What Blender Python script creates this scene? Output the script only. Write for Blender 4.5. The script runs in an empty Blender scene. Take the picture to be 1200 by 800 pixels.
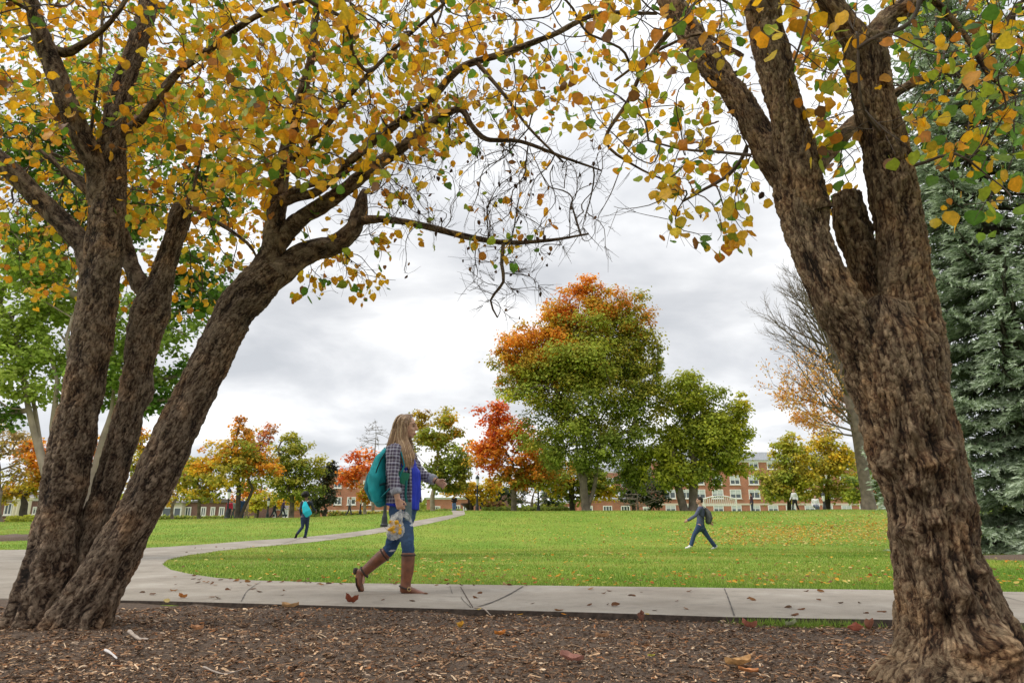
import bpy, math, random
import numpy as np
from mathutils import Vector, Matrix, noise
from mathutils.geometry import delaunay_2d_cdt

random.seed(5)
rng = np.random.default_rng(11)
SC = bpy.context.scene
COL = SC.collection
TRASH = []
SHOP = bpy.data.scenes.new('workshop')     # empty scene in which body surfaces are joined, removed at the end

# ------------------------------------------------------------------ camera
CAMZ = 0.60
F = 800.0                      # focal length in photo pixels (1200 wide)
PITCH = math.radians(15.38)
CP, SP = math.cos(PITCH), math.sin(PITCH)
cam = bpy.data.cameras.new('camera'); camo = bpy.data.objects.new('camera', cam)
COL.objects.link(camo); SC.camera = camo
cam.sensor_width = 36; cam.lens = 36 * F / 1200; cam.clip_end = 3000; cam.clip_start = 0.05
camo.location = (0, 0, CAMZ); camo.rotation_euler = (math.pi / 2 + PITCH, 0, 0)

def ray(px, py):
    a = (px - 600) / F; b = (400 - py) / F
    return np.array([a, CP - b * SP, SP + b * CP])
def at(px, py, Y):
    """point seen at photo pixel (px, py) standing Y metres out"""
    d = ray(px, py); t = Y / d[1]
    return d * t + np.array([0, 0, CAMZ])
def mpp(px, py, Y):
    """metres per photo pixel there"""
    return Y / ray(px, py)[1] / F

# ------------------------------------------------------------------ terrain
def sstep(t):
    t = np.clip(t, 0, 1); return t * t * (3 - 2 * t)
def terr(x, y):
    x = np.asarray(x, float); y = np.asarray(y, float)
    u = x * 46 / np.maximum(y, 30)
    H = np.interp(u, [-40, -33, -24, -14, -9, -4, 12, 22], [0.92, 0.99, 1.16, 1.33, 1.53, 1.72, 1.74, 1.80])
    y0 = np.interp(u, [-20, -10, 0, 8], [17, 18, 20.5, 22])
    z = H * sstep((y - y0) / (46 - y0)) + np.clip(y - 46, 0, 400) * 0.012
    z = z + 0.05 * np.sin(x * .33 + y * .21) * np.sin(y * .27 - x * .13 + 1) * sstep((y - 14) / 10) * (1 - sstep((y - 60) / 20))
    return z
def ground(px, py):
    d = ray(px, py); lo = None
    ys = np.concatenate([np.arange(1.5, 60, .05), np.arange(60, 300, 1)])
    zs = CAMZ + d[2] / d[1] * ys; xs = d[0] / d[1] * ys
    k = np.argmax(zs < terr(xs, ys))
    if k == 0: k = len(ys[ys < 46])
    return np.array([xs[k], ys[k], float(terr(xs[k], ys[k]))])

# ------------------------------------------------------------------ helpers
def tag(o, label=None, cat=None, group=None, kind=None):
    if label: o['label'] = label
    if cat: o['category'] = cat
    if group: o['group'] = group
    if kind: o['kind'] = kind
    return o
def thing(name, label, cat, loc=(0, 0, 0), group=None, rz=0):
    o = bpy.data.objects.new(name, None); COL.objects.link(o)
    o.location = tuple(float(v) for v in loc); o.rotation_euler = (0, 0, rz)
    o.empty_display_size = .1
    return tag(o, label, cat, group)
def link(name, me, mat=None, parent=None, smooth=False):
    o = bpy.data.objects.new(name, me); COL.objects.link(o)
    if mat is not None and not me.materials: me.materials.append(mat)
    if parent is not None: o.parent = parent
    if smooth: me.shade_smooth()
    return o
def mesh(name, verts, faces, origin=None, colors=None, smooth=False):
    me = bpy.data.meshes.new(name)
    v = np.asarray(verts, float)
    if origin is not None: v = v - np.asarray(origin, float)
    me.from_pydata(v.tolist(), [], faces); me.update()
    if colors is not None: setcol(me, colors)
    if smooth: me.shade_smooth()
    return me
def setcol(me, c):
    c = np.asarray(c, np.float32)
    if c.shape[1] == 3: c = np.hstack([c, np.ones((len(c), 1), np.float32)])
    at_ = me.color_attributes.new('Col', 'FLOAT_COLOR', 'POINT'); at_.data.foreach_set('color', c.ravel())
def fastmesh(name, v, loops, sizes, colors=None, smooth=False):
    me = bpy.data.meshes.new(name)
    v = np.ascontiguousarray(v, np.float32)
    me.vertices.add(len(v)); me.vertices.foreach_set('co', v.ravel())
    me.loops.add(len(loops)); me.loops.foreach_set('vertex_index', np.ascontiguousarray(loops, np.int32))
    sizes = np.asarray(sizes, np.int32); st = np.concatenate([[0], np.cumsum(sizes)[:-1]]).astype(np.int32)
    me.polygons.add(len(sizes)); me.polygons.foreach_set('loop_start', st); me.polygons.foreach_set('loop_total', sizes)
    me.update(calc_edges=True)
    if colors is not None: setcol(me, colors)
    if smooth: me.shade_smooth()
    return me
def inst(name, tv, tf, pos, R, s, col=None, origin=None, smooth=False, colvar=None, jitv=0):
    """many small copies of a template polygon set in one mesh: leaves, needles, chips, blades"""
    tv = np.asarray(tv, float); K = len(tv); N = len(pos)
    s = np.asarray(s, float)
    if s.ndim == 1: s = s[:, None]
    loc = tv[None] * s[:, None, :] if s.shape[1] == 3 else tv[None] * s[:, :, None]
    if jitv: loc = loc + rng.normal(0, jitv, loc.shape) * s.mean(1)[:, None, None]
    v = np.einsum('nij,nkj->nki', R, loc) + np.asarray(pos)[:, None]
    if origin is not None: v = v - np.asarray(origin)
    fl = np.concatenate([np.asarray(f) for f in tf]); sz = np.array([len(f) for f in tf])
    loops = (fl[None] + (np.arange(N) * K)[:, None]).ravel()
    sizes = np.tile(sz, N)
    c = None
    if col is not None:
        c = np.repeat(np.asarray(col), K, axis=0)
        if colvar is not None: c = c * np.tile(np.asarray(colvar)[:, None], (N, 1))
    return fastmesh(name, v.reshape(-1, 3), loops, sizes, c, smooth)
def nrm(a):
    a = np.asarray(a, float); return a / np.maximum(np.linalg.norm(a, axis=-1, keepdims=True), 1e-9)
def frames(xax, zax):
    """rotation matrices whose x column is xax and z column close to zax"""
    x = nrm(xax); y = nrm(np.cross(zax, x)); z = np.cross(x, y)
    return np.stack([x, y, z], axis=-1)
def rdir(n): return nrm(rng.normal(size=(n, 3)))
def spline(P, step):
    """Catmull-Rom through rows of P (any number of columns), resampled by the first three"""
    P = np.asarray(P, float); Q = np.vstack([2 * P[0] - P[1], P, 2 * P[-1] - P[-2]]); out = []
    for i in range(1, len(Q) - 2):
        n = max(2, int(np.linalg.norm(Q[i + 1, :3] - Q[i, :3]) / step))
        for t in np.arange(n) / n:
            a, b, c, d = Q[i - 1], Q[i], Q[i + 1], Q[i + 2]
            out.append(.5 * (2 * b + (c - a) * t + (2 * a - 5 * b + 4 * c - d) * t * t + (3 * b - a - 3 * c + d) * t ** 3))
    out.append(P[-1]); return np.array(out)

class Geo:
    """collects polygons into one mesh"""
    def __init__(s): s.v = []; s.f = []; s.n = 0; s.c = []
    def add(s, v, f, c=None):
        v = np.asarray(v, float); s.v.append(v); s.f += [tuple(int(i) + s.n for i in q) for q in f]; s.n += len(v)
        if c is not None: s.c.append(np.tile(np.asarray(c, float)[:3], (len(v), 1)))
        return s
    def box(s, a, b, c=None):
        x0, y0, z0 = a; x1, y1, z1 = b
        return s.add([(x0, y0, z0), (x1, y0, z0), (x1, y1, z0), (x0, y1, z0), (x0, y0, z1), (x1, y0, z1), (x1, y1, z1), (x0, y1, z1)],
              [(0, 3, 2, 1), (4, 5, 6, 7), (0, 1, 5, 4), (1, 2, 6, 5), (2, 3, 7, 6), (3, 0, 4, 7)], c)
    def loft(s, P, R, n=12, ref=None, round_=True, c=None):
        """closed tube; R rows are scalars or (a, b): half-widths along side axis (ref x T) and the other"""
        P = np.asarray(P, float); R = [(r, r) if np.isscalar(r) else tuple(r) for r in R]; m = len(P)
        T = np.empty_like(P); T[1:-1] = P[2:] - P[:-2]; T[0] = P[1] - P[0]; T[-1] = P[-1] - P[-2]; T = nrm(T)
        rr = np.asarray(ref, float) if ref is not None else (np.array([1., 0, 0]) if abs(T[0][0]) < .8 else np.array([0, 1., 0]))
        rings = []; S = None
        for i in range(m):
            if ref is not None or S is None: S = nrm(np.cross(rr, T[i]) if ref is None else rr - T[i] * rr.dot(T[i]))
            else: S = nrm(S - T[i] * S.dot(T[i]))
            rings.append((P[i], S, np.cross(T[i], S), R[i], T[i]))
        if round_:
            p, S0, N0, r, t = rings[0]; k = min(r)
            rings.insert(0, (p - t * k * .45, S0, N0, (r[0] * .8, r[1] * .8), t)); rings.insert(0, (p - t * k * .75, S0, N0, (r[0] * .4, r[1] * .4), t))
            p, S0, N0, r, t = rings[-1]; k = min(r)
            rings.append((p + t * k * .45, S0, N0, (r[0] * .8, r[1] * .8), t)); rings.append((p + t * k * .75, S0, N0, (r[0] * .4, r[1] * .4), t))
        an = np.arange(n) * 2 * math.pi / n; V = []
        for p, S0, N0, r, t in rings: V.append(p + np.outer(np.cos(an) * r[0], S0) + np.outer(np.sin(an) * r[1], N0))
        V = np.concatenate(V); M = len(rings); Fc = []
        for i in range(M - 1):
            for j in range(n):
                k = (j + 1) % n; Fc.append((i * n + j, i * n + k, (i + 1) * n + k, (i + 1) * n + j))
        Fc.append(tuple(range(n - 1, -1, -1))); Fc.append(tuple((M - 1) * n + j for j in range(n)))
        return s.add(V, Fc, c)
    def ell(s, C, r, ax=None, n=14, c=None):
        """ellipsoid; ax rows are its three axes"""
        C = np.asarray(C, float); r = (r, r, r) if np.isscalar(r) else r; ax = np.eye(3) if ax is None else np.asarray(ax)
        m = n // 2; V = []; Fc = []
        for i in range(1, m):
            ph = math.pi * i / m
            for j in range(n):
                th = 2 * math.pi * j / n
                q = (math.sin(ph) * math.cos(th) * r[0], math.sin(ph) * math.sin(th) * r[1], math.cos(ph) * r[2])
                V.append(C + q[0] * ax[0] + q[1] * ax[1] + q[2] * ax[2])
        V.append(C + r[2] * ax[2]); V.append(C - r[2] * ax[2]); a = len(V) - 2
        for i in range(m - 2):
            for j in range(n):
                k = (j + 1) % n; Fc.append((i * n + j, (i + 1) * n + j, (i + 1) * n + k, i * n + k))
        for j in range(n):
            k = (j + 1) % n; Fc.append((a, j, k)); Fc.append((a + 1, (m - 2) * n + k, (m - 2) * n + j))
        return s.add(V, Fc, c)
    def lathe(s, C, prof, n=16, c=None):
        C = np.asarray(C, float); an = np.arange(n) * 2 * math.pi / n; V = []
        for r, z in prof: V.append(np.stack([C[0] + np.cos(an) * r, C[1] + np.sin(an) * r, np.full(n, C[2] + z)], 1))
        V = np.concatenate(V); M = len(prof); Fc = []
        for i in range(M - 1):
            for j in range(n):
                k = (j + 1) % n; Fc.append((i * n + j, i * n + k, (i + 1) * n + k, (i + 1) * n + j))
        Fc.append(tuple(range(n - 1, -1, -1))); Fc.append(tuple((M - 1) * n + j for j in range(n)))
        return s.add(V, Fc, c)
    def arr(s): return np.concatenate(s.v)
    def build(s, name, mat, parent=None, origin=(0, 0, 0), smooth=False):
        me = mesh(name, s.arr(), s.f, origin, np.concatenate(s.c) if s.c else None, smooth)
        return link(name, me, mat, parent)
    def blob(s, name, mat, parent=None, origin=(0, 0, 0), vox=.008, it=4, colfn=None, wrinkle=0.0, wsc=14.0, wdir=(1, 1, .45)):
        """union of everything collected, as one continuous smooth surface"""
        me = mesh(name, s.arr(), s.f, origin)
        o = bpy.data.objects.new('temporary', me); SHOP.collection.objects.link(o)
        m = o.modifiers.new('r', 'REMESH'); m.mode = 'VOXEL'; m.voxel_size = vox
        m2 = o.modifiers.new('s', 'SMOOTH'); m2.factor = .5; m2.iterations = it
        dg = SHOP.view_layers[0].depsgraph; dg.update()
        out = bpy.data.meshes.new_from_object(o.evaluated_get(dg)); out.name = name
        SHOP.collection.objects.unlink(o); TRASH.extend((o, me))
        out.shade_smooth()
        if wrinkle:
            nv = len(out.vertices); co_ = np.empty(nv * 3, np.float32); no_ = np.empty(nv * 3, np.float32); out.vertices.foreach_get('co', co_); out.vertices.foreach_get('normal', no_); co_ = co_.reshape(-1, 3); no_ = no_.reshape(-1, 3)
            for i_ in range(nv):
                p = Vector(co_[i_].tolist()); q = Vector((p.x * wsc * wdir[0], p.y * wsc * wdir[1], p.z * wsc * wdir[2])); k = 1 - 2 * abs(noise.noise(q)) ; k2 = noise.noise(q * 2.3 + Vector((5, 1, 3)))
                co_[i_] += no_[i_] * wrinkle * (k * .8 - .1 + .35 * k2)
            out.vertices.foreach_set('co', co_.ravel())
            out.update()
        if colfn is not None:
            co = np.empty(len(out.vertices) * 3, np.float32); out.vertices.foreach_get('co', co)
            setcol(out, colfn(co.reshape(-1, 3) + np.asarray(origin)))
        return link(name, out, mat, parent)

# ------------------------------------------------------------------ materials
def newmat(name):
    m = bpy.data.materials.new(name); m.use_nodes = True; nt = m.node_tree
    b = nt.nodes['Principled BSDF']; return m, nt, b
def N(nt, t, **kw):
    n = nt.nodes.new(t)
    for k, v in kw.items():
        if k in n.inputs: n.inputs[k].default_value = v
        else: setattr(n, k, v)
    return n
def ramp(nt, stops, interp='LINEAR'):
    r = nt.nodes.new('ShaderNodeValToRGB'); r.color_ramp.interpolation = interp; e = r.color_ramp.elements
    while len(e) < len(stops): e.new(.5)
    for q, (p, c) in zip(e, stops): q.position = p; q.color = (*c, 1) if len(c) == 3 else c
    return r
def g(v): return (v, v, v)
def L(nt, a, b): nt.links.new(a, b)
def mixc(nt, a, b, fac, mode='MIX'):
    n = nt.nodes.new('ShaderNodeMix'); n.data_type = 'RGBA'; n.blend_type = mode
    for idx, v in ((0, fac), (6, a), (7, b)):
        if hasattr(v, 'links'): nt.links.new(v, n.inputs[idx])
        else: n.inputs[idx].default_value = v if idx == 0 else (*v, 1)
    return n.outputs[2]
def plain(name, c, rough=.6, metal=0, var=.12, scale=20, bump=0, spec=.5):
    m, nt, b = newmat(name); tc = N(nt, 'ShaderNodeTexCoord'); n = N(nt, 'ShaderNodeTexNoise', Scale=scale, Detail=4.0)
    L(nt, tc.outputs['Object'], n.inputs['Vector'])
    r = ramp(nt, [(.3, tuple(x * (1 - var) for x in c)), (.7, tuple(min(1, x * (1 + var)) for x in c))])
    L(nt, n.outputs['Fac'], r.inputs['Fac']); L(nt, r.outputs['Color'], b.inputs['Base Color'])
    b.inputs['Roughness'].default_value = rough; b.inputs['Metallic'].default_value = metal; b.inputs['Specular IOR Level'].default_value = spec
    if bump:
        bp = N(nt, 'ShaderNodeBump', Strength=bump, Distance=.01); L(nt, n.outputs['Fac'], bp.inputs['Height']); L(nt, bp.outputs['Normal'], b.inputs['Normal'])
    return m
def colmat(name, rough=.7, trans=0, spec=.3, noise_amt=0, nscale=30, bump=0):
    """surface whose own colour comes from the mesh's colour attribute; trans = light coming through"""
    m, nt, b = newmat(name); a = N(nt, 'ShaderNodeAttribute', attribute_name='Col'); c = a.outputs['Color']
    if noise_amt or bump:
        tc = N(nt, 'ShaderNodeTexCoord'); n = N(nt, 'ShaderNodeTexNoise', Scale=nscale, Detail=5.0); L(nt, tc.outputs['Object'], n.inputs['Vector'])
        if noise_amt:
            r = ramp(nt, [(.3, g(1 - noise_amt)), (.7, g(1 + noise_amt))]); L(nt, n.outputs['Fac'], r.inputs['Fac'])
            c = mixc(nt, c, r.outputs['Color'], 1.0, 'MULTIPLY')
        if bump:
            bp = N(nt, 'ShaderNodeBump', Strength=bump, Distance=.01); L(nt, n.outputs['Fac'], bp.inputs['Height']); L(nt, bp.outputs['Normal'], b.inputs['Normal'])
    L(nt, c, b.inputs['Base Color']); b.inputs['Roughness'].default_value = rough; b.inputs['Specular IOR Level'].default_value = spec
    if trans:
        t = N(nt, 'ShaderNodeBsdfTranslucent'); L(nt, c, t.inputs['Color']); mx = N(nt, 'ShaderNodeMixShader'); mx.inputs[0].default_value = trans
        L(nt, b.outputs[0], mx.inputs[1]); L(nt, t.outputs[0], mx.inputs[2]); L(nt, mx.outputs[0], nt.nodes['Material Output'].inputs['Surface'])
    return m

def bark_mat(name, dark, mid, light, sc=1.0, bump=1.0, stretch=.22, flake=.22):
    m, nt, b = newmat(name); a = N(nt, 'ShaderNodeAttribute', attribute_name='bk')
    wn = N(nt, 'ShaderNodeTexNoise', Scale=9.0, Detail=4.0); L(nt, a.outputs['Vector'], wn.inputs['Vector'])
    ad = N(nt, 'ShaderNodeVectorMath', operation='MULTIPLY_ADD'); L(nt, wn.outputs['Color'], ad.inputs[0]); ad.inputs[1].default_value = (.10, .10, .10); L(nt, a.outputs['Vector'], ad.inputs[2])
    mpA = N(nt, 'ShaderNodeMapping'); mpA.inputs['Scale'].default_value = (1, 1, stretch); L(nt, ad.outputs[0], mpA.inputs['Vector'])
    mpB = N(nt, 'ShaderNodeMapping'); mpB.inputs['Scale'].default_value = (1, 1, .42); L(nt, ad.outputs[0], mpB.inputs['Vector'])
    nA = N(nt, 'ShaderNodeTexNoise', Scale=62.0 * sc, Detail=9.0, Roughness=.68); L(nt, mpA.outputs[0], nA.inputs['Vector'])
    wB = N(nt, 'ShaderNodeTexNoise', Scale=60.0 * sc, Detail=3.0); L(nt, mpB.outputs[0], wB.inputs['Vector'])
    aB = N(nt, 'ShaderNodeVectorMath', operation='MULTIPLY_ADD'); L(nt, wB.outputs['Color'], aB.inputs[0]); aB.inputs[1].default_value = (.014 / sc,) * 3; L(nt, mpB.outputs[0], aB.inputs[2])
    vB = N(nt, 'ShaderNodeTexVoronoi', Scale=78.0 * sc); L(nt, aB.outputs[0], vB.inputs['Vector'])
    vE = N(nt, 'ShaderNodeTexVoronoi', Scale=78.0 * sc, feature='DISTANCE_TO_EDGE'); L(nt, aB.outputs[0], vE.inputs['Vector'])
    nL = N(nt, 'ShaderNodeTexNoise', Scale=4.5, Detail=5.0, Roughness=.6); L(nt, a.outputs['Vector'], nL.inputs['Vector'])
    nF = N(nt, 'ShaderNodeTexNoise', Scale=260.0, Detail=5.0, Roughness=.7); L(nt, mpB.outputs[0], nF.inputs['Vector'])
    sp = N(nt, 'ShaderNodeSeparateColor'); L(nt, vB.outputs['Color'], sp.inputs[0])
    hk = N(nt, 'ShaderNodeAttribute', attribute_name='bkh'); hm_ = N(nt, 'ShaderNodeMath', operation='MULTIPLY_ADD'); L(nt, nA.outputs['Fac'], hm_.inputs[0]); hm_.inputs[1].default_value = 1.1; L(nt, hk.outputs['Fac'], hm_.inputs[2])
    rA = ramp(nt, [(.42, tuple(v * .45 for v in dark)), (.62, dark), (.90, mid), (1.12, mid), (1.0, light)]); rA.color_ramp.elements[4].position = 1.0
    hs = N(nt, 'ShaderNodeMath', operation='MULTIPLY'); L(nt, hm_.outputs[0], hs.inputs[0]); hs.inputs[1].default_value = .66
    rA = ramp(nt, [(.34, tuple(v * .35 for v in dark)), (.49, tuple(v * .9 for v in dark)), (.60, mid), (.74, light), (.92, tuple(min(1, v * 1.35) for v in light))]); L(nt, hs.outputs[0], rA.inputs['Fac']); c = rA.outputs['Color']
    rP = ramp(nt, [(0, g(.55)), (.6, g(1.0)), (1, g(1.35))]); L(nt, sp.outputs[0], rP.inputs['Fac']); c = mixc(nt, c, rP.outputs['Color'], .8, 'MULTIPLY')
    fl = ramp(nt, [(1 - flake, g(0)), (1 - flake * .5, g(1))]); L(nt, sp.outputs[1], fl.inputs['Fac']); ff = N(nt, 'ShaderNodeMath', operation='MULTIPLY'); L(nt, fl.outputs['Color'], ff.inputs[0]); L(nt, nF.outputs['Fac'], ff.inputs[1])
    c = mixc(nt, c, light, ff.outputs[0])
    rL = ramp(nt, [(.36, (.72, .74, .76)), (.52, (1, 1, 1)), (.68, (1.3, 1.08, .86))]); L(nt, nL.outputs['Fac'], rL.inputs['Fac']); c = mixc(nt, c, rL.outputs['Color'], .85, 'MULTIPLY')
    rF = ramp(nt, [(.3, g(.7)), (.7, g(1.25))]); L(nt, nF.outputs['Fac'], rF.inputs['Fac']); c = mixc(nt, c, rF.outputs['Color'], 1.0, 'MULTIPLY')
    L(nt, c, b.inputs['Base Color']); b.inputs['Roughness'].default_value = .9; b.inputs['Specular IOR Level'].default_value = .25
    e = N(nt, 'ShaderNodeMath', operation='MINIMUM'); L(nt, vE.outputs['Distance'], e.inputs[0]); e.inputs[1].default_value = .25
    h = N(nt, 'ShaderNodeMath', operation='MULTIPLY_ADD'); L(nt, nA.outputs['Fac'], h.inputs[0]); h.inputs[1].default_value = 2.4; L(nt, e.outputs[0], h.inputs[2])
    h2 = N(nt, 'ShaderNodeMath', operation='MULTIPLY_ADD'); L(nt, sp.outputs[2], h2.inputs[0]); h2.inputs[1].default_value = .45; L(nt, h.outputs[0], h2.inputs[2])
    h3 = N(nt, 'ShaderNodeMath', operation='MULTIPLY_ADD'); L(nt, nF.outputs['Fac'], h3.inputs[0]); h3.inputs[1].default_value = .3; L(nt, h2.outputs[0], h3.inputs[2])
    bp = N(nt, 'ShaderNodeBump', Strength=bump, Distance=.012 / sc); L(nt, h3.outputs[0], bp.inputs['Height']); L(nt, bp.outputs['Normal'], b.inputs['Normal'])
    return m

M = {}
M['bark'] = bark_mat('brown_bark', (.024, .014, .009), (.088, .052, .032), (.24, .175, .12), 1.7, 1.0, .30)
M['bark_right'] = bark_mat('reddish_brown_bark', (.030, .016, .009), (.112, .062, .034), (.27, .19, .115), 1.2, 1.0, .17)
M['bark_far'] = plain('grey_brown_bark', (.16, .125, .095), .9, 0, .45, 3, .5)
M['bark_dark'] = plain('dark_bark', (.065, .05, .04), .9, 0, .4, 3, .5)
M['bark_pale'] = plain('pale_bark', (.33, .27, .20), .9, 0, .3, 3, .4)
M['slate_dark'] = plain('dark_shingle_roof', (.12, .10, .095), .8, 0, .2, 6)
M['twig'] = plain('twig_bark', (.085, .062, .048), .9, 0, .4, 9)
M['leaf'] = colmat('autumn_leaf', .5, .55, .4, .2, 60)
M['leaf_far'] = colmat('tree_leaf', .7, .45, .2)
M['needle'] = colmat('spruce_needle', .9, .1, .0)
M['blade'] = colmat('grass_blade', .6, .35, .3)
M['chip'] = colmat('wood_chip', .9, 0, .15)
M['white'] = plain('white_paint', (.78, .76, .72), .5, 0, .05)
M['cream'] = plain('cream_paint', (.62, .54, .42), .6, 0, .06)
M['slate'] = plain('slate_roof', (.32, .33, .36), .7, 0, .2, 6)
M['iron'] = plain('black_iron', (.025, .028, .03), .45, .3, .2)
M['bronze'] = plain('dark_bronze', (.06, .04, .035), .5, .4, .2)
M['blind'] = plain('window_blind', (.55, .58, .56), .7, 0, .1, 2)
M['lampglass'] = plain('lamp_glass', (.70, .70, .66), .25, 0, .03)

m, nt, b = newmat('window_glass'); M['glass'] = m
b.inputs['Base Color'].default_value = (.05, .07, .075, 1); b.inputs['Roughness'].default_value = .08; b.inputs['Specular IOR Level'].default_value = .8

def brick(name, c1, c2):
    m, nt, b = newmat(name); tc = N(nt, 'ShaderNodeTexCoord'); mp = N(nt, 'ShaderNodeMapping'); mp.inputs['Rotation'].default_value = (math.pi / 2, 0, 0)
    L(nt, tc.outputs['Object'], mp.inputs['Vector'])
    bt = N(nt, 'ShaderNodeTexBrick', Scale=1.0); bt.inputs['Brick Width'].default_value = .24; bt.inputs['Row Height'].default_value = .08; bt.inputs['Mortar Size'].default_value = .008
    bt.inputs['Color1'].default_value = (*c1, 1); bt.inputs['Color2'].default_value = (*c2, 1); bt.inputs['Mortar'].default_value = (.35, .28, .23, 1)
    L(nt, mp.outputs[0], bt.inputs['Vector']); n = N(nt, 'ShaderNodeTexNoise', Scale=.6, Detail=5.0); L(nt, tc.outputs['Object'], n.inputs['Vector'])
    r = ramp(nt, [(.3, g(.8)), (.7, g(1.15))]); L(nt, n.outputs['Fac'], r.inputs['Fac'])
    L(nt, mixc(nt, bt.outputs['Color'], r.outputs['Color'], 1.0, 'MULTIPLY'), b.inputs['Base Color']); b.inputs['Roughness'].default_value = .85
    return m
M['brick'] = brick('orange_red_brick', (.50, .175, .085), (.40, .13, .065))
M['brick_dark'] = brick('dark_red_brick', (.20, .07, .055), (.15, .05, .042))

# concrete: pale, slightly warm, stained
m, nt, b = newmat('concrete'); M['concrete'] = m
tc = N(nt, 'ShaderNodeTexCoord'); n1 = N(nt, 'ShaderNodeTexNoise', Scale=1.1, Detail=8.0, Roughness=.62); n2 = N(nt, 'ShaderNodeTexNoise', Scale=160.0, Detail=4.0); n3 = N(nt, 'ShaderNodeTexNoise', Scale=6.0, Detail=6.0, Roughness=.7)
for n in (n1, n2, n3): L(nt, tc.outputs['Object'], n.inputs['Vector'])
r1 = ramp(nt, [(.32, (.225, .19, .15)), (.55, (.31, .27, .22)), (.72, (.39, .35, .295))]); L(nt, n1.outputs['Fac'], r1.inputs['Fac'])
r2 = ramp(nt, [(.3, g(.78)), (.7, g(1.15))]); L(nt, n2.outputs['Fac'], r2.inputs['Fac'])
r3 = ramp(nt, [(.30, g(.72)), (.48, g(1))]); L(nt, n3.outputs['Fac'], r3.inputs['Fac'])
c = mixc(nt, r1.outputs['Color'], r2.outputs['Color'], 1.0, 'MULTIPLY'); c = mixc(nt, c, r3.outputs['Color'], .9, 'MULTIPLY')
L(nt, c, b.inputs['Base Color']); b.inputs['Roughness'].default_value = .85
bp = N(nt, 'ShaderNodeBump', Strength=.35, Distance=.004); L(nt, n2.outputs['Fac'], bp.inputs['Height']); L(nt, bp.outputs['Normal'], b.inputs['Normal'])
M['joint'] = plain('joint_dirt', (.07, .06, .05), .9, 0, .3, 30)

# lawn
m, nt, b = newmat('lawn'); M['lawn'] = m
tc = N(nt, 'ShaderNodeTexCoord'); n1 = N(nt, 'ShaderNodeTexNoise', Scale=.35, Detail=6.0, Roughness=.6); n2 = N(nt, 'ShaderNodeTexNoise', Scale=9.0, Detail=8.0, Roughness=.75); n3 = N(nt, 'ShaderNodeTexNoise', Scale=55.0, Detail=5.0)
for n in (n1, n2, n3): L(nt, tc.outputs['Object'], n.inputs['Vector'])
r1 = ramp(nt, [(.32, (.15, .265, .028)), (.5, (.20, .30, .036)), (.68, (.29, .33, .055))]); L(nt, n1.outputs['Fac'], r1.inputs['Fac'])
r2 = ramp(nt, [(.3, g(.6)), (.7, g(1.3))]); L(nt, n2.outputs['Fac'], r2.inputs['Fac'])
r3 = ramp(nt, [(.3, g(.6)), (.7, g(1.25))]); L(nt, n3.outputs['Fac'], r3.inputs['Fac'])
c = mixc(nt, r1.outputs['Color'], r2.outputs['Color'], .8, 'MULTIPLY'); c = mixc(nt, c, r3.outputs['Color'], .8, 'MULTIPLY')
L(nt, c, b.inputs['Base Color']); b.inputs['Roughness'].default_value = .9; b.inputs['Specular IOR Level'].default_value = .15
bp = N(nt, 'ShaderNodeBump', Strength=.8, Distance=.03); L(nt, n2.outputs['Fac'], bp.inputs['Height']); L(nt, bp.outputs['Normal'], b.inputs['Normal'])

# mulch soil
m, nt, b = newmat('mulch_soil'); M['soil'] = m
tc = N(nt, 'ShaderNodeTexCoord'); n1 = N(nt, 'ShaderNodeTexNoise', Scale=40.0, Detail=8.0, Roughness=.75); v = N(nt, 'ShaderNodeTexVoronoi', Scale=60.0)
for n in (n1, v): L(nt, tc.outputs['Object'], n.inputs['Vector'])
r1 = ramp(nt, [(.3, (.035, .024, .016)), (.52, (.115, .076, .05)), (.72, (.24, .17, .12))]); L(nt, n1.outputs['Fac'], r1.inputs['Fac'])
L(nt, r1.outputs['Color'], b.inputs['Base Color']); b.inputs['Roughness'].default_value = .95
bp = N(nt, 'ShaderNodeBump', Strength=.9, Distance=.02); L(nt, n1.outputs['Fac'], bp.inputs['Height']); L(nt, bp.outputs['Normal'], b.inputs['Normal'])

# ------------------------------------------------------------------ sky and sun
SUN_EL, SUN_AZ = 50, -105            # a veiled sun to the left
w = bpy.data.worlds.new('World'); SC.world = w; w.use_nodes = True; nt = w.node_tree; nt.nodes.clear()
out = N(nt, 'ShaderNodeOutputWorld'); tc = N(nt, 'ShaderNodeTexCoord')
sky = N(nt, 'ShaderNodeTexSky', sky_type='NISHITA', sun_disc=False); sky.sun_elevation = math.radians(SUN_EL); sky.sun_rotation = math.radians(SUN_AZ)
bg1 = N(nt, 'ShaderNodeBackground', Strength=.10); L(nt, sky.outputs[0], bg1.inputs['Color'])
sx = N(nt, 'ShaderNodeSeparateXYZ'); L(nt, tc.outputs['Generated'], sx.inputs[0])
zc = N(nt, 'ShaderNodeMath', operation='MAXIMUM'); L(nt, sx.outputs['Z'], zc.inputs[0]); zc.inputs[1].default_value = 0
zz = N(nt, 'ShaderNodeMath', operation='ADD'); L(nt, zc.outputs[0], zz.inputs[0]); zz.inputs[1].default_value = .22
dx = N(nt, 'ShaderNodeMath', operation='DIVIDE'); L(nt, sx.outputs['X'], dx.inputs[0]); L(nt, zz.outputs[0], dx.inputs[1])
dy = N(nt, 'ShaderNodeMath', operation='DIVIDE'); L(nt, sx.outputs['Y'], dy.inputs[0]); L(nt, zz.outputs[0], dy.inputs[1])
cb = N(nt, 'ShaderNodeCombineXYZ'); L(nt, dx.outputs[0], cb.inputs[0]); L(nt, dy.outputs[0], cb.inputs[1]); cb.inputs[2].default_value = 3.7
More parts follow.
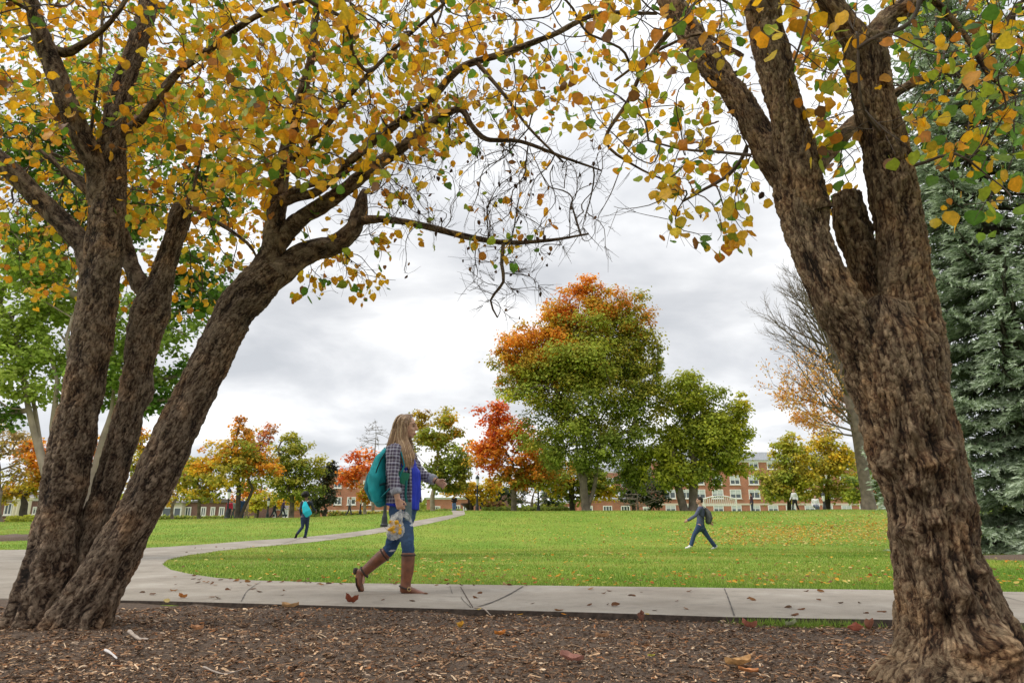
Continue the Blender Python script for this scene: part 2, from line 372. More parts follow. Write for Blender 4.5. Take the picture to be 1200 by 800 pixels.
cn = N(nt, 'ShaderNodeTexNoise', Scale=1.7, Detail=9.0, Roughness=.5, Distortion=.3); L(nt, cb.outputs[0], cn.inputs['Vector'])
cr = ramp(nt, [(.36, (.46, .475, .50)), (.46, (.56, .57, .59)), (.55, (.70, .705, .715)), (.62, (.88, .88, .88))]); L(nt, cn.outputs['Fac'], cr.inputs['Fac'])
# overcast sky: brighter towards the zenith
er = ramp(nt, [(0, g(1.18)), (.14, g(1.08)), (.32, g(.95)), (.50, g(1.15)), (.66, g(1.55)), (1, g(2.0))]); L(nt, zc.outputs[0], er.inputs['Fac'])
cc = mixc(nt, cr.outputs['Color'], er.outputs['Color'], 1.0, 'MULTIPLY')
bg2 = N(nt, 'ShaderNodeBackground', Strength=1.0); L(nt, cc, bg2.inputs['Color'])
mx = N(nt, 'ShaderNodeMixShader'); mx.inputs[0].default_value = .95; L(nt, bg1.outputs[0], mx.inputs[1]); L(nt, bg2.outputs[0], mx.inputs[2]); L(nt, mx.outputs[0], out.inputs['Surface'])
sl = bpy.data.lights.new('sun', 'SUN'); so = bpy.data.objects.new('sun', sl); COL.objects.link(so)
sl.energy = 1.5; sl.angle = math.radians(13); sl.color = (1, .95, .87)
so.rotation_euler = (math.radians(90 - SUN_EL), 0, math.radians(-(SUN_AZ) + 180)) 
_d = Vector((math.sin(math.radians(SUN_AZ)) * math.cos(math.radians(SUN_EL)), math.cos(math.radians(SUN_AZ)) * math.cos(math.radians(SUN_EL)), math.sin(math.radians(SUN_EL))))
so.rotation_euler = _d.to_track_quat('Z', 'Y').to_euler()
SC.view_settings.view_transform = 'Standard'; SC.view_settings.look = 'None'; SC.view_settings.gamma = 1; SC.view_settings.use_curve_mapping = False
SC.view_settings.exposure = 0.5
SC.render.engine = 'CYCLES'; SC.cycles.max_bounces = 6; SC.cycles.diffuse_bounces = 3; SC.cycles.transmission_bounces = 4; SC.cycles.transparent_max_bounces = 8
# ------------------------------------------------------------------ ground, paths, mulch
def axis(parts):
    out = []
    for a, b_, n in parts: out += list(np.linspace(a, b_, n, endpoint=False))
    return np.array(out + [parts[-1][1]])
gx = axis([(-1200, -120, 14), (-120, -30, 30), (-30, 30, 90), (30, 120, 30), (120, 1200, 14)])
gy = axis([(-60, -4, 6), (-4, 16, 30), (16, 64, 120), (64, 160, 24), (160, 1400, 16)])
X, Y = np.meshgrid(gx, gy); Z = terr(X, Y) + np.where((Y < 6.0) & (np.abs(X) < 60), -.10 * sstep((6.0 - Y) / .6), 0)
nx, ny = len(gx), len(gy); idx = np.arange(nx * ny).reshape(ny, nx)
q = np.stack([idx[:-1, :-1], idx[:-1, 1:], idx[1:, 1:], idx[1:, :-1]], -1).reshape(-1, 4)
lawn = link('ground', fastmesh('ground', np.stack([X, Y, Z], -1).reshape(-1, 3), q.ravel(), np.full(len(q), 4), smooth=True), M['lawn']); tag(lawn, kind='structure')

def pxline(pts, n=14):
    """photo outline -> ground points, smoothed"""
    W = np.array([ground(*p) for p in pts]); return W
FRONT = [(-260, 699), (-100, 702), (0, 705), (200, 709), (450, 716), (700, 723), (850, 728), (1050, 732), (1250, 737), (1500, 744)]
BACK = [(1500, 702), (1250, 698), (1000, 694), (700, 690), (500, 687.5), (400, 686), (300, 682), (255, 678), (222, 673), (200, 668), (190, 661.5), (196, 656), (220, 650.5), (255, 645.5), (300, 641), (340, 637.5), (375, 634), (405, 630), (440, 625), (470, 620), (500, 614), (525, 608.5), (545, 602.8)]
FAR = [(531, 602.8), (505, 607), (480, 611.5), (460, 615.5), (430, 621), (400, 625), (370, 628), (340, 630.5), (300, 633), (250, 637), (200, 640.5), (160, 642.5), (100, 643.5), (40, 644), (-60, 645), (-260, 647)]
poly = np.array([ground(*p) for p in FRONT + BACK + FAR])
# carry the branch path on over the crest towards the buildings
k0 = len(FRONT) + len(BACK)
e1, e2 = poly[k0 - 1], poly[k0]
ext = []
for a, yy in ((0, 60), (0, 80)):
    ext.append(np.array([at(541, 600, yy)[0], yy, float(terr(at(541, 600, yy)[0], yy))]))
for a, yy in ((0, 80), (0, 60)):
    ext.append(np.array([at(524, 600, yy)[0], yy, float(terr(at(524, 600, yy)[0], yy))]))
poly = np.vstack([poly[:k0], ext, poly[k0:]])
def densify(P, d, seed=1, wob=0.0):
    out = []; r = random.Random(seed)
    for i in range(len(P)):
        a, b_ = P[i], P[(i + 1) % len(P)]; n = max(1, int(np.linalg.norm(b_[:2] - a[:2]) / d))
        for k in range(n): out.append(a + (b_ - a) * k / n + np.array([r.uniform(-wob, wob), r.uniform(-wob, wob), 0]))
    return np.array(out)
PB = densify(poly, .35)[:, :2]
def inpoly(px, py, P):
    px = np.asarray(px); py = np.asarray(py); c = np.zeros(px.shape, bool); x0, y0 = P[:, 0], P[:, 1]; x1, y1 = np.roll(x0, -1), np.roll(y0, -1)
    for a, b_, c_, d in zip(x0, y0, x1, y1):
        if b_ == d: continue
        m_ = ((b_ > py) != (d > py)); c ^= m_ & (px < (c_ - a) * (py - b_) / (d - b_) + a)
    return c
def sheet(name, P, dz, skirt, mat, spacing=.8, zfn=terr):
    xs = np.arange(P[:, 0].min(), P[:, 0].max(), spacing); ys = np.arange(P[:, 1].min(), P[:, 1].max(), spacing)
    gx_, gy_ = np.meshgrid(xs, ys); gx_, gy_ = gx_.ravel() + .013, gy_.ravel() + .017; k = inpoly(gx_, gy_, P)
    pts = [Vector(p) for p in P.tolist()] + [Vector((a, b_)) for a, b_ in zip(gx_[k], gy_[k])]; n = len(P)
    V, E, Fc, *_ = delaunay_2d_cdt(pts, [(i, (i + 1) % n) for i in range(n)], [], 1, 1e-5)
    V = np.array([(v.x, v.y) for v in V]); z = zfn(V[:, 0], V[:, 1]) + dz
    VV = [np.column_stack([V, z])]; FF = [tuple(f) for f in Fc]
    if skirt:
        m_ = len(V); nf = len(FF); zb = zfn(P[:, 0], P[:, 1]); VV.append(np.column_stack([P, zb + dz])); VV.append(np.column_stack([P, zb + dz - skirt]))
        FF += [(m_ + i, m_ + (i + 1) % n, m_ + n + (i + 1) % n, m_ + n + i) for i in range(n)]
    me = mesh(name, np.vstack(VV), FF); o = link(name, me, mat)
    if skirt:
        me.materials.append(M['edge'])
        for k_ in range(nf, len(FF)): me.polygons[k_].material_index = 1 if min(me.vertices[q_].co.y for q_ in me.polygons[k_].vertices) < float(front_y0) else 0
    return o
front_y0 = 6.15
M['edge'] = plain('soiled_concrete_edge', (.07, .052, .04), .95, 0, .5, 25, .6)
def pathz(x, y): return terr(x, y) - .020 * sstep((np.asarray(y, float) - 7.8) / 1.5)
walk = sheet('path', PB, .03, .10, M['concrete'], zfn=pathz); tag(walk, kind='structure')
# joints and cracks in the slab, thin dirt-filled lines a few millimetres proud of it
def strip(geo, pts, wd, dz=.0345):
    P = spline([ground(*p) for p in pts], .12); T = nrm(np.gradient(P, axis=0)); S = np.stack([-T[:, 1], T[:, 0], 0 * T[:, 0]], 1)
    ww = wd * (.5 + .5 * rng.random(len(P)))[:, None]; Lf = P + S * ww; Rt = P - S * ww
    Lf[:, 2] = pathz(Lf[:, 0], Lf[:, 1]) + dz; Rt[:, 2] = pathz(Rt[:, 0], Rt[:, 1]) + dz; n = len(P)
    geo.add(np.vstack([Lf, Rt]), [(i, i + 1, n + i + 1, n + i) for i in range(n - 1)])
for pts, wd in (([(849, 693), (854, 706), (861, 727)], .006), ([(613, 690.5), (596, 701), (575, 711), (556, 717)], .011), ([(540, 704), (543, 709), (552, 717)], .004), ([(527, 690), (530, 700)], .003),
                ([(1160, 698), (1185, 706), (1215, 714)], .006), ([(305, 685), (290, 696), (282, 710)], .005), ([(150, 646), (120, 660), (100, 690)], .006), ([(330, 637.5), (352, 631)], .012), ([(455, 623), (450, 617)], .014), ([(192, 665), (240, 650), (100, 648)], .005)):
    s_ = Geo(); strip(s_, pts, wd); s_.build('joint', M['joint'], walk)

# mulch bed under the two near trees
def fbm(P, sc, octv=4):
    return np.array([noise.fractal(Vector((float(a) * sc, float(b_) * sc, 0.37)), .9, 2.1, octv) for a, b_ in P])
FW = np.array([ground(*p) for p in FRONT]); fo = np.argsort(FW[:, 0])
def front_y(x): return np.interp(x, FW[fo, 0], FW[fo, 1])
mx_ = np.linspace(-7.5, 7.5, 190); mv = np.concatenate([np.linspace(0, .06, 4), np.linspace(.09, 1, 90)])
MXg, MV = np.meshgrid(mx_, mv); YF = front_y(MXg); YG = YF * (1 - MV) + (-2.0) * MV - .001
nz = fbm(np.stack([MXg.ravel(), YG.ravel()], 1), 2.2).reshape(MXg.shape)
def mulch_base(x): return np.interp(x, [-3, -.6, .8, 3], [.004, .0, -.014, -.018])
MZ = mulch_base(MXg) + .024 * nz + .004 * sstep((YF - YG) / 1.6)
# soil heaped a little round the two trunks
def heap(x, y, cx, cy, r): return np.exp(-((x - cx) ** 2 + (y - cy) ** 2) / r ** 2)
LB = ground(72, 737); RB = np.array([at(1116, 810, 3.0)[0], 3.0, 0])
MZ = MZ + .012 * heap(MXg, YG, LB[0], LB[1], .5) + .03 * heap(MXg, YG, RB[0], RB[1], .5)
ni, nj = MXg.shape; ii = np.arange(ni * nj).reshape(ni, nj); q = np.stack([ii[:-1, :-1], ii[1:, :-1], ii[1:, 1:], ii[:-1, 1:]], -1).reshape(-1, 4)
mulch = link('mulch_bed', fastmesh('mulch_bed', np.stack([MXg, YG, MZ], -1).reshape(-1, 3), q.ravel(), np.full(len(q), 4), smooth=True), M['soil']); tag(mulch, kind='structure')
def mulch_z(x, y):
    x = np.asarray(x, float); y = np.asarray(y, float); yf = front_y(x)
    nzv = fbm(np.stack([x.ravel(), y.ravel()], 1), 2.2).reshape(x.shape)
    return mulch_base(x) + .024 * nzv + .004 * sstep((yf - y) / 1.6) + .012 * heap(x, y, LB[0], LB[1], .5) + .03 * heap(x, y, RB[0], RB[1], .5)
# chips: shreds of bark, bits of leaf and twig
Nc = 90000
cxs = rng.uniform(-1, 1, Nc); cys = 2.2 + 3.6 * rng.random(Nc); cxs = cxs * (cys * .80 + .5)
yf = front_y(cxs); over = rng.random(Nc) < .0012
keep = (cys < yf - .01); cxs, cys = cxs[keep], cys[keep]; Nc = len(cxs)
czs = mulch_z(cxs, cys) + .002 + .012 * rng.random(Nc) ** 2
ln = np.clip(rng.lognormal(math.log(.0145), .55, Nc), .006, .075); wd = ln * rng.uniform(.12, .5, Nc)
big = ln > .045; wd[big] *= .35
pal = np.array([(.035, .022, .015), (.06, .038, .026), (.10, .065, .045), (.16, .105, .07), (.25, .17, .115), (.36, .27, .19), (.30, .25, .21), (.22, .11, .055), (.45, .38, .30)])
pw = np.array([.13, .17, .20, .16, .11, .075, .05, .07, .035]); 
cc_ = pal[rng.choice(len(pal), Nc, p=pw / pw.sum())] * np.array([1.25, 1.1, .93]) * rng.uniform(1.0, 1.5, (Nc, 1))
th = rng.uniform(0, 2 * math.pi, Nc); xa = np.stack([np.cos(th), np.sin(th), rng.normal(0, .22, Nc)], 1); za = nrm(np.stack([rng.normal(0, .38, Nc), rng.normal(0, .38, Nc), np.ones(Nc)], 1))
tv = [(-.5, -.5, 0), (0, -.5, .16), (.5, -.35, 0), (.5, .4, 0), (0, .5, .22), (-.5, .3, .03), (0, 0, -.25)]
tf = [(0, 1, 4, 5), (1, 2, 3, 4), (0, 6, 1), (1, 6, 2), (3, 6, 4), (4, 6, 5)]
me = inst('wood_chips', tv, tf, np.stack([cxs, cys, czs], 1), frames(xa, za), np.stack([ln, wd, wd * .8], 1), cc_)
tag(link('wood_chips', me, M['chip']), kind='stuff', label='loose shredded bark chips covering the brown mulch bed', cat='mulch')

# ------------------------------------------------------------------ grass blades
def inside_path(x, y): return inpoly(x, y, PB)
Ng = 330000
u = rng.random(Ng); Y0, Y1 = 6.6, 47.0
ga = 1 / (1 / Y0 - u * (1 / Y0 - 1 / Y1)); gb = rng.uniform(15, 48, Ng); pick = rng.random(Ng) < .62
yy = np.where(pick, ga, gb); xx = rng.uniform(-.84, .86, Ng) * yy
kp = (yy > front_y(xx)) & ~inside_path(xx, yy)
xx, yy = xx[kp], yy[kp]
# rough grass tufts along the near edge of the slab, right of centre
tx = rng.normal(0, .09, 1500) + rng.choice([1.62, 1.85, 2.02, 2.2, 2.9, 3.1, 1.75], 1500); ty = front_y(tx) - .015 - np.abs(rng.normal(0, .05, 1500))
nt_ = len(tx); xx = np.concatenate([xx, tx]); yy = np.concatenate([yy, ty]); Ng = len(xx)
zz_ = terr(xx, yy); zz_[-nt_:] = mulch_base(tx) - .004
hgt = rng.uniform(.022, .05, Ng) * (1 + .012 * np.maximum(yy - 8, 0)); wdt = .0042 * (1 + np.maximum(yy - 6, 0) / 7); hgt[-nt_:] = rng.uniform(.02, .075, nt_)
bd = nrm(np.stack([rng.normal(0, .5, Ng), rng.normal(0, .5, Ng), np.ones(Ng)], 1)); th = rng.uniform(0, 2 * math.pi, Ng); sd = np.stack([np.cos(th), np.sin(th), 0 * th], 1)
pn = .46 + .22 * np.sin(xx * .9 + 1.3 * np.sin(yy * .5)) * np.sin(yy * .6 + 1.7 * np.sin(xx * .35)) + .20 * np.sin(yy * 2.1 + .25 * xx) * sstep((yy - 8) / 6) + .16 * sstep((yy - 11) / 12) - .14 * (1 - sstep((yy - 7.5) / 4)) + .2 * np.sin(xx * 2.3 + 2 * np.sin(yy * 1.7)) * np.sin(yy * 2.9 + xx) + rng.normal(0, .2, Ng)
gp = np.array([(.12, .225, .022), (.18, .29, .03), (.265, .335, .045), (.40, .38, .09)])
gi = np.clip((pn * 4).astype(int), 0, 3); gc = gp[gi] * rng.uniform(.75, 1.25, (Ng, 1))
gc[-nt_:] = np.array([.24, .36, .05]) * rng.uniform(.7, 1.3, (nt_, 1)); dead = rng.random(Ng) < .03 + .16 * np.clip(np.sin(xx * .8 + 2 * np.sin(yy * .45)) * np.sin(yy * .7 + 1.5 * np.sin(xx * .5)) - .25, 0, 1); gc[dead] = (.36, .29, .13)
me = inst('grass_blades', [(0, -.5, 0), (0, .5, 0), (.62, .32, .0), (1, 0, .0)], [(0, 1, 2, 3)], np.stack([xx, yy, zz_], 1), frames(bd, np.cross(bd, sd)), np.stack([hgt, wdt, wdt], 1), gc, colvar=[.8, .8, 1, 1.1])
tag(link('grass_blades', me, M['blade']), kind='stuff', label='short green lawn grass on both sides of the branching path', cat='grass')

# ------------------------------------------------------------------ fallen leaves
LT = [(0, 0, 0), (.25, 0, -.02), (.55, 0, -.05), (.82, 0, -.02), (1, 0, .05), (-.03, .24, .03), (.18, .46, .10), (.48, .50, .10), (.76, .30, .07), (-.03, -.24, .03), (.18, -.46, .10), (.48, -.50, .10), (.76, -.30, .07), (-.42, .0, .10), (-.42, .03, .10)]
LT2 = [(0, 0, 0), (.22, 0, -.10), (.5, 0, -.17), (.78, 0, -.10), (1, .06, .12), (-.05, .2, .12), (.16, .40, .26), (.46, .44, .24), (.74, .25, .16), (-.02, -.23, .02), (.2, -.44, .0), (.5, -.47, .06), (.76, -.30, .14), (-.42, .0, .10), (-.42, .03, .10)]
LF = [(0, 13, 14), (0, 1, 6, 5), (1, 2, 7, 6), (2, 3, 8, 7), (3, 4, 8), (0, 9, 10, 1), (1, 10, 11, 2), (2, 11, 12, 3), (3, 12, 4)]
def leafpal(n, P, W):
    W = np.asarray(W, float); P = np.asarray(P, float); return P[rng.choice(len(P), n, p=W / W.sum())] * rng.uniform(.78, 1.22, (n, 1))
FALL = [(.72, .38, .05), (.62, .25, .04), (.60, .44, .12), (.36, .12, .04), (.24, .12, .06), (.70, .55, .22)]
lx, ly = [], []
def scat(n, x0, x1, y0, y1):
    for _ in range(n):
        p = ground(rng.uniform(x0, x1), rng.uniform(y0, y1)); lx.append(p[0]); ly.append(p[1])
scat(1000, 800, 1060, 601, 640); scat(900, 860, 1060, 612, 634); scat(260, 780, 1000, 620, 640); scat(260, 600, 900, 606, 640); scat(150, 540, 1060, 640, 690); scat(60, 200, 540, 640, 686); scat(60, 1130, 1200, 655, 695)
scat(60, 600, 1060, 660, 691); scat(34, 560, 1060, 692, 728); scat(18, 160, 560, 686, 712); scat(160, 200, 1060, 676, 690); scat(8, 180, 300, 640, 690); scat(40, 560, 1000, 601, 612); scat(90, 420, 620, 655, 689)
def clus(n, cx, cy, sx, sy):
    for _ in range(n):
        p = ground(cx + rng.normal(0, sx), min(689, max(600.5, cy + rng.normal(0, sy)))); lx.append(p[0]); ly.append(p[1])
for a in ((420, 985, 623, 40, 4), (320, 915, 621, 30, 5), (260, 1020, 612, 22, 5), (220, 860, 629, 34, 4), (170, 940, 634, 45, 3), (120, 760, 622, 40, 6), (60, 700, 650, 60, 6), (50, 520, 668, 25, 6), (50, 960, 668, 50, 8), (40, 820, 678, 60, 5)): clus(*a)
lx, ly = np.array(lx), np.array(ly); n = len(lx); onp = inside_path(lx, ly); lz = np.where(onp, pathz(lx, ly) + .036, terr(lx, ly) + .040)
th = rng.uniform(0, 2 * math.pi, n); xa = np.stack([np.cos(th), np.sin(th), rng.normal(0, .15, n)], 1); za = nrm(np.stack([rng.normal(0, .3, n), rng.normal(0, .3, n), np.ones(n)], 1))
sz = rng.uniform(.04, .085, n) * (1 + np.maximum(ly - 15, 0) * .012); sz[onp] = rng.uniform(.03, .07, onp.sum()); fc = leafpal(n, FALL, [3, 2.4, 3, 1, 1, 4]); nearl = (ly < 13) & ~onp; sz[nearl] *= .68; fc[nearl] = leafpal(nearl.sum(), FALL, [2, 3, 1.5, 2.2, 2, 2]); fc[onp] = leafpal(onp.sum(), [(.16, .07, .03), (.10, .055, .03), (.30, .14, .05)], [2, 2, 1])
me = inst('fallen_leaves', LT, LF, np.stack([lx, ly, lz], 1), frames(xa, za), np.stack([sz, sz, sz * rng.uniform(.5, 1.8, n)], 1), fc)
tag(link('fallen_leaves', me, M['leaf_far']), kind='stuff', label='small yellow and brown leaves strewn over the lawn and path', cat='fallen leaves')

# the bigger dry leaves lying on mulch and path are things of their own
def dryleaf(px, py, size, col, curl, rot, label, w_=1.0):
    p = ground(px, py); onpath = bool(inpoly(np.array([p[0]]), np.array([p[1]]), PB)[0])
    z = .032 if onpath else float(mulch_z(np.array([p[0]]), np.array([p[1]]))[0]) + .012
    nU, nV = 15, 9; V = []; C = []
    r = random.Random(int(px * 7 + py))
    ph = r.uniform(0, 6)
    for i in range(nU):
        t = i / (nU - 1); half = size * w_ * .42 * math.sin(math.pi * min(1, t ** .8)) ** .62 * (1 + .10 * math.sin(t * 19 + ph))
        for j in range(nV):
            s = j / (nV - 1) * 2 - 1
            zz2 = curl * size * (.55 * s * s + .30 * (2 * t - 1) ** 2 + .10 * math.sin(5 * t + ph) * s + .05 * math.sin(14 * t + 3 * s + ph)) + .003
            V.append((size * (t - .5), half * s * (1 - .22 * curl), zz2)); k = 1 - .22 * (abs(s) < .1) + r.uniform(-.1, .1); C.append([c * k for c in col])
    Fc = [(i * nV + j, (i + 1) * nV + j, (i + 1) * nV + j + 1, i * nV + j + 1) for i in range(nU - 1) for j in range(nV - 1)]
    me = mesh('fallen_leaf', V, Fc, colors=C, smooth=True); o = link('fallen_leaf', me, M['dryleaf'])
    o.location = (p[0], p[1], z); o.rotation_euler = (r.uniform(-.2, .2), r.uniform(-.2, .2), rot)
    return tag(o, label, 'leaf', 'large fallen leaves near the camera')
M['dryleaf'] = colmat('dry_leaf', .6, .15, .35, .25, 45, .4)
for a in ((866, 781, .135, (.50, .29, .12), .30, .25, 'largest tan curled dry leaf on the mulch left of the right trunk', .8),
          (877, 788, .085, (.50, .21, .08), .25, -.3, 'small orange-tan leaf lying against the largest curled tan leaf', .8),
          (669, 779, .115, (.36, .17, .13), .35, .1, 'pinkish brown curled leaf alone on the mulch at bottom centre', .7),
          (586, 746, .07, (.52, .19, .035), .4, .4, 'bright orange curled leaf on the mulch below the path crack', 1),
          (539, 738, .06, (.60, .33, .04), .6, 1.2, 'golden yellow leaf upright on the mulch below the walking woman', 1),
          (340, 715, .13, (.50, .31, .15), .35, .05, 'flat tan leaf at the path edge between left trunk and woman', .6),
          (411, 711.5, .10, (.22, .055, .025), .8, .3, 'dark red curled leaf at the path edge left of the boots', .6),
          (1004, 741, .13, (.36, .115, .07), .35, 1.0, 'large brick red leaf in the grass tufts beside the right trunk', .9),
          (878, 736, .10, (.37, .14, .09), .6, .1, 'reddish leaf on the mulch under the second path joint', .7),
          (928, 732, .09, (.34, .36, .22), .4, .3, 'pale green leaf at the path edge beside the grass tufts', .6),
          (752, 729, .085, (.24, .11, .075), .9, 1.3, 'dusky brown folded leaf standing in the path edge shadow', .8),
          (764, 774, .05, (.62, .58, .10), .2, .8, 'tiny lemon yellow leaf on the mulch at lower centre right', .8),
          (213, 705.5, .07, (.50, .20, .05), .6, .2, 'orange leaf at the path edge just right of the left trunk', .7),
          (230, 742, .075, (.50, .26, .13), .5, .1, 'peach coloured leaf on the mulch right of the left trunk', .6),
          (593, 688.5, .085, (.55, .38, .18), .6, .2, 'pale tan leaf at the lawn edge above the path crack', .6),
          (706, 749, .08, (.42, .24, .13), .4, .2, 'small light brown leaf on the mulch in the middle distance', .6),
          (1018, 738, .085, (.30, .13, .08), .8, .6, 'smaller brown leaf touching the large brick red leaf', .7)):
    dryleaf(*a)

# pale sticks and roots lying about
def stick(name, label, cat, pts, r0, r1, mat, up=.012):
    P = []
    for px, py in pts:
        p = ground(px, py); onp = bool(inpoly(np.array([p[0]]), np.array([p[1]]), PB)[0])
        p[2] = (.034 if onp else float(mulch_z(np.array([p[0]]), np.array([p[1]]))[0]) + up) ; P.append(p)
    P = spline(P, .03); rr = np.linspace(r0, r1, len(P)) * (1 + .15 * np.sin(np.arange(len(P)) * 1.7)); P[:, 2] += rr * .6
    o_ = P[0]; gq = Geo().loft(P, list(rr), 7); ob = gq.build(name, mat, None, o_, True); ob.location = tuple(o_); return tag(ob, label, cat)
M['stick'] = plain('pale_stick', (.36, .30, .25), .85, 0, .3, 40)
stick('stick', 'bent pale twig on the mulch right of the left trunk', 'stick', [(115, 741), (126, 733), (137, 727), (141, 733)], .0055, .003, M['stick'], .02)
stick('stick', 'straight pale stick at the left edge by the left trunk', 'stick', [(-10, 736), (12, 728), (24, 724)], .006, .004, M['stick'], .02)
stick('root', 'thick surface root crossing in front of the left trunk', 'root', [(46, 738), (60, 731), (76, 724), (88, 716)], .03, .05, M['bark'], .0)
stick('stick', 'brown broken stick lying on the mulch at lower left', 'stick', [(150, 749), (162, 753), (172, 757)], .011, .006, M['stick'])
stick('stick', 'white bark sliver on the mulch at lower left', 'stick', [(122, 769), (129, 772), (136, 777)], .0065, .004, plain('white_sliver', (.6, .57, .55), .8, 0, .1))
stick('stick', 'thin dark twig standing across the path crack', 'stick', [(540, 692), (546, 703), (554, 717)], .004, .003, M['twig'])
stick('stick', 'short pale twig at the path edge below the crack', 'stick', [(556, 718), (566, 719), (575, 722)], .006, .004, M['stick'])
stick('stick', 'thin forked twig on the mulch at the bottom left', 'stick', [(238, 785), (262, 794), (290, 786)], .004, .002, M['stick'])
# little mounds: mulch ring on the far left lawn
def bed(px0, px1, py, hh, label):
    a, b_ = ground(px0, py), ground(px1, py); c = (a + b_) / 2; rx = abs(b_[0] - a[0]) / 2; V, Fc = [], []; n = 36
    for k, (rr, zz2) in enumerate(((1, -.02), (.86, hh * .7), (.55, hh), (0.02, hh * 1.1))):
        for j in range(n):
            t = j * 2 * math.pi / n; x, y = c[0] + rx * rr * math.cos(t), c[1] + min(rx, 1.4) * rr * math.sin(t)
            V.append((x, y, float(terr(x, y)) + .012 + zz2 * (1 + .35 * noise.noise(Vector((x * 2, y * 2, 1))))))
    for k in range(3):
        for j in range(n): Fc.append((k * n + j, k * n + (j + 1) % n, (k + 1) * n + (j + 1) % n, (k + 1) * n + j))
    o = link('mulch_mound', mesh('mulch_mound', np.array(V), Fc, c, smooth=True), M['soil']); o.location = tuple(c); return tag(o, kind='structure')
bed(-30, 46, 632, .14, '')
bed(1148, 1330, 655, .06, '')
# ------------------------------------------------------------------ growing twigs from limbs to tips
def grow(roots, rad, tips, step=.1, jit=.25, bal=.25, droop=0.0):
    """joins every tip to the nearest wood, cheapest first; returns node positions, parents, and the node of each tip"""
    P = [np.asarray(p) for p in roots]; par = [-1] * len(P); tips = np.asarray(tips); n = len(tips)
    pl = [0.0] * len(P); R = np.array(P); D = np.full(n, 1e9); who = np.zeros(n, int)
    for i in range(0, len(P)):
        d = np.linalg.norm(tips - P[i], axis=1); m_ = d < D; D[m_] = d[m_]; who[m_] = i
    done = np.zeros(n, bool); tn = np.zeros(n, int)
    for _ in range(n):
        k = int(np.argmin(D)); D[k] = 1e9; done[k] = True; a = P[who[k]]; b_ = tips[k]; dist = np.linalg.norm(b_ - a); m_ = max(1, int(dist / step)); prev = who[k]; i0 = len(P)
        off = rng.normal(0, jit * dist * .25, 3)
        for j in range(1, m_ + 1):
            t = j / m_; p = a + (b_ - a) * t + off * math.sin(math.pi * t) + (rng.normal(0, jit * step * .35, 3) if j < m_ else 0); p[2] -= droop * dist * math.sin(math.pi * t)
            P.append(p); par.append(prev); pl.append(pl[prev] + dist / m_); prev = len(P) - 1
        tn[k] = prev; nw = np.array(P[i0:]); act = np.flatnonzero(~done)
        if len(act):
            ta = tips[act]; d2 = np.sqrt(np.maximum((ta * ta).sum(1)[:, None] + (nw * nw).sum(1)[None] - 2 * ta @ nw.T, 0)) + bal * np.array(pl[i0:])[None]
            w_ = d2.argmin(1); dm = d2[np.arange(len(act)), w_]; mm = dm < D[act]; D[act[mm]] = dm[mm]; who[act[mm]] = i0 + w_[mm]
    return np.array(P), np.array(par), tn
def chains(P, par, nroot, rmin, rexp, rcap):
    n = len(P); cnt = np.ones(n); 
    for i in range(n - 1, nroot - 1, -1): cnt[par[i]] += cnt[i]
    rad = np.minimum(rmin * cnt ** rexp, rcap); ch = [[] for _ in range(n)]
    for i in range(nroot, n): ch[par[i]].append(i)
    out = []; starts = [i for i in range(nroot, n) if par[i] < nroot]
    while starts:
        i = starts.pop(); pts = [P[par[i]], P[i]]; rr = [rad[i], rad[i]]
        while ch[i]:
            c = sorted(ch[i], key=lambda k: -cnt[k]); starts += c[1:]; i = c[0]; pts.append(P[i]); rr.append(rad[i])
        P_, R_ = np.array(pts), np.array(rr)
        for _ in range(2 if len(pts) > 2 else 0):
            q = .5 * P_[1:-1] + .25 * (P_[:-2] + P_[2:]); P_ = np.vstack([P_[:1], q, P_[-1:]])
        out.append((P_, R_))
    return out
def tubes(lst, sides=5):
    """merged open tubes, quick"""
    V, F_ = [], []; n0 = 0; an = np.arange(sides) * 2 * math.pi / sides
    for P, R in lst:
        T = nrm(np.gradient(P, axis=0)); ref = np.array([.3, .9, .2]) if abs(T[0][2]) > .7 else np.array([.1, .2, 1.])
        S = nrm(np.cross(T, ref)); Nn = np.cross(T, S); m_ = len(P)
        v = P[:, None] + R[:, None, None] * (np.cos(an)[None, :, None] * S[:, None] + np.sin(an)[None, :, None] * Nn[:, None])
        V.append(v.reshape(-1, 3)); i = np.arange(m_ - 1)[:, None] * sides; j = np.arange(sides)[None]; k = (j + 1) % sides
        F_.append((np.stack([i + j, i + k, i + sides + k, i + sides + j], -1).reshape(-1, 4) + n0)); n0 += m_ * sides
    V = np.concatenate(V); F_ = np.concatenate(F_); return V, F_
def tubemesh(name, lst, sides=5, origin=None):
    V, F_ = tubes(lst, sides)
    if origin is not None: V = V - np.asarray(origin)
    return fastmesh(name, V, F_.ravel(), np.full(len(F_), 4), smooth=True)

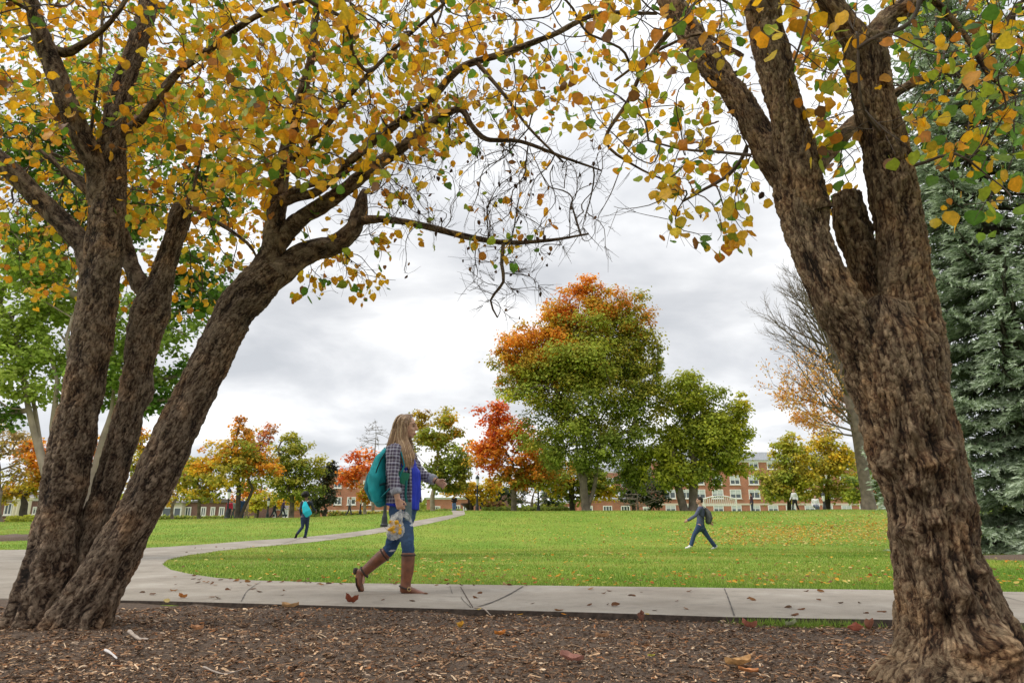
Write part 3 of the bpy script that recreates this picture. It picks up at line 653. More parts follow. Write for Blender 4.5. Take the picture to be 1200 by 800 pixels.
# ------------------------------------------------------------------ near trunks: traced, with real bark relief
def limb_pts(rows, step=.03):
    """rows (px, py, Y, width in px) -> world points and radii"""
    Q = []
    for px, py, Y_, w_ in rows: Q.append([*at(px, py, Y_), w_ / 2 * mpp(px, py, Y_)])
    return spline(Q, step)
def trunk_mesh(name, Q, sides, rough, seed, bumps=(), flare=0.0, lobes=5, origin=(0, 0, 0), capend=False, fl=46):
    P, R = Q[:, :3], Q[:, 3] * .95; T = nrm(np.gradient(P, axis=0)); s = np.concatenate([[0], np.cumsum(np.linalg.norm(np.diff(P, axis=0), axis=1))])
    S = [nrm(np.cross(T[0], [0, 1, 0]))]
    for i in range(1, len(P)): v = S[-1] - T[i] * S[-1].dot(T[i]); S.append(nrm(v))
    S = np.array(S); Nn = np.cross(T, S); r0 = float(np.mean(R)); V, B, HK = [], [], []; rr = random.Random(seed); ph = rr.uniform(0, 6)
    for i in range(len(P)):
        for j in range(sides):
            a = 2 * math.pi * j / sides; ca, sa = math.cos(a), math.sin(a)
            q = Vector((ca * r0, sa * r0, s[i])); d = 0
            d += rough * R[i] * .13 * noise.fractal(Vector((q.x * 5 + seed, q.y * 5, q.z * 2.2)), 1, 2, 3)
            rid = 1 - abs(noise.noise(Vector((q.x * 17 + seed, q.y * 17, q.z * 5.0)))) * 2
            d += rough * .015 * (rid - .55) * min(1, R[i] / .08)
            d += rough * .006 * noise.fractal(Vector((q.x * 42, q.y * 42, q.z * 22 + seed)), .8, 2, 3) * min(1, R[i] / .05)
            wq = noise.noise_vector(Vector((q.x * 11, q.y * 11, q.z * 7 + seed))) * .55
            dd, pp = noise.voronoi(Vector((q.x * fl + wq.x, q.y * fl + wq.y, q.z * fl * .30 + wq.z + seed)))
            e_ = min(1.0, (dd[1] - dd[0]) * 3.4); tilt = noise.cell(pp[0] * 9.7); hgt = e_ * (.55 + .45 * tilt)
            d += rough * .0075 * (hgt - .5) * min(1, R[i] / .05); HK.append(.15 + .55 * hgt + .22 * rid)
            if flare: d += flare * .9 * math.exp(-s[i] / .7) * noise.noise(Vector((ca * 3.2 + seed, sa * 3.2, s[i] * .9)))
            if flare:
                f_ = math.exp(-s[i] / .22); d += flare * f_ * (.35 + .65 * max(0, math.cos(lobes * a + ph) + .35 * math.cos(2 * a + ph * 2)))
            for bs, ba, amp, sg in bumps:
                da = (a - ba + 2 * math.pi) % (2 * math.pi) - math.pi; e = ((s[i] - bs) / sg) ** 2 + (da * R[i] / sg) ** 2
                if e < 9: d += 1.5 * amp * math.exp(-e) * (1 + .5 * noise.noise(q * 50))
            rad = max(R[i] * .3, R[i] + d); V.append(P[i] + rad * (ca * S[i] + sa * Nn[i])); B.append((ca * r0, sa * r0, s[i] + seed))
    V = np.array(V) - np.asarray(origin); m_ = len(P); i = np.arange(m_ - 1)[:, None] * sides; j = np.arange(sides)[None]; k = (j + 1) % sides
    q = np.stack([i + j, i + k, i + sides + k, i + sides + j], -1).reshape(-1, 4); loops = q.ravel(); sizes = np.full(len(q), 4)
    if capend:
        loops = np.concatenate([loops, np.arange((m_ - 1) * sides, m_ * sides)]); sizes = np.append(sizes, sides)
    me = fastmesh(name, V, loops, sizes, smooth=True); at_ = me.attributes.new('bk', 'FLOAT_VECTOR', 'POINT'); at_.data.foreach_set('vector', np.array(B, np.float32).ravel())
    a2 = me.attributes.new('bkh', 'FLOAT', 'POINT'); a2.data.foreach_set('value', np.array(HK, np.float32)); return me

def inpx(n, px0, px1, py0, py1, Y0, Y1):
    out = []
    for _ in range(n): out.append(at(rng.uniform(px0, px1), rng.uniform(py0, py1), rng.uniform(Y0, Y1)))
    return out
def leafify(name, root, origin, nodes, dirs, per, size, pal, wts, seed, mat, greenfn=None):
    pos, xd, zd, sz = [], [], [], []
    for p, d in zip(nodes, dirs):
        for _ in range(rng.poisson(per)):
            o_ = p + rng.normal(0, .055, 3) + np.array([0, 0, -.02]); pos.append(o_)
            xd.append(np.array([rng.normal(0, .6), rng.normal(0, .6), -.75 + rng.normal(0, .35)]) + d * .35); sz.append(size * rng.uniform(.55, 1.25))
    pos = np.array(pos); n = len(pos); xd = nrm(np.array(xd)); zd = nrm(rng.normal(0, 1, (n, 3)) + np.array([0, -.5, .55]))
    c = leafpal(n, pal, wts)
    if greenfn is not None: c = greenfn(pos, c)
    sz = np.array(sz); s3 = np.stack([np.array(sz), np.array(sz) * rng.uniform(.85, 1.1, n), np.array(sz) * rng.uniform(-.3, 1.9, n)], 1)
    h = n // 2; cv = [1.12, 1.12, 1.1, 1.05, .8, .95, .92, .92, .88, .95, .92, .92, .88, .6, .6]
    me1 = inst(name, LT, LF, pos[:h], frames(xd[:h], zd[:h]), s3[:h], c[:h], origin, True, cv, .035); me2 = inst(name, LT2, LF, pos[h:], frames(xd[h:], zd[h:]), s3[h:], c[h:], origin, True, cv, .04)
    link(name, me2, mat, root)
    return link(name, me1, mat, root)
    return link(name, inst(name, LT, LF, pos, frames(xd, zd), s3, c, origin, True, [1.12, 1.12, 1.1, 1.05, .85, .95, .95, .95, .9, .95, .95, .95, .9, .6, .6], .035), mat, root)

YEL = [(.82, .46, .022), (.77, .35, .02), (.70, .50, .035), (.36, .44, .04), (.13, .26, .028), (.58, .22, .028), (.22, .10, .03)]

def near_tree(name, label, limbs, extra, base, mat, tips, leafw, leaf_size, per, seed, bare=(), group=None, wts=(5, 2.6, 2.6, 2.2, 1.7, .9, .4), greenfn=None):
    root = thing(name, label, 'tree', base); O = np.array(base); nodes, caps = [], []
    for (nm, rows, sides, kw) in limbs:
        Q = limb_pts(rows, kw.pop('step', .03)); kw.setdefault('seed', seed)
        link(nm, trunk_mesh(nm, Q, sides, origin=O, **kw), mat, root)
        if nm == 'branch' or kw.get('sprout'):
            k = slice(len(Q) // 4, None, 3); nodes += list(Q[k, :3]); caps += list(Q[k, 3])
    for rows in extra:
        Q = limb_pts(rows, .05); nodes += list(Q[:, :3]); caps += list(Q[:, 3])
        link('branch', trunk_mesh('branch', Q, 10, .5, seed, origin=O), M['twig'] if Q[0, 3] < .012 else mat, root)
    T = np.array(list(tips) + list(bare)); P, par, tn = grow(nodes, None, T, .05, .5, .30, .04); nr = len(nodes)
    nt_ = len(tips); wood = chains(P, par, nr, .0015, .36, .02)
    for q_, i in enumerate(tn):
        for _ in range(3 if q_ >= nt_ else 1):
            up_ = i
            for _k in range(int(rng.integers(0, 5))):
                if par[up_] >= nr: up_ = par[up_]
            d = nrm(P[up_] - P[max(par[up_], 0)] + rng.normal(0, .018, 3)); l_ = rng.uniform(.04, .17); b_ = P[up_] + d * l_ * .5 + rng.normal(0, .006, 3); wood.append((np.stack([P[up_], b_, P[up_] + d * l_ + rng.normal(0, .008, 3)]), np.array([.0014, .0012, .0008])))
    link('twigs', tubemesh('twigs', wood, 4, O), M['twig'], root)
    dirs = nrm(P[tn[:nt_]] - P[np.maximum(par[tn[:nt_]], 0)])
    leafify('leaves', root, O, P[tn[:nt_]], dirs, per, leaf_size, YEL, wts, seed, M['leaf'], greenfn)
    if len(bare):
        bt = tn[nt_:]; pos, xd = [], []
        for i in bt:
            if rng.random() < .22: pos.append(P[i] + rng.normal(0, .02, 3)); xd.append((rng.normal(0, .4), rng.normal(0, .4), -1))
        n = len(pos); xd = nrm(np.array(xd)); zd = nrm(rng.normal(0, 1, (n, 3))); sz = rng.uniform(.022, .045, n)
        o_ = link('withered_leaves', inst('withered_leaves', LT, LF, np.array(pos), frames(xd, zd), np.stack([sz, sz * .7, sz * 2.5], 1), leafpal(n, [(.06, .035, .025), (.12, .06, .035), (.35, .17, .05)], [3, 2, 1]), O, True), M['leaf_far'], root); o_['kind'] = 'stuff'
    return root

# left tree: three leaning stems from one foot
bl = ground(72, 737); YB = float(bl[1])
lim = [
 ('trunk', [(32, 760, YB, 80), (43, 732, YB, 70), (55, 690, YB, 64), (65, 640, YB, 55), (73, 590, YB, 51), (89, 500, YB - .05, 48), (108, 400, YB - .1, 45), (119, 310, YB - .12, 43), (125, 250, YB - .12, 39), (128, 195, YB - .12, 36), (132, 165, YB - .12, 30), (137, 135, YB - .1, 26), (148, 90, YB - .1, 24), (164, 45, YB - .05, 21), (174, 0, YB, 19), (180, -70, YB + .1, 16), (170, -150, YB + .2, 12)], 100, dict(rough=1.0, flare=.05, step=.013, fl=82, bumps=[(2.9, 4.7, .012, .04)])),
 ('trunk', [(88, 745, YB + .1, 62), (98, 700, YB + .12, 52), (105, 650, YB + .14, 41), (121, 590, YB + .16, 36), (140, 530, YB + .18, 33), (155, 470, YB + .2, 34), (168, 400, YB + .22, 37), (176, 368, YB + .24, 44), (186, 335, YB + .25, 33), (195, 305, YB + .26, 24), (205, 275, YB + .26, 23), (212, 250, YB + .26, 25), (215, 241, YB + .26, 20)], 84, dict(rough=1.0, capend=True, step=.013, fl=82, bumps=[(1.62, 1.2, .03, .09)])),
 ('trunk', [(78, 756, YB - .08, 84), (92, 730, YB - .08, 70), (115, 690, YB - .08, 60), (139, 645, YB - .06, 55), (164, 600, YB - .04, 51), (209, 500, YB, 48), (259, 400, YB + .05, 45), (276, 365, YB + .06, 48), (298, 338, YB + .08, 50), (318, 315, YB + .08, 42)], 104, dict(rough=1.0, flare=.05, step=.013, fl=82)),
 ('branch', [(300, 335, YB + .08, 40), (314, 305, YB + .05, 30), (321, 275, YB, 25), (325, 240, YB - .05, 22), (331, 200, YB - .1, 19), (343, 150, YB - .15, 16), (354, 110, YB - .2, 13), (364, 70, YB - .25, 11), (370, 20, YB - .3, 9), (380, -50, YB - .4, 7)], 18, dict(rough=.8)),
 ('branch', [(305, 335, YB + .08, 40), (335, 312, YB + .12, 36), (365, 294, YB + .2, 26), (392, 288, YB + .3, 24), (412, 272, YB + .35, 22), (422, 250, YB + .4, 19), (425, 232, YB + .4, 12), (427, 222, YB + .4, 5)], 18, dict(rough=1.1)),
 ('branch', [(320, 292, YB + .05, 26), (345, 262, YB, 22), (375, 242, YB - .1, 20), (405, 222, YB - .2, 18), (440, 195, YB - .3, 16), (480, 166, YB - .35, 13), (515, 138, YB - .4, 11), (540, 128, YB - .4, 9), (552, 146, YB - .4, 7), (570, 163, YB - .4, 6), (610, 166, YB - .4, 5), (665, 186, YB - .4, 3.5), (705, 200, YB - .4, 2)], 16, dict(rough=.8)),
 ('branch', [(326, 236, YB - .05, 16), (350, 230, YB - .15, 13), (372, 224, YB - .25, 12), (400, 198, YB - .4, 11), (435, 168, YB - .5, 11), (468, 143, YB - .6, 10), (503, 118, YB - .65, 10), (540, 80, YB - .7, 9), (590, 63, YB - .7, 8), (650, 40, YB - .75, 7), (700, 17, YB - .75, 6), (770, 16, YB - .75, 4)], 14, dict(rough=.7)),
 ('branch', [(424, 258, YB + .35, 11), (450, 257, YB + .35, 9), (495, 264, YB + .35, 9), (540, 276, YB + .35, 8), (590, 284, YB + .35, 6.5), (640, 282, YB + .35, 4.5), (690, 274, YB + .35, 2.5)], 12, dict(rough=.8)),
 ('branch', [(120, 250, YB - .12, 30), (113, 200, YB - .2, 26), (98, 165, YB - .28, 25), (80, 122, YB - .35, 25), (64, 80, YB - .4, 22), (52, 52, YB - .45, 21), (42, 20, YB - .5, 18), (32, -20, YB - .55, 16), (25, -90, YB - .6, 12)], 20, dict(rough=.9)),
 ('branch', [(112, 325, YB - .1, 34), (100, 292, YB - .1, 27), (75, 262, YB - .1, 25), (45, 232, YB - .1, 23), (10, 196, YB - .1, 21), (-40, 150, YB, 18), (-90, 90, YB + .1, 13)], 20, dict(rough=.9)),
 ('branch', [(140, 160, YB - .1, 14), (165, 140, YB - .2, 11), (192, 105, YB - .3, 11), (212, 82, YB - .35, 10), (240, 62, YB - .4, 9), (300, 20, YB - .5, 7), (372, -4, YB - .55, 5)], 12, dict(rough=.7)),
 ('branch', [(180, 350, YB + .25, 26), (163, 330, YB + .25, 22), (152, 305, YB + .3, 20), (144, 280, YB + .3, 18), (138, 255, YB + .35, 14), (120, 225, YB + .45, 11), (85, 205, YB + .5, 9), (52, 180, YB + .6, 7)], 16, dict(rough=.9)),
]
ext_ = [[(108, 230, YB, 10), (80, 205, YB, 7), (40, 170, YB, 4)], [(214, 250, YB + .26, 6), (228, 215, YB + .3, 4), (238, 165, YB + .3, 3)], [(225, 244, YB + .2, 6), (262, 265, YB + .2, 5), (290, 285, YB + .1, 4), (300, 300, YB + .1, 3)],
        [(590, 284, YB + .35, 5), (588, 310, YB + .35, 4.5), (590, 330, YB + .35, 4), (575, 352, YB + .35, 3), (583, 372, YB + .35, 2)], [(332, 195, YB - .1, 10), (372, 160, YB - .3, 8), (420, 100, YB - .5, 6), (470, 50, YB - .7, 4.5), (520, 5, YB - .8, 4)],
        [(335, 232, YB - .1, 9), (345, 222, YB - .2, 8), (390, 210, YB - .4, 6), (425, 190, YB - .5, 4)], [(52, 52, YB - .4, 13), (75, 62, YB - .4, 12), (100, 50, YB - .5, 8), (130, 25, YB - .6, 6), (160, -20, YB - .6, 5)], [(103, 235, YB, 5), (105, 170, YB - .1, 4), (118, 60, YB - .3, 3.5), (120, -30, YB - .4, 3)],
        [(560, 75, YB - .7, 6), (590, 110, YB - .7, 4.5), (620, 150, YB - .7, 3.5), (660, 190, YB - .7, 2.5)]]
tips = (inpx(620, -60, 270, -60, 170, YB - .8, YB + 1.6) + inpx(470, -40, 330, 100, 255, YB - .3, YB + 1.7) + inpx(330, 230, 420, -60, 130, YB - 1.4, YB + 1.0) + inpx(180, 250, 400, 110, 215, YB - 1.1, YB + .7)
        + inpx(230, 400, 560, -50, 115, YB - 1.2, YB + .9) + inpx(95, 400, 530, 115, 200, YB - 1.3, YB + .6) + inpx(85, 550, 700, -40, 75, YB - 1.3, YB + .6) + inpx(45, 560, 690, 75, 145, YB - 1.3, YB + .3)
        + inpx(44, 440, 640, 140, 310, YB - .3, YB + .8) + inpx(34, 345, 450, 290, 350, YB + .2, YB + .9) + inpx(18, 350, 470, 210, 290, YB - .5, YB + .5) + inpx(26, 0, 130, 300, 350, YB + .8, YB + 1.6) + inpx(75, 140, 310, 240, 330, YB + .4, YB + 1.4) + inpx(30, 110, 280, 325, 365, YB + .5, YB + 1.4)
        + inpx(300, -80, 330, 20, 250, YB + 1.2, YB + 3.0) + inpx(60, 130, 310, 240, 350, YB + 1.2, YB + 2.4) + inpx(60, -60, 100, 235, 290, YB + .5, YB + 1.5) + inpx(200, -350, -60, -200, 200, YB - 1, YB + 1.5) + inpx(200, -100, 500, -330, -60, YB - 1, YB + 1.5))
bare = inpx(240, 430, 620, 130, 270, YB - .7, YB + .5) + inpx(190, 560, 715, 160, 300, YB - .4, YB + .8) + inpx(75, 540, 650, 285, 345, YB, YB + .7) + inpx(18, 560, 610, 340, 378, YB, YB + .6) + inpx(120, 300, 620, 10, 140, YB - 1, YB + .4) + inpx(60, 0, 110, 215, 300, YB + .4, YB + 1.4) + inpx(50, 380, 480, 200, 330, YB, YB + .7)
def over(n, x0, x1, y0, y1, z0, z1): return [np.array([rng.uniform(x0, x1), rng.uniform(y0, y1), rng.uniform(z0, z1)]) for _ in range(n)]
tips += over(420, -5.2, -.2, 1.0, 4.4, 3.3, 5.4) + over(160, -5.5, -.5, -1.2, 1.2, 2.7, 4.8)  # unseen crown overhead and behind the camera, added to shade trunks and mulch
near_tree('autumn_tree', 'large three stemmed tree with yellow leaves leaning right from the mulch bed', lim, ext_, bl, M['bark'], tips, None, .064, 3.1, 3, bare)

# right tree: one heavy burred trunk that splits in four
YR = 3.02; br = np.array([at(1118, 812, YR)[0], YR, float(mulch_z(np.array([at(1118, 812, YR)[0]]), np.array([YR]))[0])])
lim = [
 ('trunk', [(1121, 838, YR, 205), (1119, 812, YR, 182), (1119, 780, YR, 154), (1115, 745, YR, 132), (1107, 700, YR, 108), (1097, 650, YR, 94), (1089, 600, YR, 92), (1078, 550, YR, 100), (1065, 500, YR, 105), (1054, 450, YR, 109), (1044, 410, YR, 103), (1038, 385, YR, 86), (1034, 362, YR, 56), (1032, 348, YR, 20)], 230,
   dict(rough=1.1, flare=.055, lobes=6, step=.0065, fl=76, bumps=[(.30, 4.9, .045, .06), (.36, 4.15, -.055, .055), (.28, 4.35, .03, .04), (.62, 4.0, .028, .03), (.75, 4.25, .034, .035), (.82, 4.65, .02, .03), (.90, 3.95, .03, .04), (.98, 4.4, .032, .04), (1.02, 4.85, .028, .03), (.80, 5.2, .018, .03), (.55, 5.1, .02, .03), (.48, 4.55, .03, .035), (1.12, 4.2, .02, .03), (.18, 4.5, .04, .07), (.7, 3.6, .03, .04), (1.0, 3.5, .025, .04)])),
 ('trunk', [(1056, 530, YR + .02, 36), (1040, 470, YR, 56), (1018, 420, YR - .02, 60), (996, 380, YR - .03, 58), (975, 345, YR - .04, 55), (959, 310, YR - .03, 50), (949, 280, YR, 51), (941, 248, YR + .02, 58), (932, 215, YR + .04, 54)], 150, dict(rough=1.1, seed=13, step=.0075, fl=92)),
 ('trunk', [(1074, 520, YR + .03, 50), (1068, 450, YR + .03, 80), (1065, 400, YR + .03, 76), (1062, 350, YR + .02, 63), (1056, 290, YR, 55), (1046, 230, YR - .03, 53), (1036, 180, YR - .06, 51), (1028, 140, YR - .1, 48), (1021, 105, YR - .12, 45), (1016, 75, YR - .14, 46), (1012, 50, YR - .15, 44)], 130, dict(rough=1.0, seed=21, step=.0075, fl=92, bumps=[(1.05, 4.7, .012, .03)])),
 ('trunk', [(1058, 440, YR + .08, 44), (1043, 400, YR + .1, 37), (1030, 365, YR + .12, 34), (1019, 330, YR + .13, 34), (1009, 298, YR + .14, 36), (998, 265, YR + .14, 39), (991, 228, YR + .14, 35)], 100, dict(rough=1.2, seed=31, step=.009, fl=92, capend=True)),
 ('branch', [(944, 240, YR + .03, 44), (925, 212, YR + .08, 40), (905, 185, YR + .12, 37), (885, 148, YR + .18, 34), (862, 112, YR + .25, 31), (835, 78, YR + .32, 30), (810, 42, YR + .4, 29), (788, 5, YR + .45, 28), (765, -40, YR + .5, 25), (730, -110, YR + .6, 18)], 84, dict(rough=1.0, seed=41, step=.01, fl=90)),
 ('branch', [(950, 250, YR, 50), (940, 212, YR - .03, 48), (929, 165, YR - .06, 44), (918, 120, YR - .1, 42), (908, 75, YR - .13, 41), (899, 30, YR - .16, 40), (892, -10, YR - .2, 38), (885, -90, YR - .2, 32), (880, -200, YR - .2, 22)], 100, dict(rough=1.0, seed=51, step=.01, fl=90)),
 ('branch', [(1014, 75, YR - .14, 38), (1003, 48, YR - .16, 34), (990, 25, YR - .18, 29), (972, 0, YR - .2, 25), (950, -45, YR - .2, 20), (925, -120, YR - .1, 14)], 60, dict(rough=1.0, seed=61, step=.013, fl=90)),
 ('branch', [(1016, 75, YR - .14, 38), (1027, 45, YR - .16, 32), (1044, 22, YR - .16, 27), (1066, 4, YR - .15, 24), (1100, -30, YR - .1, 20), (1150, -90, YR, 14)], 60, dict(rough=1.0, seed=71, step=.013, fl=90)),
 ('branch', [(950, 200, YR + .2, 24), (965, 185, YR + .3, 21), (985, 162, YR + .35, 19), (1003, 142, YR + .4, 17), (1030, 122, YR + .45, 13), (1075, 95, YR + .5, 10), (1120, 80, YR + .5, 7)], 16, dict(rough=.9, seed=81)),
]
ext_ = [[(876, 170, YR + .2, 5), (868, 188, YR + .25, 5), (850, 208, YR + .3, 4.5), (825, 222, YR + .35, 4), (800, 236, YR + .35, 3)], [(880, 182, YR + .1, 4), (840, 178, YR + .2, 3.5), (800, 175, YR + .3, 3), (760, 165, YR + .3, 2)], [(870, 66, YR + .1, 6), (845, 52, YR + .15, 5), (820, 40, YR + .2, 4), (770, 60, YR + .4, 3.5), (720, 95, YR + .5, 3)],
        [(790, 30, YR + .45, 8), (760, 70, YR + .6, 6), (735, 120, YR + .7, 5), (710, 165, YR + .7, 4), (745, 195, YR + .7, 3), (790, 216, YR + .7, 2)], [(1050, 200, YR - .05, 5), (1085, 190, YR - .1, 4), (1120, 180, YR - .2, 3.5), (1150, 200, YR - .2, 2.5)], [(1085, -10, YR - .1, 10), (1130, 40, YR - .1, 7), (1160, 90, YR - .1, 5), (1190, 110, YR - .1, 4)],
        [(1035, 160, YR - .1, 4), (1010, 120, YR - .4, 3), (1005, 40, YR - .5, 3)], [(915, 110, YR - .1, 3.5), (935, 60, YR - .3, 3), (950, 10, YR - .3, 3)], [(1195, 5, YR + .1, 8), (1165, 45, YR + .1, 7), (1138, 85, YR + .1, 5), (1120, 110, YR + .1, 3)]]
tips = (inpx(100, 690, 880, -40, 60, YR - .6, YR + 1.3) + inpx(85, 680, 850, 60, 165, YR - .1, YR + 1.3) + inpx(40, 730, 870, 150, 215, YR, YR + .9) + inpx(34, 775, 880, 205, 285, YR, YR + .8) + inpx(95, 930, 1005, 10, 200, YR - .4, YR + 1.2) + inpx(70, 880, 1040, -60, 60, YR - .6, YR + 1.0)
        + inpx(150, 1040, 1220, -50, 115, YR - .7, YR + .9) + inpx(70, 1055, 1210, 105, 185, YR - .6, YR + .8) + inpx(20, 1110, 1205, 180, 250, YR - .4, YR + .7) + inpx(14, 950, 1010, 190, 240, YR + .2, YR + 1) + inpx(60, 1200, 1420, -150, 200, YR - .6, YR + .8) + inpx(80, 700, 1200, -260, -50, YR - .6, YR + .8))
bare = inpx(55, 690, 900, 40, 260, YR, YR + 1.0) + inpx(20, 900, 1050, 0, 200, YR - .2, YR + .8)
tips += over(360, -.6, 4.6, .6, 3.4, 3.0, 5.0) + over(160, -.4, 4.4, -1.4, .9, 2.5, 4.4)  # unseen part of this crown above the camera, added to darken the trunk front
def greener(pos, c):
    t = pos[:, 0] > at(1045, 100, YR)[0]; k = t & (rng.random(len(pos)) < .42); c[k] = leafpal(int(k.sum()), [(.13, .28, .035), (.25, .38, .05), (.09, .2, .03)], [2, 2, 1]); return c
near_tree('autumn_tree', 'nearest tree with thick burred trunk dividing into four rough limbs at right', lim, ext_, br, M['bark_right'], tips, None, .060, 2.6, 7, bare, wts=(4, 2.5, 2.5, 2, 1.7, .9, .3), greenfn=greener)

# ------------------------------------------------------------------ trees across the lawn
LQ = [(0, 0, 0), (.5, -.42, .12), (1, 0, 0), (.5, .42, .12)]
OR, RD, YL, GR, DG, YG, OL, BR, PK = (.78, .30, .035), (.74, .16, .04), (.78, .52, .035), (.31, .37, .05), (.19, .24, .045), (.54, .55, .055), (.48, .41, .06), (.36, .22, .08), (.62, .21, .12)
def far_tree(label, px, Y_, ells, trunk_w, split, mat='bark_far', lean=0, leafpx=3.2, cov=3.0, name='autumn_tree', group='autumn trees across the lawn', nlimb=26, extra_trunk=(), basepy=None, puff=.30, limb_r=None, jit=.35):
    p0 = at(px, basepy or 602, Y_); bx = float(p0[0]); base = np.array([bx, Y_, float(terr(bx, Y_))])
    root = thing(name, label, 'tree', base, group); m_ = mpp(px, 560, Y_)
    pos, nd, cl, centres = [], [], [], []
    for (cx, cy, rx, ry, pal, wts) in ells:
        C = at(cx, cy, Y_); A, B_ = rx * m_ * 1.12, ry * m_ * 1.12; D_ = max(A, B_ * .7) * .8
        n = max(7, int(2.4 * (rx * ry) / max(1, (puff * min(rx, ry)) ** 2 * 1.0)))
        d = rdir(n); rad = rng.random(n)[:, None] ** .5; ctr = C + d * rad * np.array([A, D_, B_]) * .86
        pr = puff * min(A, B_) * rng.uniform(.65, 1.35, n); centres += list(ctr)
        tot = int(cov * 3.14 * rx * ry / (leafpx * leafpx * .45) * 1.25); share = rng.multinomial(tot, pr ** 2 / (pr ** 2).sum())
        pc = leafpal(n, pal, wts)
        for k in range(n):
            q = rdir(share[k]); rr = rng.random(share[k])[:, None] ** .5 * (1 + .25 * rng.normal(size=(share[k], 1))); pp = ctr[k] + q * rr * pr[k] * np.array([1.15, 1.15, .72])
            pos.append(pp); nd.append(q * .6 + np.array([0, 0, .75]) + (ctr[k] - C) / max(A, .1) * .3 + rng.normal(0, .45, (share[k], 3)))
            own = leafpal(share[k], pal, wts); cl.append((.6 * pc[k] + .4 * own) * rng.uniform(.7, 1.3, (share[k], 1)))
    pos = np.concatenate(pos); nd = nrm(np.concatenate(nd)); cl = np.concatenate(cl); n = len(pos)
    keep = pos[:, 2] > base[2] + .25; pos, nd, cl = pos[keep], nd[keep], cl[keep]; n = len(pos)
    s = leafpx * m_ * rng.uniform(.7, 1.4, n); link('crown', inst('crown', LQ, [(0, 1, 2, 3)], pos, frames(np.cross(nd, rdir(n)), nd), s, cl, base), M['leaf_far'], root)
    # wood: trunks to the fork, then limbs grown to the leaf clumps
    wood, nodes = [], []
    for (tpx, tw, tx, ty) in [(px, trunk_w, px + lean, split)] + list(extra_trunk):
        b0 = at(tpx, basepy or 602, Y_); b0[2] = base[2] - .2; tp = at(tx, ty, Y_); top = at(tx + (tx - tpx) * .4, ty - (602 - ty) * .9, Y_)
        Q = spline([[*b0, tw * .5 * m_ * 1.3], [*(b0 + (tp - b0) * .16), tw * .5 * m_ * 1.02], [*(b0 + (tp - b0) * .6 + rng.normal(0, .06, 3)), tw * .47 * m_], [*tp, tw * .42 * m_], [*((tp + top) / 2 + rng.normal(0, .25, 3)), tw * .27 * m_], [*top, tw * .12 * m_]], .35)
        wood.append((Q[:, :3], Q[:, 3])); k = int(len(Q) * .38); nodes += list(Q[k:, :3])
    C = np.array(centres); sel = C[rng.permutation(len(C))[:nlimb * 3]]; P, par, tn = grow(nodes, None, sel, .5, jit, .35)
    wood += chains(P, par, len(nodes), limb_r or .018, .50, trunk_w * .26 * m_)
    link('trunk', tubemesh('trunk', wood, 7, base), M[mat], root); return root
far_tree('tallest maple on the lawn, orange at the top and green below', 687, 46.5, [
    (705, 365, 42, 42, [OR, YL, OL, GR], [5, 1, 2, 1]), (625, 405, 45, 38, [OR, YL, OL], [5, 1.5, 1]), (655, 425, 40, 30, [OR, YL, OL, GR], [3, 2, 2, 1]), (620, 440, 36, 24, [OR, OL, GR], [2, 2, 2]), (672, 360, 30, 32, [OR, RD, OL], [4, 1, 1]), (682, 430, 70, 62, [GR, OL, YG], [4, 3, 1]), (745, 470, 36, 45, [GR, OL, DG], [4, 2, 1]), (690, 340, 22, 20, [OR, OL], [4, 1]), (738, 372, 30, 36, [OR, OL, GR], [2, 3, 3]), (742, 405, 34, 40, [GR, OL, YG], [3, 3, 1]), (604, 412, 24, 26, [OR, YL, OL], [4, 2, 2]), (650, 375, 30, 28, [OR, YL, OL], [4, 2, 1]), (602, 432, 32, 28, [OL, OR, GR], [3, 2, 2]), (690, 400, 60, 40, [GR, YG, OL, OR], [3, 2, 2, 1]), (660, 400, 40, 30, [OR, OL, YL], [3, 2, 1]), (700, 420, 55, 45, [GR, OL, YG, OR], [4, 3, 1.5, .8]), (745, 425, 32, 50, [GR, DG, OL], [4, 1.5, 2]),
    (620, 450, 42, 34, [GR, OL, YG, OR], [4, 2, 1, .6]), (660, 480, 65, 50, [GR, OL, DG, YL], [5, 2, 2, .3]), (725, 490, 48, 45, [GR, DG, OL], [4, 3, 1]), (652, 520, 45, 33, [GR, DG, OL], [4, 2, 1]), (700, 530, 60, 32, [DG, GR], [2, 3]), (770, 430, 10, 30, [OL, GR], [1, 2])],
    10, 552, 'bark_far', -3, 3.0, 2.8, group='trees on the lawn', nlimb=36, extra_trunk=[(689, 6, 678, 550), (687, 5, 699, 550)], name='maple_tree')
far_tree('round green tree with two leaning trunks right of the tallest maple', 803, 47, [(800, 470, 34, 34, [YG, GR], [5, 2]), (795, 552, 30, 20, [YG, (.60, .60, .07)], [3, 2]), (840, 500, 34, 34, [YG, GR], [4, 2]), (868, 480, 16, 20, [YL, YG], [1, 3]),
    (815, 470, 42, 38, [GR, YG, OL], [5, 1.5, 1]), (818, 520, 52, 40, [GR, YG, OL], [4, 2, 1]), (850, 500, 32, 40, [GR, YG], [4, 2]), (790, 510, 38, 40, [GR, YG, DG], [4, 3, 1]), (765, 540, 42, 30, [GR, DG, YG], [4, 2, 2]), (800, 555, 35, 22, [YG, GR], [3, 3]), (862, 538, 26, 22, [GR, YG, YL], [4, 2, .7]), (835, 545, 25, 25, [GR, DG], [3, 1]), (740, 560, 22, 22, [GR, DG], [3, 2])],
    10, 556, 'bark_far', -11, 3.3, 3.4, name='shade_tree', group='trees on the lawn', extra_trunk=[(812, 11, 815, 545)])
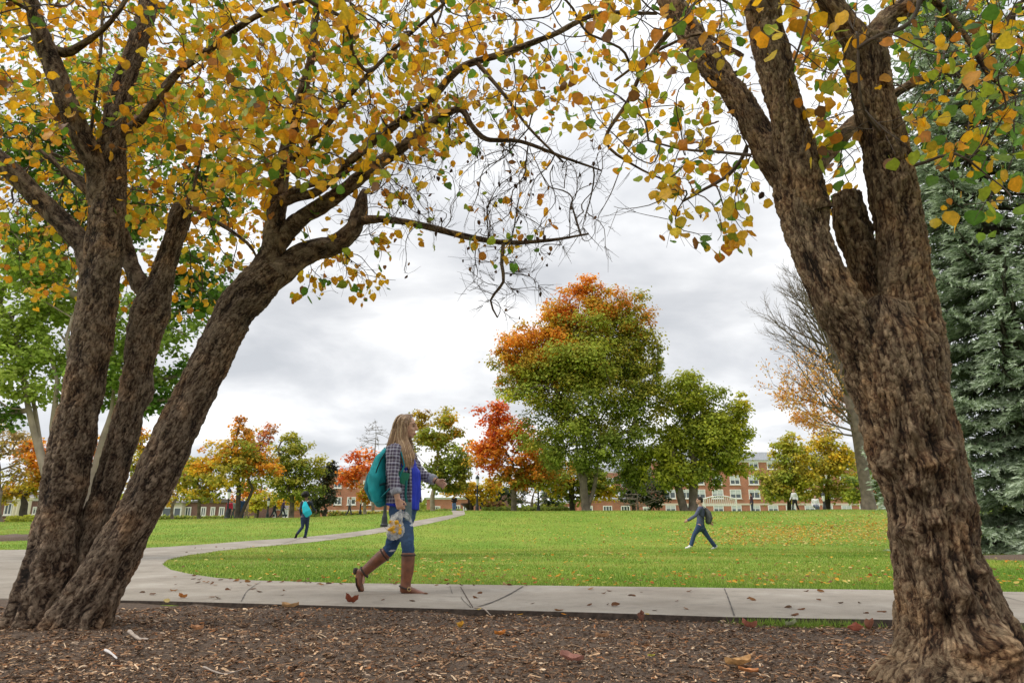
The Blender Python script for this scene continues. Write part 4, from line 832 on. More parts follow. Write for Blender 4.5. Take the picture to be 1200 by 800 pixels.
far_tree('red orange maple between the yellow sapling and the tallest maple', 602, 52, [
    (580, 490, 28, 24, [RD, OR, PK], [4, 2, 1]), (600, 520, 38, 30, [OR, RD, YL], [4, 2, 1]), (574, 532, 30, 30, [OR, RD, OL], [4, 1.5, 1]), (620, 550, 42, 24, [OR, OL, GR], [4, 2, 2]), (640, 560, 35, 18, [GR, OL, OR], [3, 2, 2]), (600, 560, 30, 14, [OL, OR], [2, 2])],
    7, 572, 'bark_far', 0, 3.2, 3.0, name='maple_tree')
far_tree('dim orange and green maple just behind the tallest maple trunk', 671, 56, [
    (650, 548, 34, 24, [OL, OR, GR], [3, 2, 3]), (690, 556, 30, 18, [DG, GR, OL], [3, 2, 1]), (705, 575, 20, 14, [YL, YG], [2, 1]), (676, 574, 20, 18, [DG, OL, GR], [3, 1, 1]), (700, 566, 20, 14, [DG, GR], [2, 1]), (655, 574, 18, 12, [YL, YG, GR], [2, 2, 1])], 7, 568, 'bark_dark', -2, 3.2, 3, name='maple_tree')
far_tree('tall olive green and gold tree behind the outstretched hand', 507, 56, [
    (522, 498, 22, 24, [OL, YL, GR, OR], [3, 2, 2, 1]), (505, 520, 26, 26, [OL, GR, YL], [3, 3, 1]), (530, 535, 28, 28, [GR, OL, DG], [4, 2, 1]), (510, 558, 30, 24, [GR, DG, OL], [3, 2, 1]), (540, 562, 20, 18, [DG, OL], [2, 1]), (492, 490, 14, 16, [YL, OL, BR], [2, 2, 1])],
    6, 575, 'bark_pale', 1, 3.1, 3.0, name='autumn_tree')
far_tree('small bright yellow tree beside the tiered fountain', 553, 60, [
    (548, 572, 22, 12, [YL, YG], [5, 1]), (575, 570, 18, 12, [YL, YG, OL], [5, 2, 1]), (530, 574, 12, 9, [YL, OR], [4, 1]), (562, 583, 22, 8, [YL, YG], [4, 2])], 5, 584, 'bark_dark', 0, 3, 3.0, name='yellow_tree')
far_tree('orange red maple behind the teal backpack', 428, 58, [
    (428, 548, 24, 22, [RD, OR, PK], [3, 4, 1]), (412, 556, 16, 18, [RD, OR], [3, 3]), (445, 560, 16, 22, [OR, YL, RD], [4, 1, 1]), (432, 578, 18, 14, [OR, YG], [3, 1])], 4, 585, 'bark_pale', 0, 3.1, 2.9, name='maple_tree')
far_tree('dark grey green evergreen left of the orange red maple', 381, 60, [
    (382, 562, 14, 22, [(.06, .075, .04), (.10, .11, .07), BR], [4, 3, .6]), (378, 585, 20, 18, [(.06, .075, .04), (.09, .10, .06)], [3, 2]), (388, 548, 8, 12, [(.08, .09, .06)], [1])], 5, 598, 'bark_dark', 0, 2.8, 3.4, name='evergreen_tree')
far_tree('full olive green tree right of the tall gold tree', 342, 54, [
    (342, 530, 24, 20, [GR, OL, DG], [3, 2, 1]), (325, 555, 28, 22, [GR, OL, YG], [3, 2, 1]), (360, 555, 26, 26, [GR, OL, DG], [3, 2, 2]), (345, 575, 36, 16, [GR, DG, OL], [3, 2, 1]), (340, 514, 12, 8, [OL, YG], [1, 1])], 6, 582, 'bark_far', 0, 3.1, 3.1, name='shade_tree')
far_tree('tall gold and orange tree with dark forked trunk on the left', 279, 50, [
    (285, 508, 18, 16, [OR, YL, BR], [3, 3, 1]), (258, 530, 26, 18, [YL, OR, OL], [3, 2, 2]), (290, 535, 34, 24, [OL, YL, GR, OR], [3, 2, 3, 1]), (310, 548, 24, 16, [OR, OL, YL], [3, 1, 1]), (275, 555, 36, 22, [GR, OL, YL], [3, 3, 1]), (240, 548, 16, 14, [YL, OR], [2, 1]), (283, 493, 8, 8, [OR, BR], [2, 1])],
    6, 570, 'bark_dark', 1, 3.2, 2.7, extra_trunk=[(280, 4, 296, 572)])
far_tree('pinkish red tree showing behind the tall gold tree', 300, 66, [(315, 508, 14, 12, [PK, OR, BR], [3, 2, 1]), (300, 525, 18, 16, [PK, OR], [2, 2]), (292, 578, 22, 14, [OR, YL, PK], [3, 1, 1])], 4, 580, 'bark_far', 3, 3, 2.4, name='maple_tree')
far_tree('green and yellow tree in front of the low brick building', 234, 56, [
    (232, 545, 20, 16, [OL, YL, GR], [3, 2, 2]), (220, 566, 26, 16, [GR, OL, YL], [3, 2, 1]), (252, 566, 22, 16, [YL, OL, GR], [3, 2, 2]), (236, 580, 30, 10, [GR, YL, OL], [3, 2, 1])], 4, 585, 'bark_far', 0, 3.1, 2.9)
far_tree('glowing yellow orange tree half behind the right hand stem', 203, 70, [(205, 560, 22, 22, [YL, OR], [4, 2]), (190, 580, 18, 16, [YL, OR], [4, 1]), (225, 548, 12, 14, [OR, YL], [2, 2])], 4, 590, 'bark_far', 0, 3.1, 2.8)
far_tree('pale lemon sapling beside the thin lamp post', 302, 62, [(305, 582, 14, 12, [YG, (.55, .5, .06)], [2, 3]), (296, 592, 14, 9, [YG, YL], [3, 2]), (318, 586, 10, 8, [(.55, .5, .06)], [1])], 2.5, 594, 'bark_dark', 0, 2.9, 2.6, name='yellow_tree', nlimb=10)
far_tree('gold hedge tree behind the two dark walkers', 330, 82, [(330, 585, 24, 10, [YL, OR, YG], [3, 1, 1]), (352, 590, 14, 8, [YL, OL], [2, 1])], 2.5, 592, 'bark_far', 0, 2.9, 2.2, nlimb=10)
far_tree('orange tree with dark trunk at the far left edge', 29, 52, [
    (38, 530, 24, 24, [OR, YL, BR], [4, 2, 1]), (52, 550, 20, 26, [OR, YL, OL], [4, 1, 1]), (35, 570, 28, 14, [OL, YG, YL, OR], [2, 2, 2, 1]), (10, 580, 24, 12, [YL, OL, BR], [2, 2, 2])], 9, 590, 'bark_dark', 0, 3.2, 2.8, basepy=610)
far_tree('thin pale brown tree at the far left edge, nearly bare', 0, 48, [(8, 515, 26, 26, [(.45, .33, .16), BR, OL], [3, 2, 1]), (-15, 545, 24, 30, [BR, OL], [2, 2]), (18, 555, 16, 22, [BR, OL, YL], [3, 2, 1])], 7, 575, 'bark_far', 0, 3.0, 1.3, basepy=610)
far_tree('orange tree glimpsed between the left tree stems', 117, 62, [(118, 530, 16, 24, [OR, YL, RD], [3, 2, 1]), (108, 560, 26, 22, [OR, OL, GR], [2, 2, 2])], 5, 585, 'bark_dark', 0, 3.1, 2.8, basepy=608)
far_tree('gold and green tree behind the middle left stem', 168, 64, [(167, 515, 12, 18, [OR, OL, YL], [2, 2, 1]), (168, 545, 20, 26, [OL, GR, YL], [2, 2, 1]), (160, 575, 24, 18, [YL, OL], [2, 1])], 5, 590, 'bark_dark', 0, 3.1, 2.6, basepy=608)
far_tree('dense olive yew shaped tree left of the far lamp', 925, 62, [
    (925, 525, 22, 26, [YG, OL, YL, GR], [3, 3, 1.5, 1]), (910, 552, 26, 30, [OL, GR, DG], [3, 3, 1]), (938, 560, 24, 30, [OL, YG, YL], [3, 3, 1]), (915, 578, 30, 14, [OL, GR], [2, 3])], 5, 585, 'bark_dark', 0, 3.0, 3.2, name='shade_tree')
far_tree('golden olive tree right of the dense olive tree', 970, 64, [
    (968, 525, 26, 30, [OL, YL, YG, OR], [3, 2.5, 2, .8]), (985, 545, 24, 30, [OL, YL, YG], [4, 1.5, 2]), (955, 555, 26, 30, [OL, GR, YL], [3, 2, 1]), (975, 575, 28, 14, [OL, GR], [3, 1])], 7, 582, 'bark_dark', 0, 3.0, 3.0, name='shade_tree')
far_tree('small leafy green tree beside the pale bare trunk', 1010, 60, [(1005, 565, 18, 16, [(.14, .22, .08), GR, YG], [3, 2, 1]), (1025, 560, 18, 22, [(.14, .22, .08), GR], [3, 2]), (998, 580, 14, 10, [GR, YG], [2, 1]), (1035, 575, 16, 18, [(.14, .22, .08), GR], [2, 1])], 4, 588, 'bark_dark', 0, 3.0, 2.8, name='shade_tree', nlimb=10)
far_tree('dark evergreen behind the bare purple shrub', 742, 66, [(735, 562, 18, 18, [(.05, .075, .03), (.10, .13, .07)], [3, 1]), (760, 570, 26, 18, [(.05, .075, .03), (.09, .12, .06)], [3, 2]), (772, 585, 16, 12, [(.05, .075, .03)], [1]), (745, 582, 22, 10, [(.05, .075, .03)], [1])], 5, 590, 'bark_dark', 0, 2.8, 3.2, name='evergreen_tree', nlimb=12)
far_tree('blue grey evergreen between the far lamp and the maple trunks', 647, 72, [(650, 580, 16, 16, [(.10, .13, .09), GR], [3, 1]), (640, 592, 16, 10, [(.08, .11, .06), YG], [3, 1]), (660, 570, 12, 12, [(.12, .14, .10)], [1])], 4, 595, 'bark_dark', 0, 2.8, 2.8, name='evergreen_tree', nlimb=10)
far_tree('dark evergreen screen behind the red orange maple trunk', 585, 74, [(585, 578, 16, 14, [(.06, .08, .04), DG], [3, 1]), (605, 582, 14, 14, [(.06, .08, .04), OL], [3, 1])], 4, 595, 'bark_dark', 0, 2.8, 2.8, name='evergreen_tree', nlimb=10)

# the big green tree on the left, nearer: several pale stems from one foot
gt = far_tree('broad fresh green tree with pale stems rising behind the left tree', 84, 14.5, [
    (60, 330, 90, 62, [(.34, .46, .07), (.43, .53, .09), (.25, .36, .05)], [3, 2, 1]), (30, 430, 70, 50, [(.35, .47, .075), (.45, .54, .10)], [3, 2]), (175, 400, 75, 62, [(.25, .37, .05), (.33, .44, .07)], [3, 2]), (120, 240, 95, 70, [(.10, .20, .025), (.16, .27, .04)], [3, 2]), (230, 330, 50, 62, [(.10, .20, .025), (.15, .26, .04)], [3, 2]),
    (150, 130, 110, 80, [(.25, .37, .055), (.33, .44, .07)], [2, 1]), (30, 385, 62, 40, [(.35, .47, .075), (.45, .54, .10)], [3, 2]), (40, 285, 60, 45, [(.25, .37, .055)], [1]), (-80, 380, 90, 80, [(.12, .24, .03)], [1]), (120, 450, 65, 30, [(.21, .37, .05), (.30, .44, .07)], [2, 2]), (5, 490, 30, 18, [(.16, .28, .04)], [1]), (215, 450, 30, 30, [(.13, .25, .035)], [1]), (30, 170, 90, 60, [(.09, .18, .02)], [1]), (240, 220, 50, 50, [(.09, .18, .025)], [1]), (175, 470, 24, 20, [(.13, .25, .035)], [1])],
    16, 570, 'bark_pale', 0, 5.2, 3.3, name='shade_tree', group='trees on the lawn', nlimb=60, basepy=660, puff=.22,
    extra_trunk=[(82, 9, 46, 520), (84, 9, 62, 500), (86, 9, 74, 490), (88, 9, 122, 510), (84, 8, 34, 480), (86, 8, 92, 470)])

# ------------------------------------------------------------------ trees without many leaves
def bare_tree(label, px, Y_, toppy, halfw, trunk_w, splitpy, lean, seed, mat, ntip=160, leaves=None, name='bare_tree', group='nearly bare trees', basepy=601, low=.35, rmin=.006, boxes=None):
    b0 = at(px, basepy, Y_); base = np.array([b0[0], Y_, float(terr(b0[0], Y_))]); root = thing(name, label, 'tree', base, group); m_ = mpp(px, 560, Y_)
    sp = at(px + lean * (602 - splitpy) / max(1, (602 - toppy)), splitpy, Y_); top = at(px + lean, toppy, Y_); b1 = base - np.array([0, 0, .2])
    Q = spline([[*b1, trunk_w * .72 * m_], [*(b1 + (sp - b1) * .15), trunk_w * .52 * m_], [*sp, trunk_w * .42 * m_], [*(sp + (top - sp) * .4 + rng.normal(0, .15, 3)), trunk_w * .2 * m_], [*(sp + (top - sp) * .75 + rng.normal(0, .15, 3)), trunk_w * .09 * m_], [*top, .01]], .3)
    k = int(len(Q) * low); tips = []
    if boxes:
        for (n, x0, x1, y0, y1) in boxes: tips += [at(rng.uniform(x0, x1), rng.uniform(y0, y1), Y_ + rng.normal(0, halfw * m_ * .45)) for _ in range(n)]
    else:
        while len(tips) < ntip:
            t = rng.random(); w_ = halfw * m_ * math.sin(math.pi * min(1, .18 + .82 * t)) ** .7; c = sp + (top - sp) * t * 1.0; a = rng.uniform(0, 6.28); r = w_ * rng.random() ** .4; tips.append(c + np.array([r * math.cos(a), r * math.sin(a), .15 * r]))
    tips = np.array(tips); P, par, tn = grow(list(Q[k:, :3]), None, tips, .35, .45, .55)
    # twigs lean upward along their way out
    wood = [(Q[:, :3], Q[:, 3])] + chains(P, par, len(Q) - k, rmin, .42, trunk_w * .2 * m_)
    fine = []
    for i in tn:
        d0 = nrm(P[i] - P[par[i]] + np.array([0, 0, .12]))
        for _ in range(3):
            d = nrm(d0 + rng.normal(0, .42, 3)); L_ = rng.uniform(.25, .8) * halfw * m_ * .22; fine.append((np.stack([P[i], P[i] + d * L_ * .5, P[i] + d * L_ + np.array([0, 0, .08 * L_])]), np.array([rmin, rmin * .8, rmin * .5])))
    link('trunk', tubemesh('trunk', wood, 7, base), M[mat], root); link('twigs', tubemesh('twigs', fine, 3, base), M[mat], root)['kind'] = 'stuff'
    if leaves:
        pos, cl = [], []
        for (n, cx, cy, rx, ry, pal, wt, sp_) in leaves:
            C = at(cx, cy, Y_); d = P[rng.integers(len(Q) - k, len(P), n * 30)]
            ok = (((d[:, 0] - C[0]) / (rx * m_)) ** 2 + ((d[:, 2] - C[2]) / (ry * m_)) ** 2) < 1; d = d[ok][:n]; pos.append(d + rng.normal(0, sp_, (len(d), 3))); cl.append(leafpal(len(d), pal, wt))
        pos, cl = np.concatenate(pos), np.concatenate(cl); n = len(pos); nd = nrm(rng.normal(0, .7, (n, 3)) + np.array([0, 0, .6])); link('leaves', inst('leaves', LQ, [(0, 1, 2, 3)], pos, frames(rdir(n), nd), 3.0 * m_ * rng.uniform(.7, 1.4, n), cl, base), M['leaf_far'], root)
    return root
def fan_tree(label, px, Y_, basepy):
    b0 = at(px, basepy, Y_); base = np.array([b0[0], Y_, float(terr(b0[0], Y_))]); root = thing('bare_tree', label, 'tree', base, 'nearly bare trees'); m_ = mpp(px, 560, Y_)
    Q = limb_pts([(px + 1, basepy + 3, Y_, 19), (px - 1, basepy - 14, Y_, 14.5), (px - 6, 555, Y_, 13), (px - 13, 510, Y_, 12), (px - 20, 480, Y_, 11), (px - 34, 430, Y_, 8.5), (px - 52, 385, Y_, 5.5), (px - 66, 350, Y_, 3), (px - 76, 322, Y_, 1)], .3)
    Q2 = limb_pts([(px - 12, 515, Y_, 11), (px - 4, 480, Y_ + .6, 9), (px + 6, 430, Y_ + 1, 7), (px + 14, 380, Y_ + 1.2, 4.5), (px + 20, 335, Y_ + 1.2, 2)], .3)
    wood = [(Q[:, :3], Q[:, 3]), (Q2[:, :3], Q2[:, 3])]; tips = []
    def limb(p, d, ln, r, lv):
        n = 7; P = [p]; dd = d
        for k in range(n): dd = nrm(dd + np.array([0, 0, .06]) + rng.normal(0, .055, 3)); P.append(P[-1] + dd * ln / n)
        P = np.array(P); R = np.linspace(r, max(.006, r * .25), n + 1); wood.append((P, R)); tips.append((P[3:], lv))
        if lv >= 3 or ln < .35: return
        for k in range(2, n + 1):
            for sg in ((1, -1) if rng.random() < .55 else (1,)):
                t = nrm(P[k] - P[k - 1]); sd = nrm(np.cross(t, rng.normal(0, 1, 3))); limb(P[k], nrm(t * .85 + sd * .55), ln * rng.uniform(.36, .55) * (1.15 - .08 * k), R[k] * .6, lv + 1)
    for W_, k0, step_ in ((Q, .40, 2), (Q2, .25, 2)):
        for k in range(int(len(W_) * k0), len(W_) - 2, step_):
            f_ = (k - len(W_) * k0) / (len(W_) * (1 - k0)); t = nrm(W_[k, :3] - W_[k - 1, :3]); a = rng.uniform(0, 6.28); side = np.array([math.cos(a) * 1.0 - .45, math.sin(a), .18]); limb(W_[k, :3], nrm(t * .45 + nrm(side) * .8), (6.2 * (1 - f_) + 1.1) * rng.uniform(.75, 1.1), W_[k, 3] * .45, 1)
    for (px_, py_, x1_, y1_, k) in ((-16, 500, -112, 448, 0), (-14, 506, -100, 482, 1), (-16, 496, -95, 425, 2), (-10, 512, -75, 500, 3), (-20, 480, -118, 470, 4), (-24, 465, -88, 405, 5), (-12, 508, -40, 470, 6), (-18, 490, -60, 440, 7)):
        a_, b_ = at(px + px_, py_, Y_), at(px + x1_, y1_, Y_ + rng.normal(0, 1.2)); limb(a_, nrm(b_ - a_ - [0, 0, .25]), float(np.linalg.norm(b_ - a_)), .07, 1)
    link('trunk', tubemesh('trunk', wood, 6, base), M['bark_far'], root)
    pos = np.concatenate([np.repeat(P, 3, 0) for P, lv in tips if lv >= 2]); zt = at(960, 505, Y_)[2]; h_ = at(960, 405, Y_)[2]; w_ = np.clip((h_ - pos[:, 2]) / (h_ - zt), 0, 1) ** 1.3; pos = pos[rng.random(len(pos)) < w_ * .8] + rng.normal(0, .12, (int(0), 3)).sum(0)
    n = len(pos); pos = pos + rng.normal(0, .16, (n, 3)); nd = nrm(rng.normal(0, .7, (n, 3)) + np.array([0, 0, .6])); link('leaves', inst('leaves', LQ, [(0, 1, 2, 3)], pos, frames(rdir(n), nd), 2.6 * m_ * rng.uniform(.7, 1.4, n), leafpal(n, [(.80, .40, .10), (.78, .52, .18), (.70, .30, .07)], [3, 2.5, 1]), base), M['leaf_far'], root)
fan_tree('tall pale trunked tree with bare top and orange lower leaves', 1018, 44, 597)
bare_tree('leafless grey tree top above the orange red maple', 437, 78, 494, 24, 4, 560, 3, 2, 'bark_far', 170, rmin=.013)
bare_tree('bare grey many branched tree beside the red orange maple trunk', 622, 64, 556, 26, 5, 594, 6, 3, 'bark_far', 80, rmin=.016, low=.2, name='bare_tree')
bare_tree('low bare purple grey shrub in front of the brick wing', 748, 60, 566, 30, 4, 598, 0, 4, 'bark_far', 90, rmin=.014, low=.15, name='bare_shrub')

# ------------------------------------------------------------------ blue spruce at the right
def spruce():
    px, Y_ = 1236, 19.0; b0 = at(px, 648, Y_); base = np.array([b0[0], Y_, float(terr(b0[0], Y_))]); root = thing('blue_spruce', 'huge blue green spruce behind the trunk at the right edge', 'spruce tree', base)
    H_ = 24.0; axis_top = base + np.array([0, 0, H_]); tp, td, tl = [], [], []; wood = [(np.stack([base - [0, 0, .3], base + [0, 0, H_ * .5], axis_top]), np.array([.36, .2, .03]))]
    z = .35
    while z < H_ - .6:
        Rz = 3.9 * (1 - z / H_) ** .75 + .25; nb = 9 if z < 14 else 7; a0 = rng.uniform(0, 6.28)
        for k in range(nb):
            a = a0 + k * 2 * math.pi / nb + rng.normal(0, .16); Lb = Rz * rng.uniform(.78, 1.12); dz = -.26 if z < 16 else -.05
            back = math.cos(a - 0.0) > .55 and math.sin(a) > -.2     # far side limbs are kept, but sparser
            pts = []
            for t in np.linspace(0, 1, 9): pts.append(base + np.array([math.cos(a) * Lb * t, math.sin(a) * Lb * t, z + Lb * (dz * t * 1.5 + .30 * t ** 3)]) + rng.normal(0, .02, 3))
            pts = np.array(pts); wood.append((pts, np.linspace(.045 * Lb / 3 + .01, .008, 9))); Tm = nrm(pts[-1] - pts[0]); Sd = nrm(np.cross(Tm, [0, 0, 1]))
            n = int(Lb / (.15 if not back else .34))
            for i in range(n):
                t = .12 + .88 * (i + rng.random() * .6) / n; p = pts[0] + (pts[-1] - pts[0]) * t; p = np.array([np.interp(t * 8, range(9), pts[:, q]) for q in range(3)])
                for sgn in (-1, 1):
                    Ls = Lb * (.40 * (1 - t) + .10) * rng.uniform(.7, 1.2); Ls = min(Ls, .95); d = nrm(Tm * .75 + Sd * sgn * .8 + np.array([0, 0, -.10 + rng.normal(0, .07)]))
                    m_ = max(1, int(Ls / .12))
                    for j in range(m_):
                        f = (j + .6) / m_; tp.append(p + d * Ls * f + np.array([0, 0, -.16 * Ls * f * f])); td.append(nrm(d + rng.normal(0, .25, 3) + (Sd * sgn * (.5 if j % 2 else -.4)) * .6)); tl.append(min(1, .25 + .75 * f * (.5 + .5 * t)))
            tp.append(pts[-1]); td.append(Tm); tl.append(1.0)
        z += .50 + .008 * z
    tp, td, tl = np.array(tp), nrm(np.array(td)), np.array(tl)
    tv, tf = [], []
    for k in range(7):
        a = k * 2 * math.pi / 7 + .3 * (k % 2); x0 = .1 + .8 * (k % 3) / 3; c, s_ = math.cos(a), math.sin(a); i = len(tv)
        tv += [(x0, -.085 * s_, .085 * c), (x0, .085 * s_, -.085 * c), (x0 + .42, .30 * c, .30 * s_)]; tf.append((i, i + 1, i + 2))
    i = len(tv); tv += [(0, -.06, 0), (0, .06, 0), (1.25, 0, 0)]; tf.append((i, i + 1, i + 2))
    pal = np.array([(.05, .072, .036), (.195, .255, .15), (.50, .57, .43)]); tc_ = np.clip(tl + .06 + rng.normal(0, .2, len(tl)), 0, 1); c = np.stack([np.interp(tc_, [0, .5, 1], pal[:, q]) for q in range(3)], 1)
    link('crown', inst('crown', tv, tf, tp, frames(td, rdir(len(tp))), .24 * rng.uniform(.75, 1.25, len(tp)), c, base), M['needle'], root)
    link('trunk', tubemesh('trunk', wood, 7, base), M['bark_dark'], root)
spruce()

# the wood closing the view far behind the buildings
n = 30000; pxx = rng.uniform(-250, 1350, n); YY = rng.uniform(165, 190, n); top_ = 588 + 7 * np.sin(pxx * .031) + 5 * np.sin(pxx * .083 + 1) + 3 * np.sin(pxx * .21)
pos = np.array([at(a, t + (612 - t) * u, y_) for a, t, u, y_ in zip(pxx, top_, rng.random(n) ** .8, YY)]); nd = nrm(rng.normal(0, .6, (n, 3)) + np.array([0, -.3, .5])); band = np.floor(pxx / 23).astype(int) % 7; pal_ = np.array([GR, OL, DG, OL, BR, DG, YG]); c = pal_[band] * rng.uniform(.5, 1.0, (n, 1))
tag(link('distant_wood', inst('distant_wood', LQ, [(0, 1, 2, 3)], pos, frames(rdir(n), nd), rng.uniform(.7, 1.5, n), c), M['leaf_far']), 'dim line of distant trees behind the brick buildings', 'wood', kind='stuff')
# ------------------------------------------------------------------ buildings beyond the crest
WIN = {}
def window(parent, origin, x, z, Y_, w_, h_, panes=2, blind=.5, rows=1):
    """white frame standing proud of the wall, dark panes, a lowered blind"""
    key = (round(w_, 2), round(h_, 2), panes, rows, blind)
    if key not in WIN:
        t = .13; f = Geo(); f.box((-w_ / 2, -.10, 0), (w_ / 2, .02, t)).box((-w_ / 2, -.10, h_ - t), (w_ / 2, .02, h_)).box((-w_ / 2, -.10, t), (-w_ / 2 + t, .02, h_ - t)).box((w_ / 2 - t, -.10, t), (w_ / 2, .02, h_ - t))
        f.box((-w_ / 2 - .1, -.16, -.1), (w_ / 2 + .1, .02, -.003))
        for k in range(1, panes): xx_ = -w_ / 2 + w_ * k / panes; f.box((xx_ - .05, -.085, t), (xx_ + .05, .0, h_ - t))
        for k in range(1, rows): zz2 = h_ * k / rows; f.box((-w_ / 2 + t, -.075, zz2 - .04), (w_ / 2 - t, 0.0, zz2 + .04))
        p = Geo().box((-w_ / 2 + t, -.04, t), (w_ / 2 - t, .0, h_ - t)); me = mesh('window', f.arr(), f.f); mp = mesh('pane', p.arr(), p.f); me.materials.append(M['white']); mp.materials.append(M['glass'])
        b_ = Geo().box((-w_ / 2 + t, -.055, h_ * (1 - blind)), (w_ / 2 - t, -.041, h_ - t)); mb = mesh('blind', b_.arr(), b_.f); mb.materials.append(M['blind']); WIN[key] = (me, mp, mb)
    me, mp, mb = WIN[key]; o = bpy.data.objects.new('window', me); COL.objects.link(o); o.parent = parent; o.location = (x - origin[0], Y_ - origin[1], z - origin[2])
    for nm, mm in (('pane', mp), ('blind', mb)):
        if nm == 'blind' and blind <= 0: continue
        c = bpy.data.objects.new(nm, mm); COL.objects.link(c); c.parent = o
def building(name, label, px0, px1, Y_, pytop, mat, depth, wins, bands=(), roof=None, cat='building', pyref=590, ground_drop=1.0, wallmat=None, ends=()):
    x0, x1 = at(px0, pyref, Y_)[0], at(px1, pyref, Y_)[0]; zt = at((px0 + px1) / 2, pytop, Y_)[2]; zg = float(terr((x0 + x1) / 2, Y_)) - ground_drop; o_ = ((x0 + x1) / 2, Y_, zg)
    root = thing(name, label, cat, o_); Geo().box((x0, Y_, zg), (x1, Y_ + depth, zt)).build('wall', M[mat], root, o_)
    for (py, hp, mt) in bands:
        zb = at((px0 + px1) / 2, py, Y_)[2]; hh = hp * mpp(600, py, Y_); Geo().box((x0 - .04, Y_ - .07, zb - hh / 2), (x1 + .04, Y_ - .003, zb + hh / 2)).build('band', M[mt], root, o_)
    for (px, py, wp, hp, *kw) in wins:
        kw = kw[0] if kw else {}; q = at(px, py, Y_); m_ = mpp(px, py, Y_); window(root, o_, q[0], q[2] - hp * m_ / 2, Y_, round(wp * m_, 1), round(hp * m_, 1), **kw)
    if roof:
        kind, rh, over, rmat = roof; rz = zt + .002; g_ = Geo(); rh = rh * mpp(600, pytop, Y_)
        if kind == 'hip':
            i_ = min(depth * .5, (x1 - x0) * .3); g_.add([(x0 - over, Y_ - over, rz), (x1 + over, Y_ - over, rz), (x1 + over, Y_ + depth + over, rz), (x0 - over, Y_ + depth + over, rz), (x0 + i_, Y_ + depth * .5, rz + rh), (x1 - i_, Y_ + depth * .5, rz + rh)], [(0, 1, 5, 4), (1, 2, 5), (2, 3, 4, 5), (3, 0, 4), (0, 3, 2, 1)])
        elif kind == 'mansard':
            i_ = rh * .45; g_.add([(x0 - over, Y_ - over, rz), (x1 + over, Y_ - over, rz), (x1 + over, Y_ + depth, rz), (x0 - over, Y_ + depth, rz), (x0 + i_, Y_ + i_, rz + rh), (x1 - i_, Y_ + i_, rz + rh), (x1 - i_, Y_ + depth - i_, rz + rh), (x0 + i_, Y_ + depth - i_, rz + rh)], [(0, 1, 5, 4), (1, 2, 6, 5), (2, 3, 7, 6), (3, 0, 4, 7), (4, 5, 6, 7), (0, 3, 2, 1)])
        elif kind == 'gable':
            g_.add([(x0 - over, Y_ - over, rz), (x1 + over, Y_ - over, rz), (x1 + over, Y_ + depth, rz), (x0 - over, Y_ + depth, rz), ((x0 + x1) / 2, Y_ - over, rz + rh), ((x0 + x1) / 2, Y_ + depth, rz + rh)], [(0, 1, 4), (1, 2, 5, 4), (2, 3, 5), (3, 0, 4, 5), (0, 3, 2, 1)])
        g_.build('roof', M[rmat], root, o_)
    return root, o_, x0, x1, zt
W2 = dict(panes=2, blind=.55); W3 = dict(panes=2, blind=.35); W0 = dict(panes=3, blind=.0, rows=2)
ws = []
for px in (721, 742, 763, 784, 803, 819, 840, 861, 883, 904, 925, 947, 968, 990, 1011, 1033):
    if px > 780: ws += [(px, 545, 11, 9, W3)]
    ws += [(px, 562, 12, 11, W2 if px % 2 else W3), (px + 1, 578.5, 13, 10.5, W3 if px % 3 else W2), (px + 2, 595.5, 12, 8, W2)]
building('brick_building', 'long orange brick hall with rows of white windows behind the right lawn', 770, 1075, 118, 539, 'brick', 14, [w_ for w_ in ws if w_[0] > 776], [(590.5, 2.0, 'cream'), (540.2, 2.2, 'white')], ('mansard', 10, .3, 'slate'))
building('brick_building', 'narrow brick block left of the long hall with pale windows', 690, 769.6, 121, 552, 'brick', 12, [(715, 565, 9, 10, W3), (732, 565, 9, 10, W2), (750, 565, 9, 10, W3), (700, 582, 9, 10, W3)], [(553, 1.6, 'white')], ('mansard', 8, .2, 'slate'))
building('brick_wing', 'low brick wing with slate roof right of the tallest maple trunk', 678, 770, 108, 584.5, 'brick', 9, [(712, 597, 11, 9, dict(panes=3, blind=0)), (733, 597, 11, 9, dict(panes=3, blind=.0)), (758, 597, 9, 8, W3), (690, 597, 9, 9, W3)], [(585.5, 1.4, 'cream')], ('hip', 10, .3, 'slate'))
building('brick_building', 'low brick building with pale roof and white doors behind the hand', 500, 580, 104, 583, 'brick', 9, [(512, 597, 8, 9, W0), (535, 597, 9, 10, W0), (547, 597, 9, 12, W0), (569, 597, 9, 9, W3)], [(584, 1.5, 'white')], ('hip', 17, .3, 'blind'))
building('brick_building', 'plain reddish brick block behind the red orange maple', 574, 600, 116, 574, 'brick_dark', 8, [(583, 588, 7, 8, W3)], (), ('hip', 4, .2, 'slate'))
building('brick_wing', 'small brick annex with white window left of the tallest maple trunk', 638, 680, 112, 588, 'brick', 8, [(650, 598, 8, 8, W3), (664, 598, 8, 9, W3)], [(589, 1.4, 'white')], ('hip', 5, .2, 'slate'))
building('brick_building', 'three storey brick dormitory behind the orange red maple', 376, 455, 112, 552, 'brick', 12, [(412, 567, 9, 9, W2), (430, 567, 9, 9, W3), (448, 567, 9, 9, W3), (396, 567, 9, 9, W3), (412, 586.5, 10, 9, W3), (430, 586.5, 10, 9, W2), (396, 586.5, 9, 9, W3), (448, 586.5, 9, 9, W3), (408, 603, 9, 6, W2), (422, 603, 9, 6, W2)], [(598, 1.6, 'cream'), (553, 2, 'white')], ('hip', 10, .3, 'slate'))
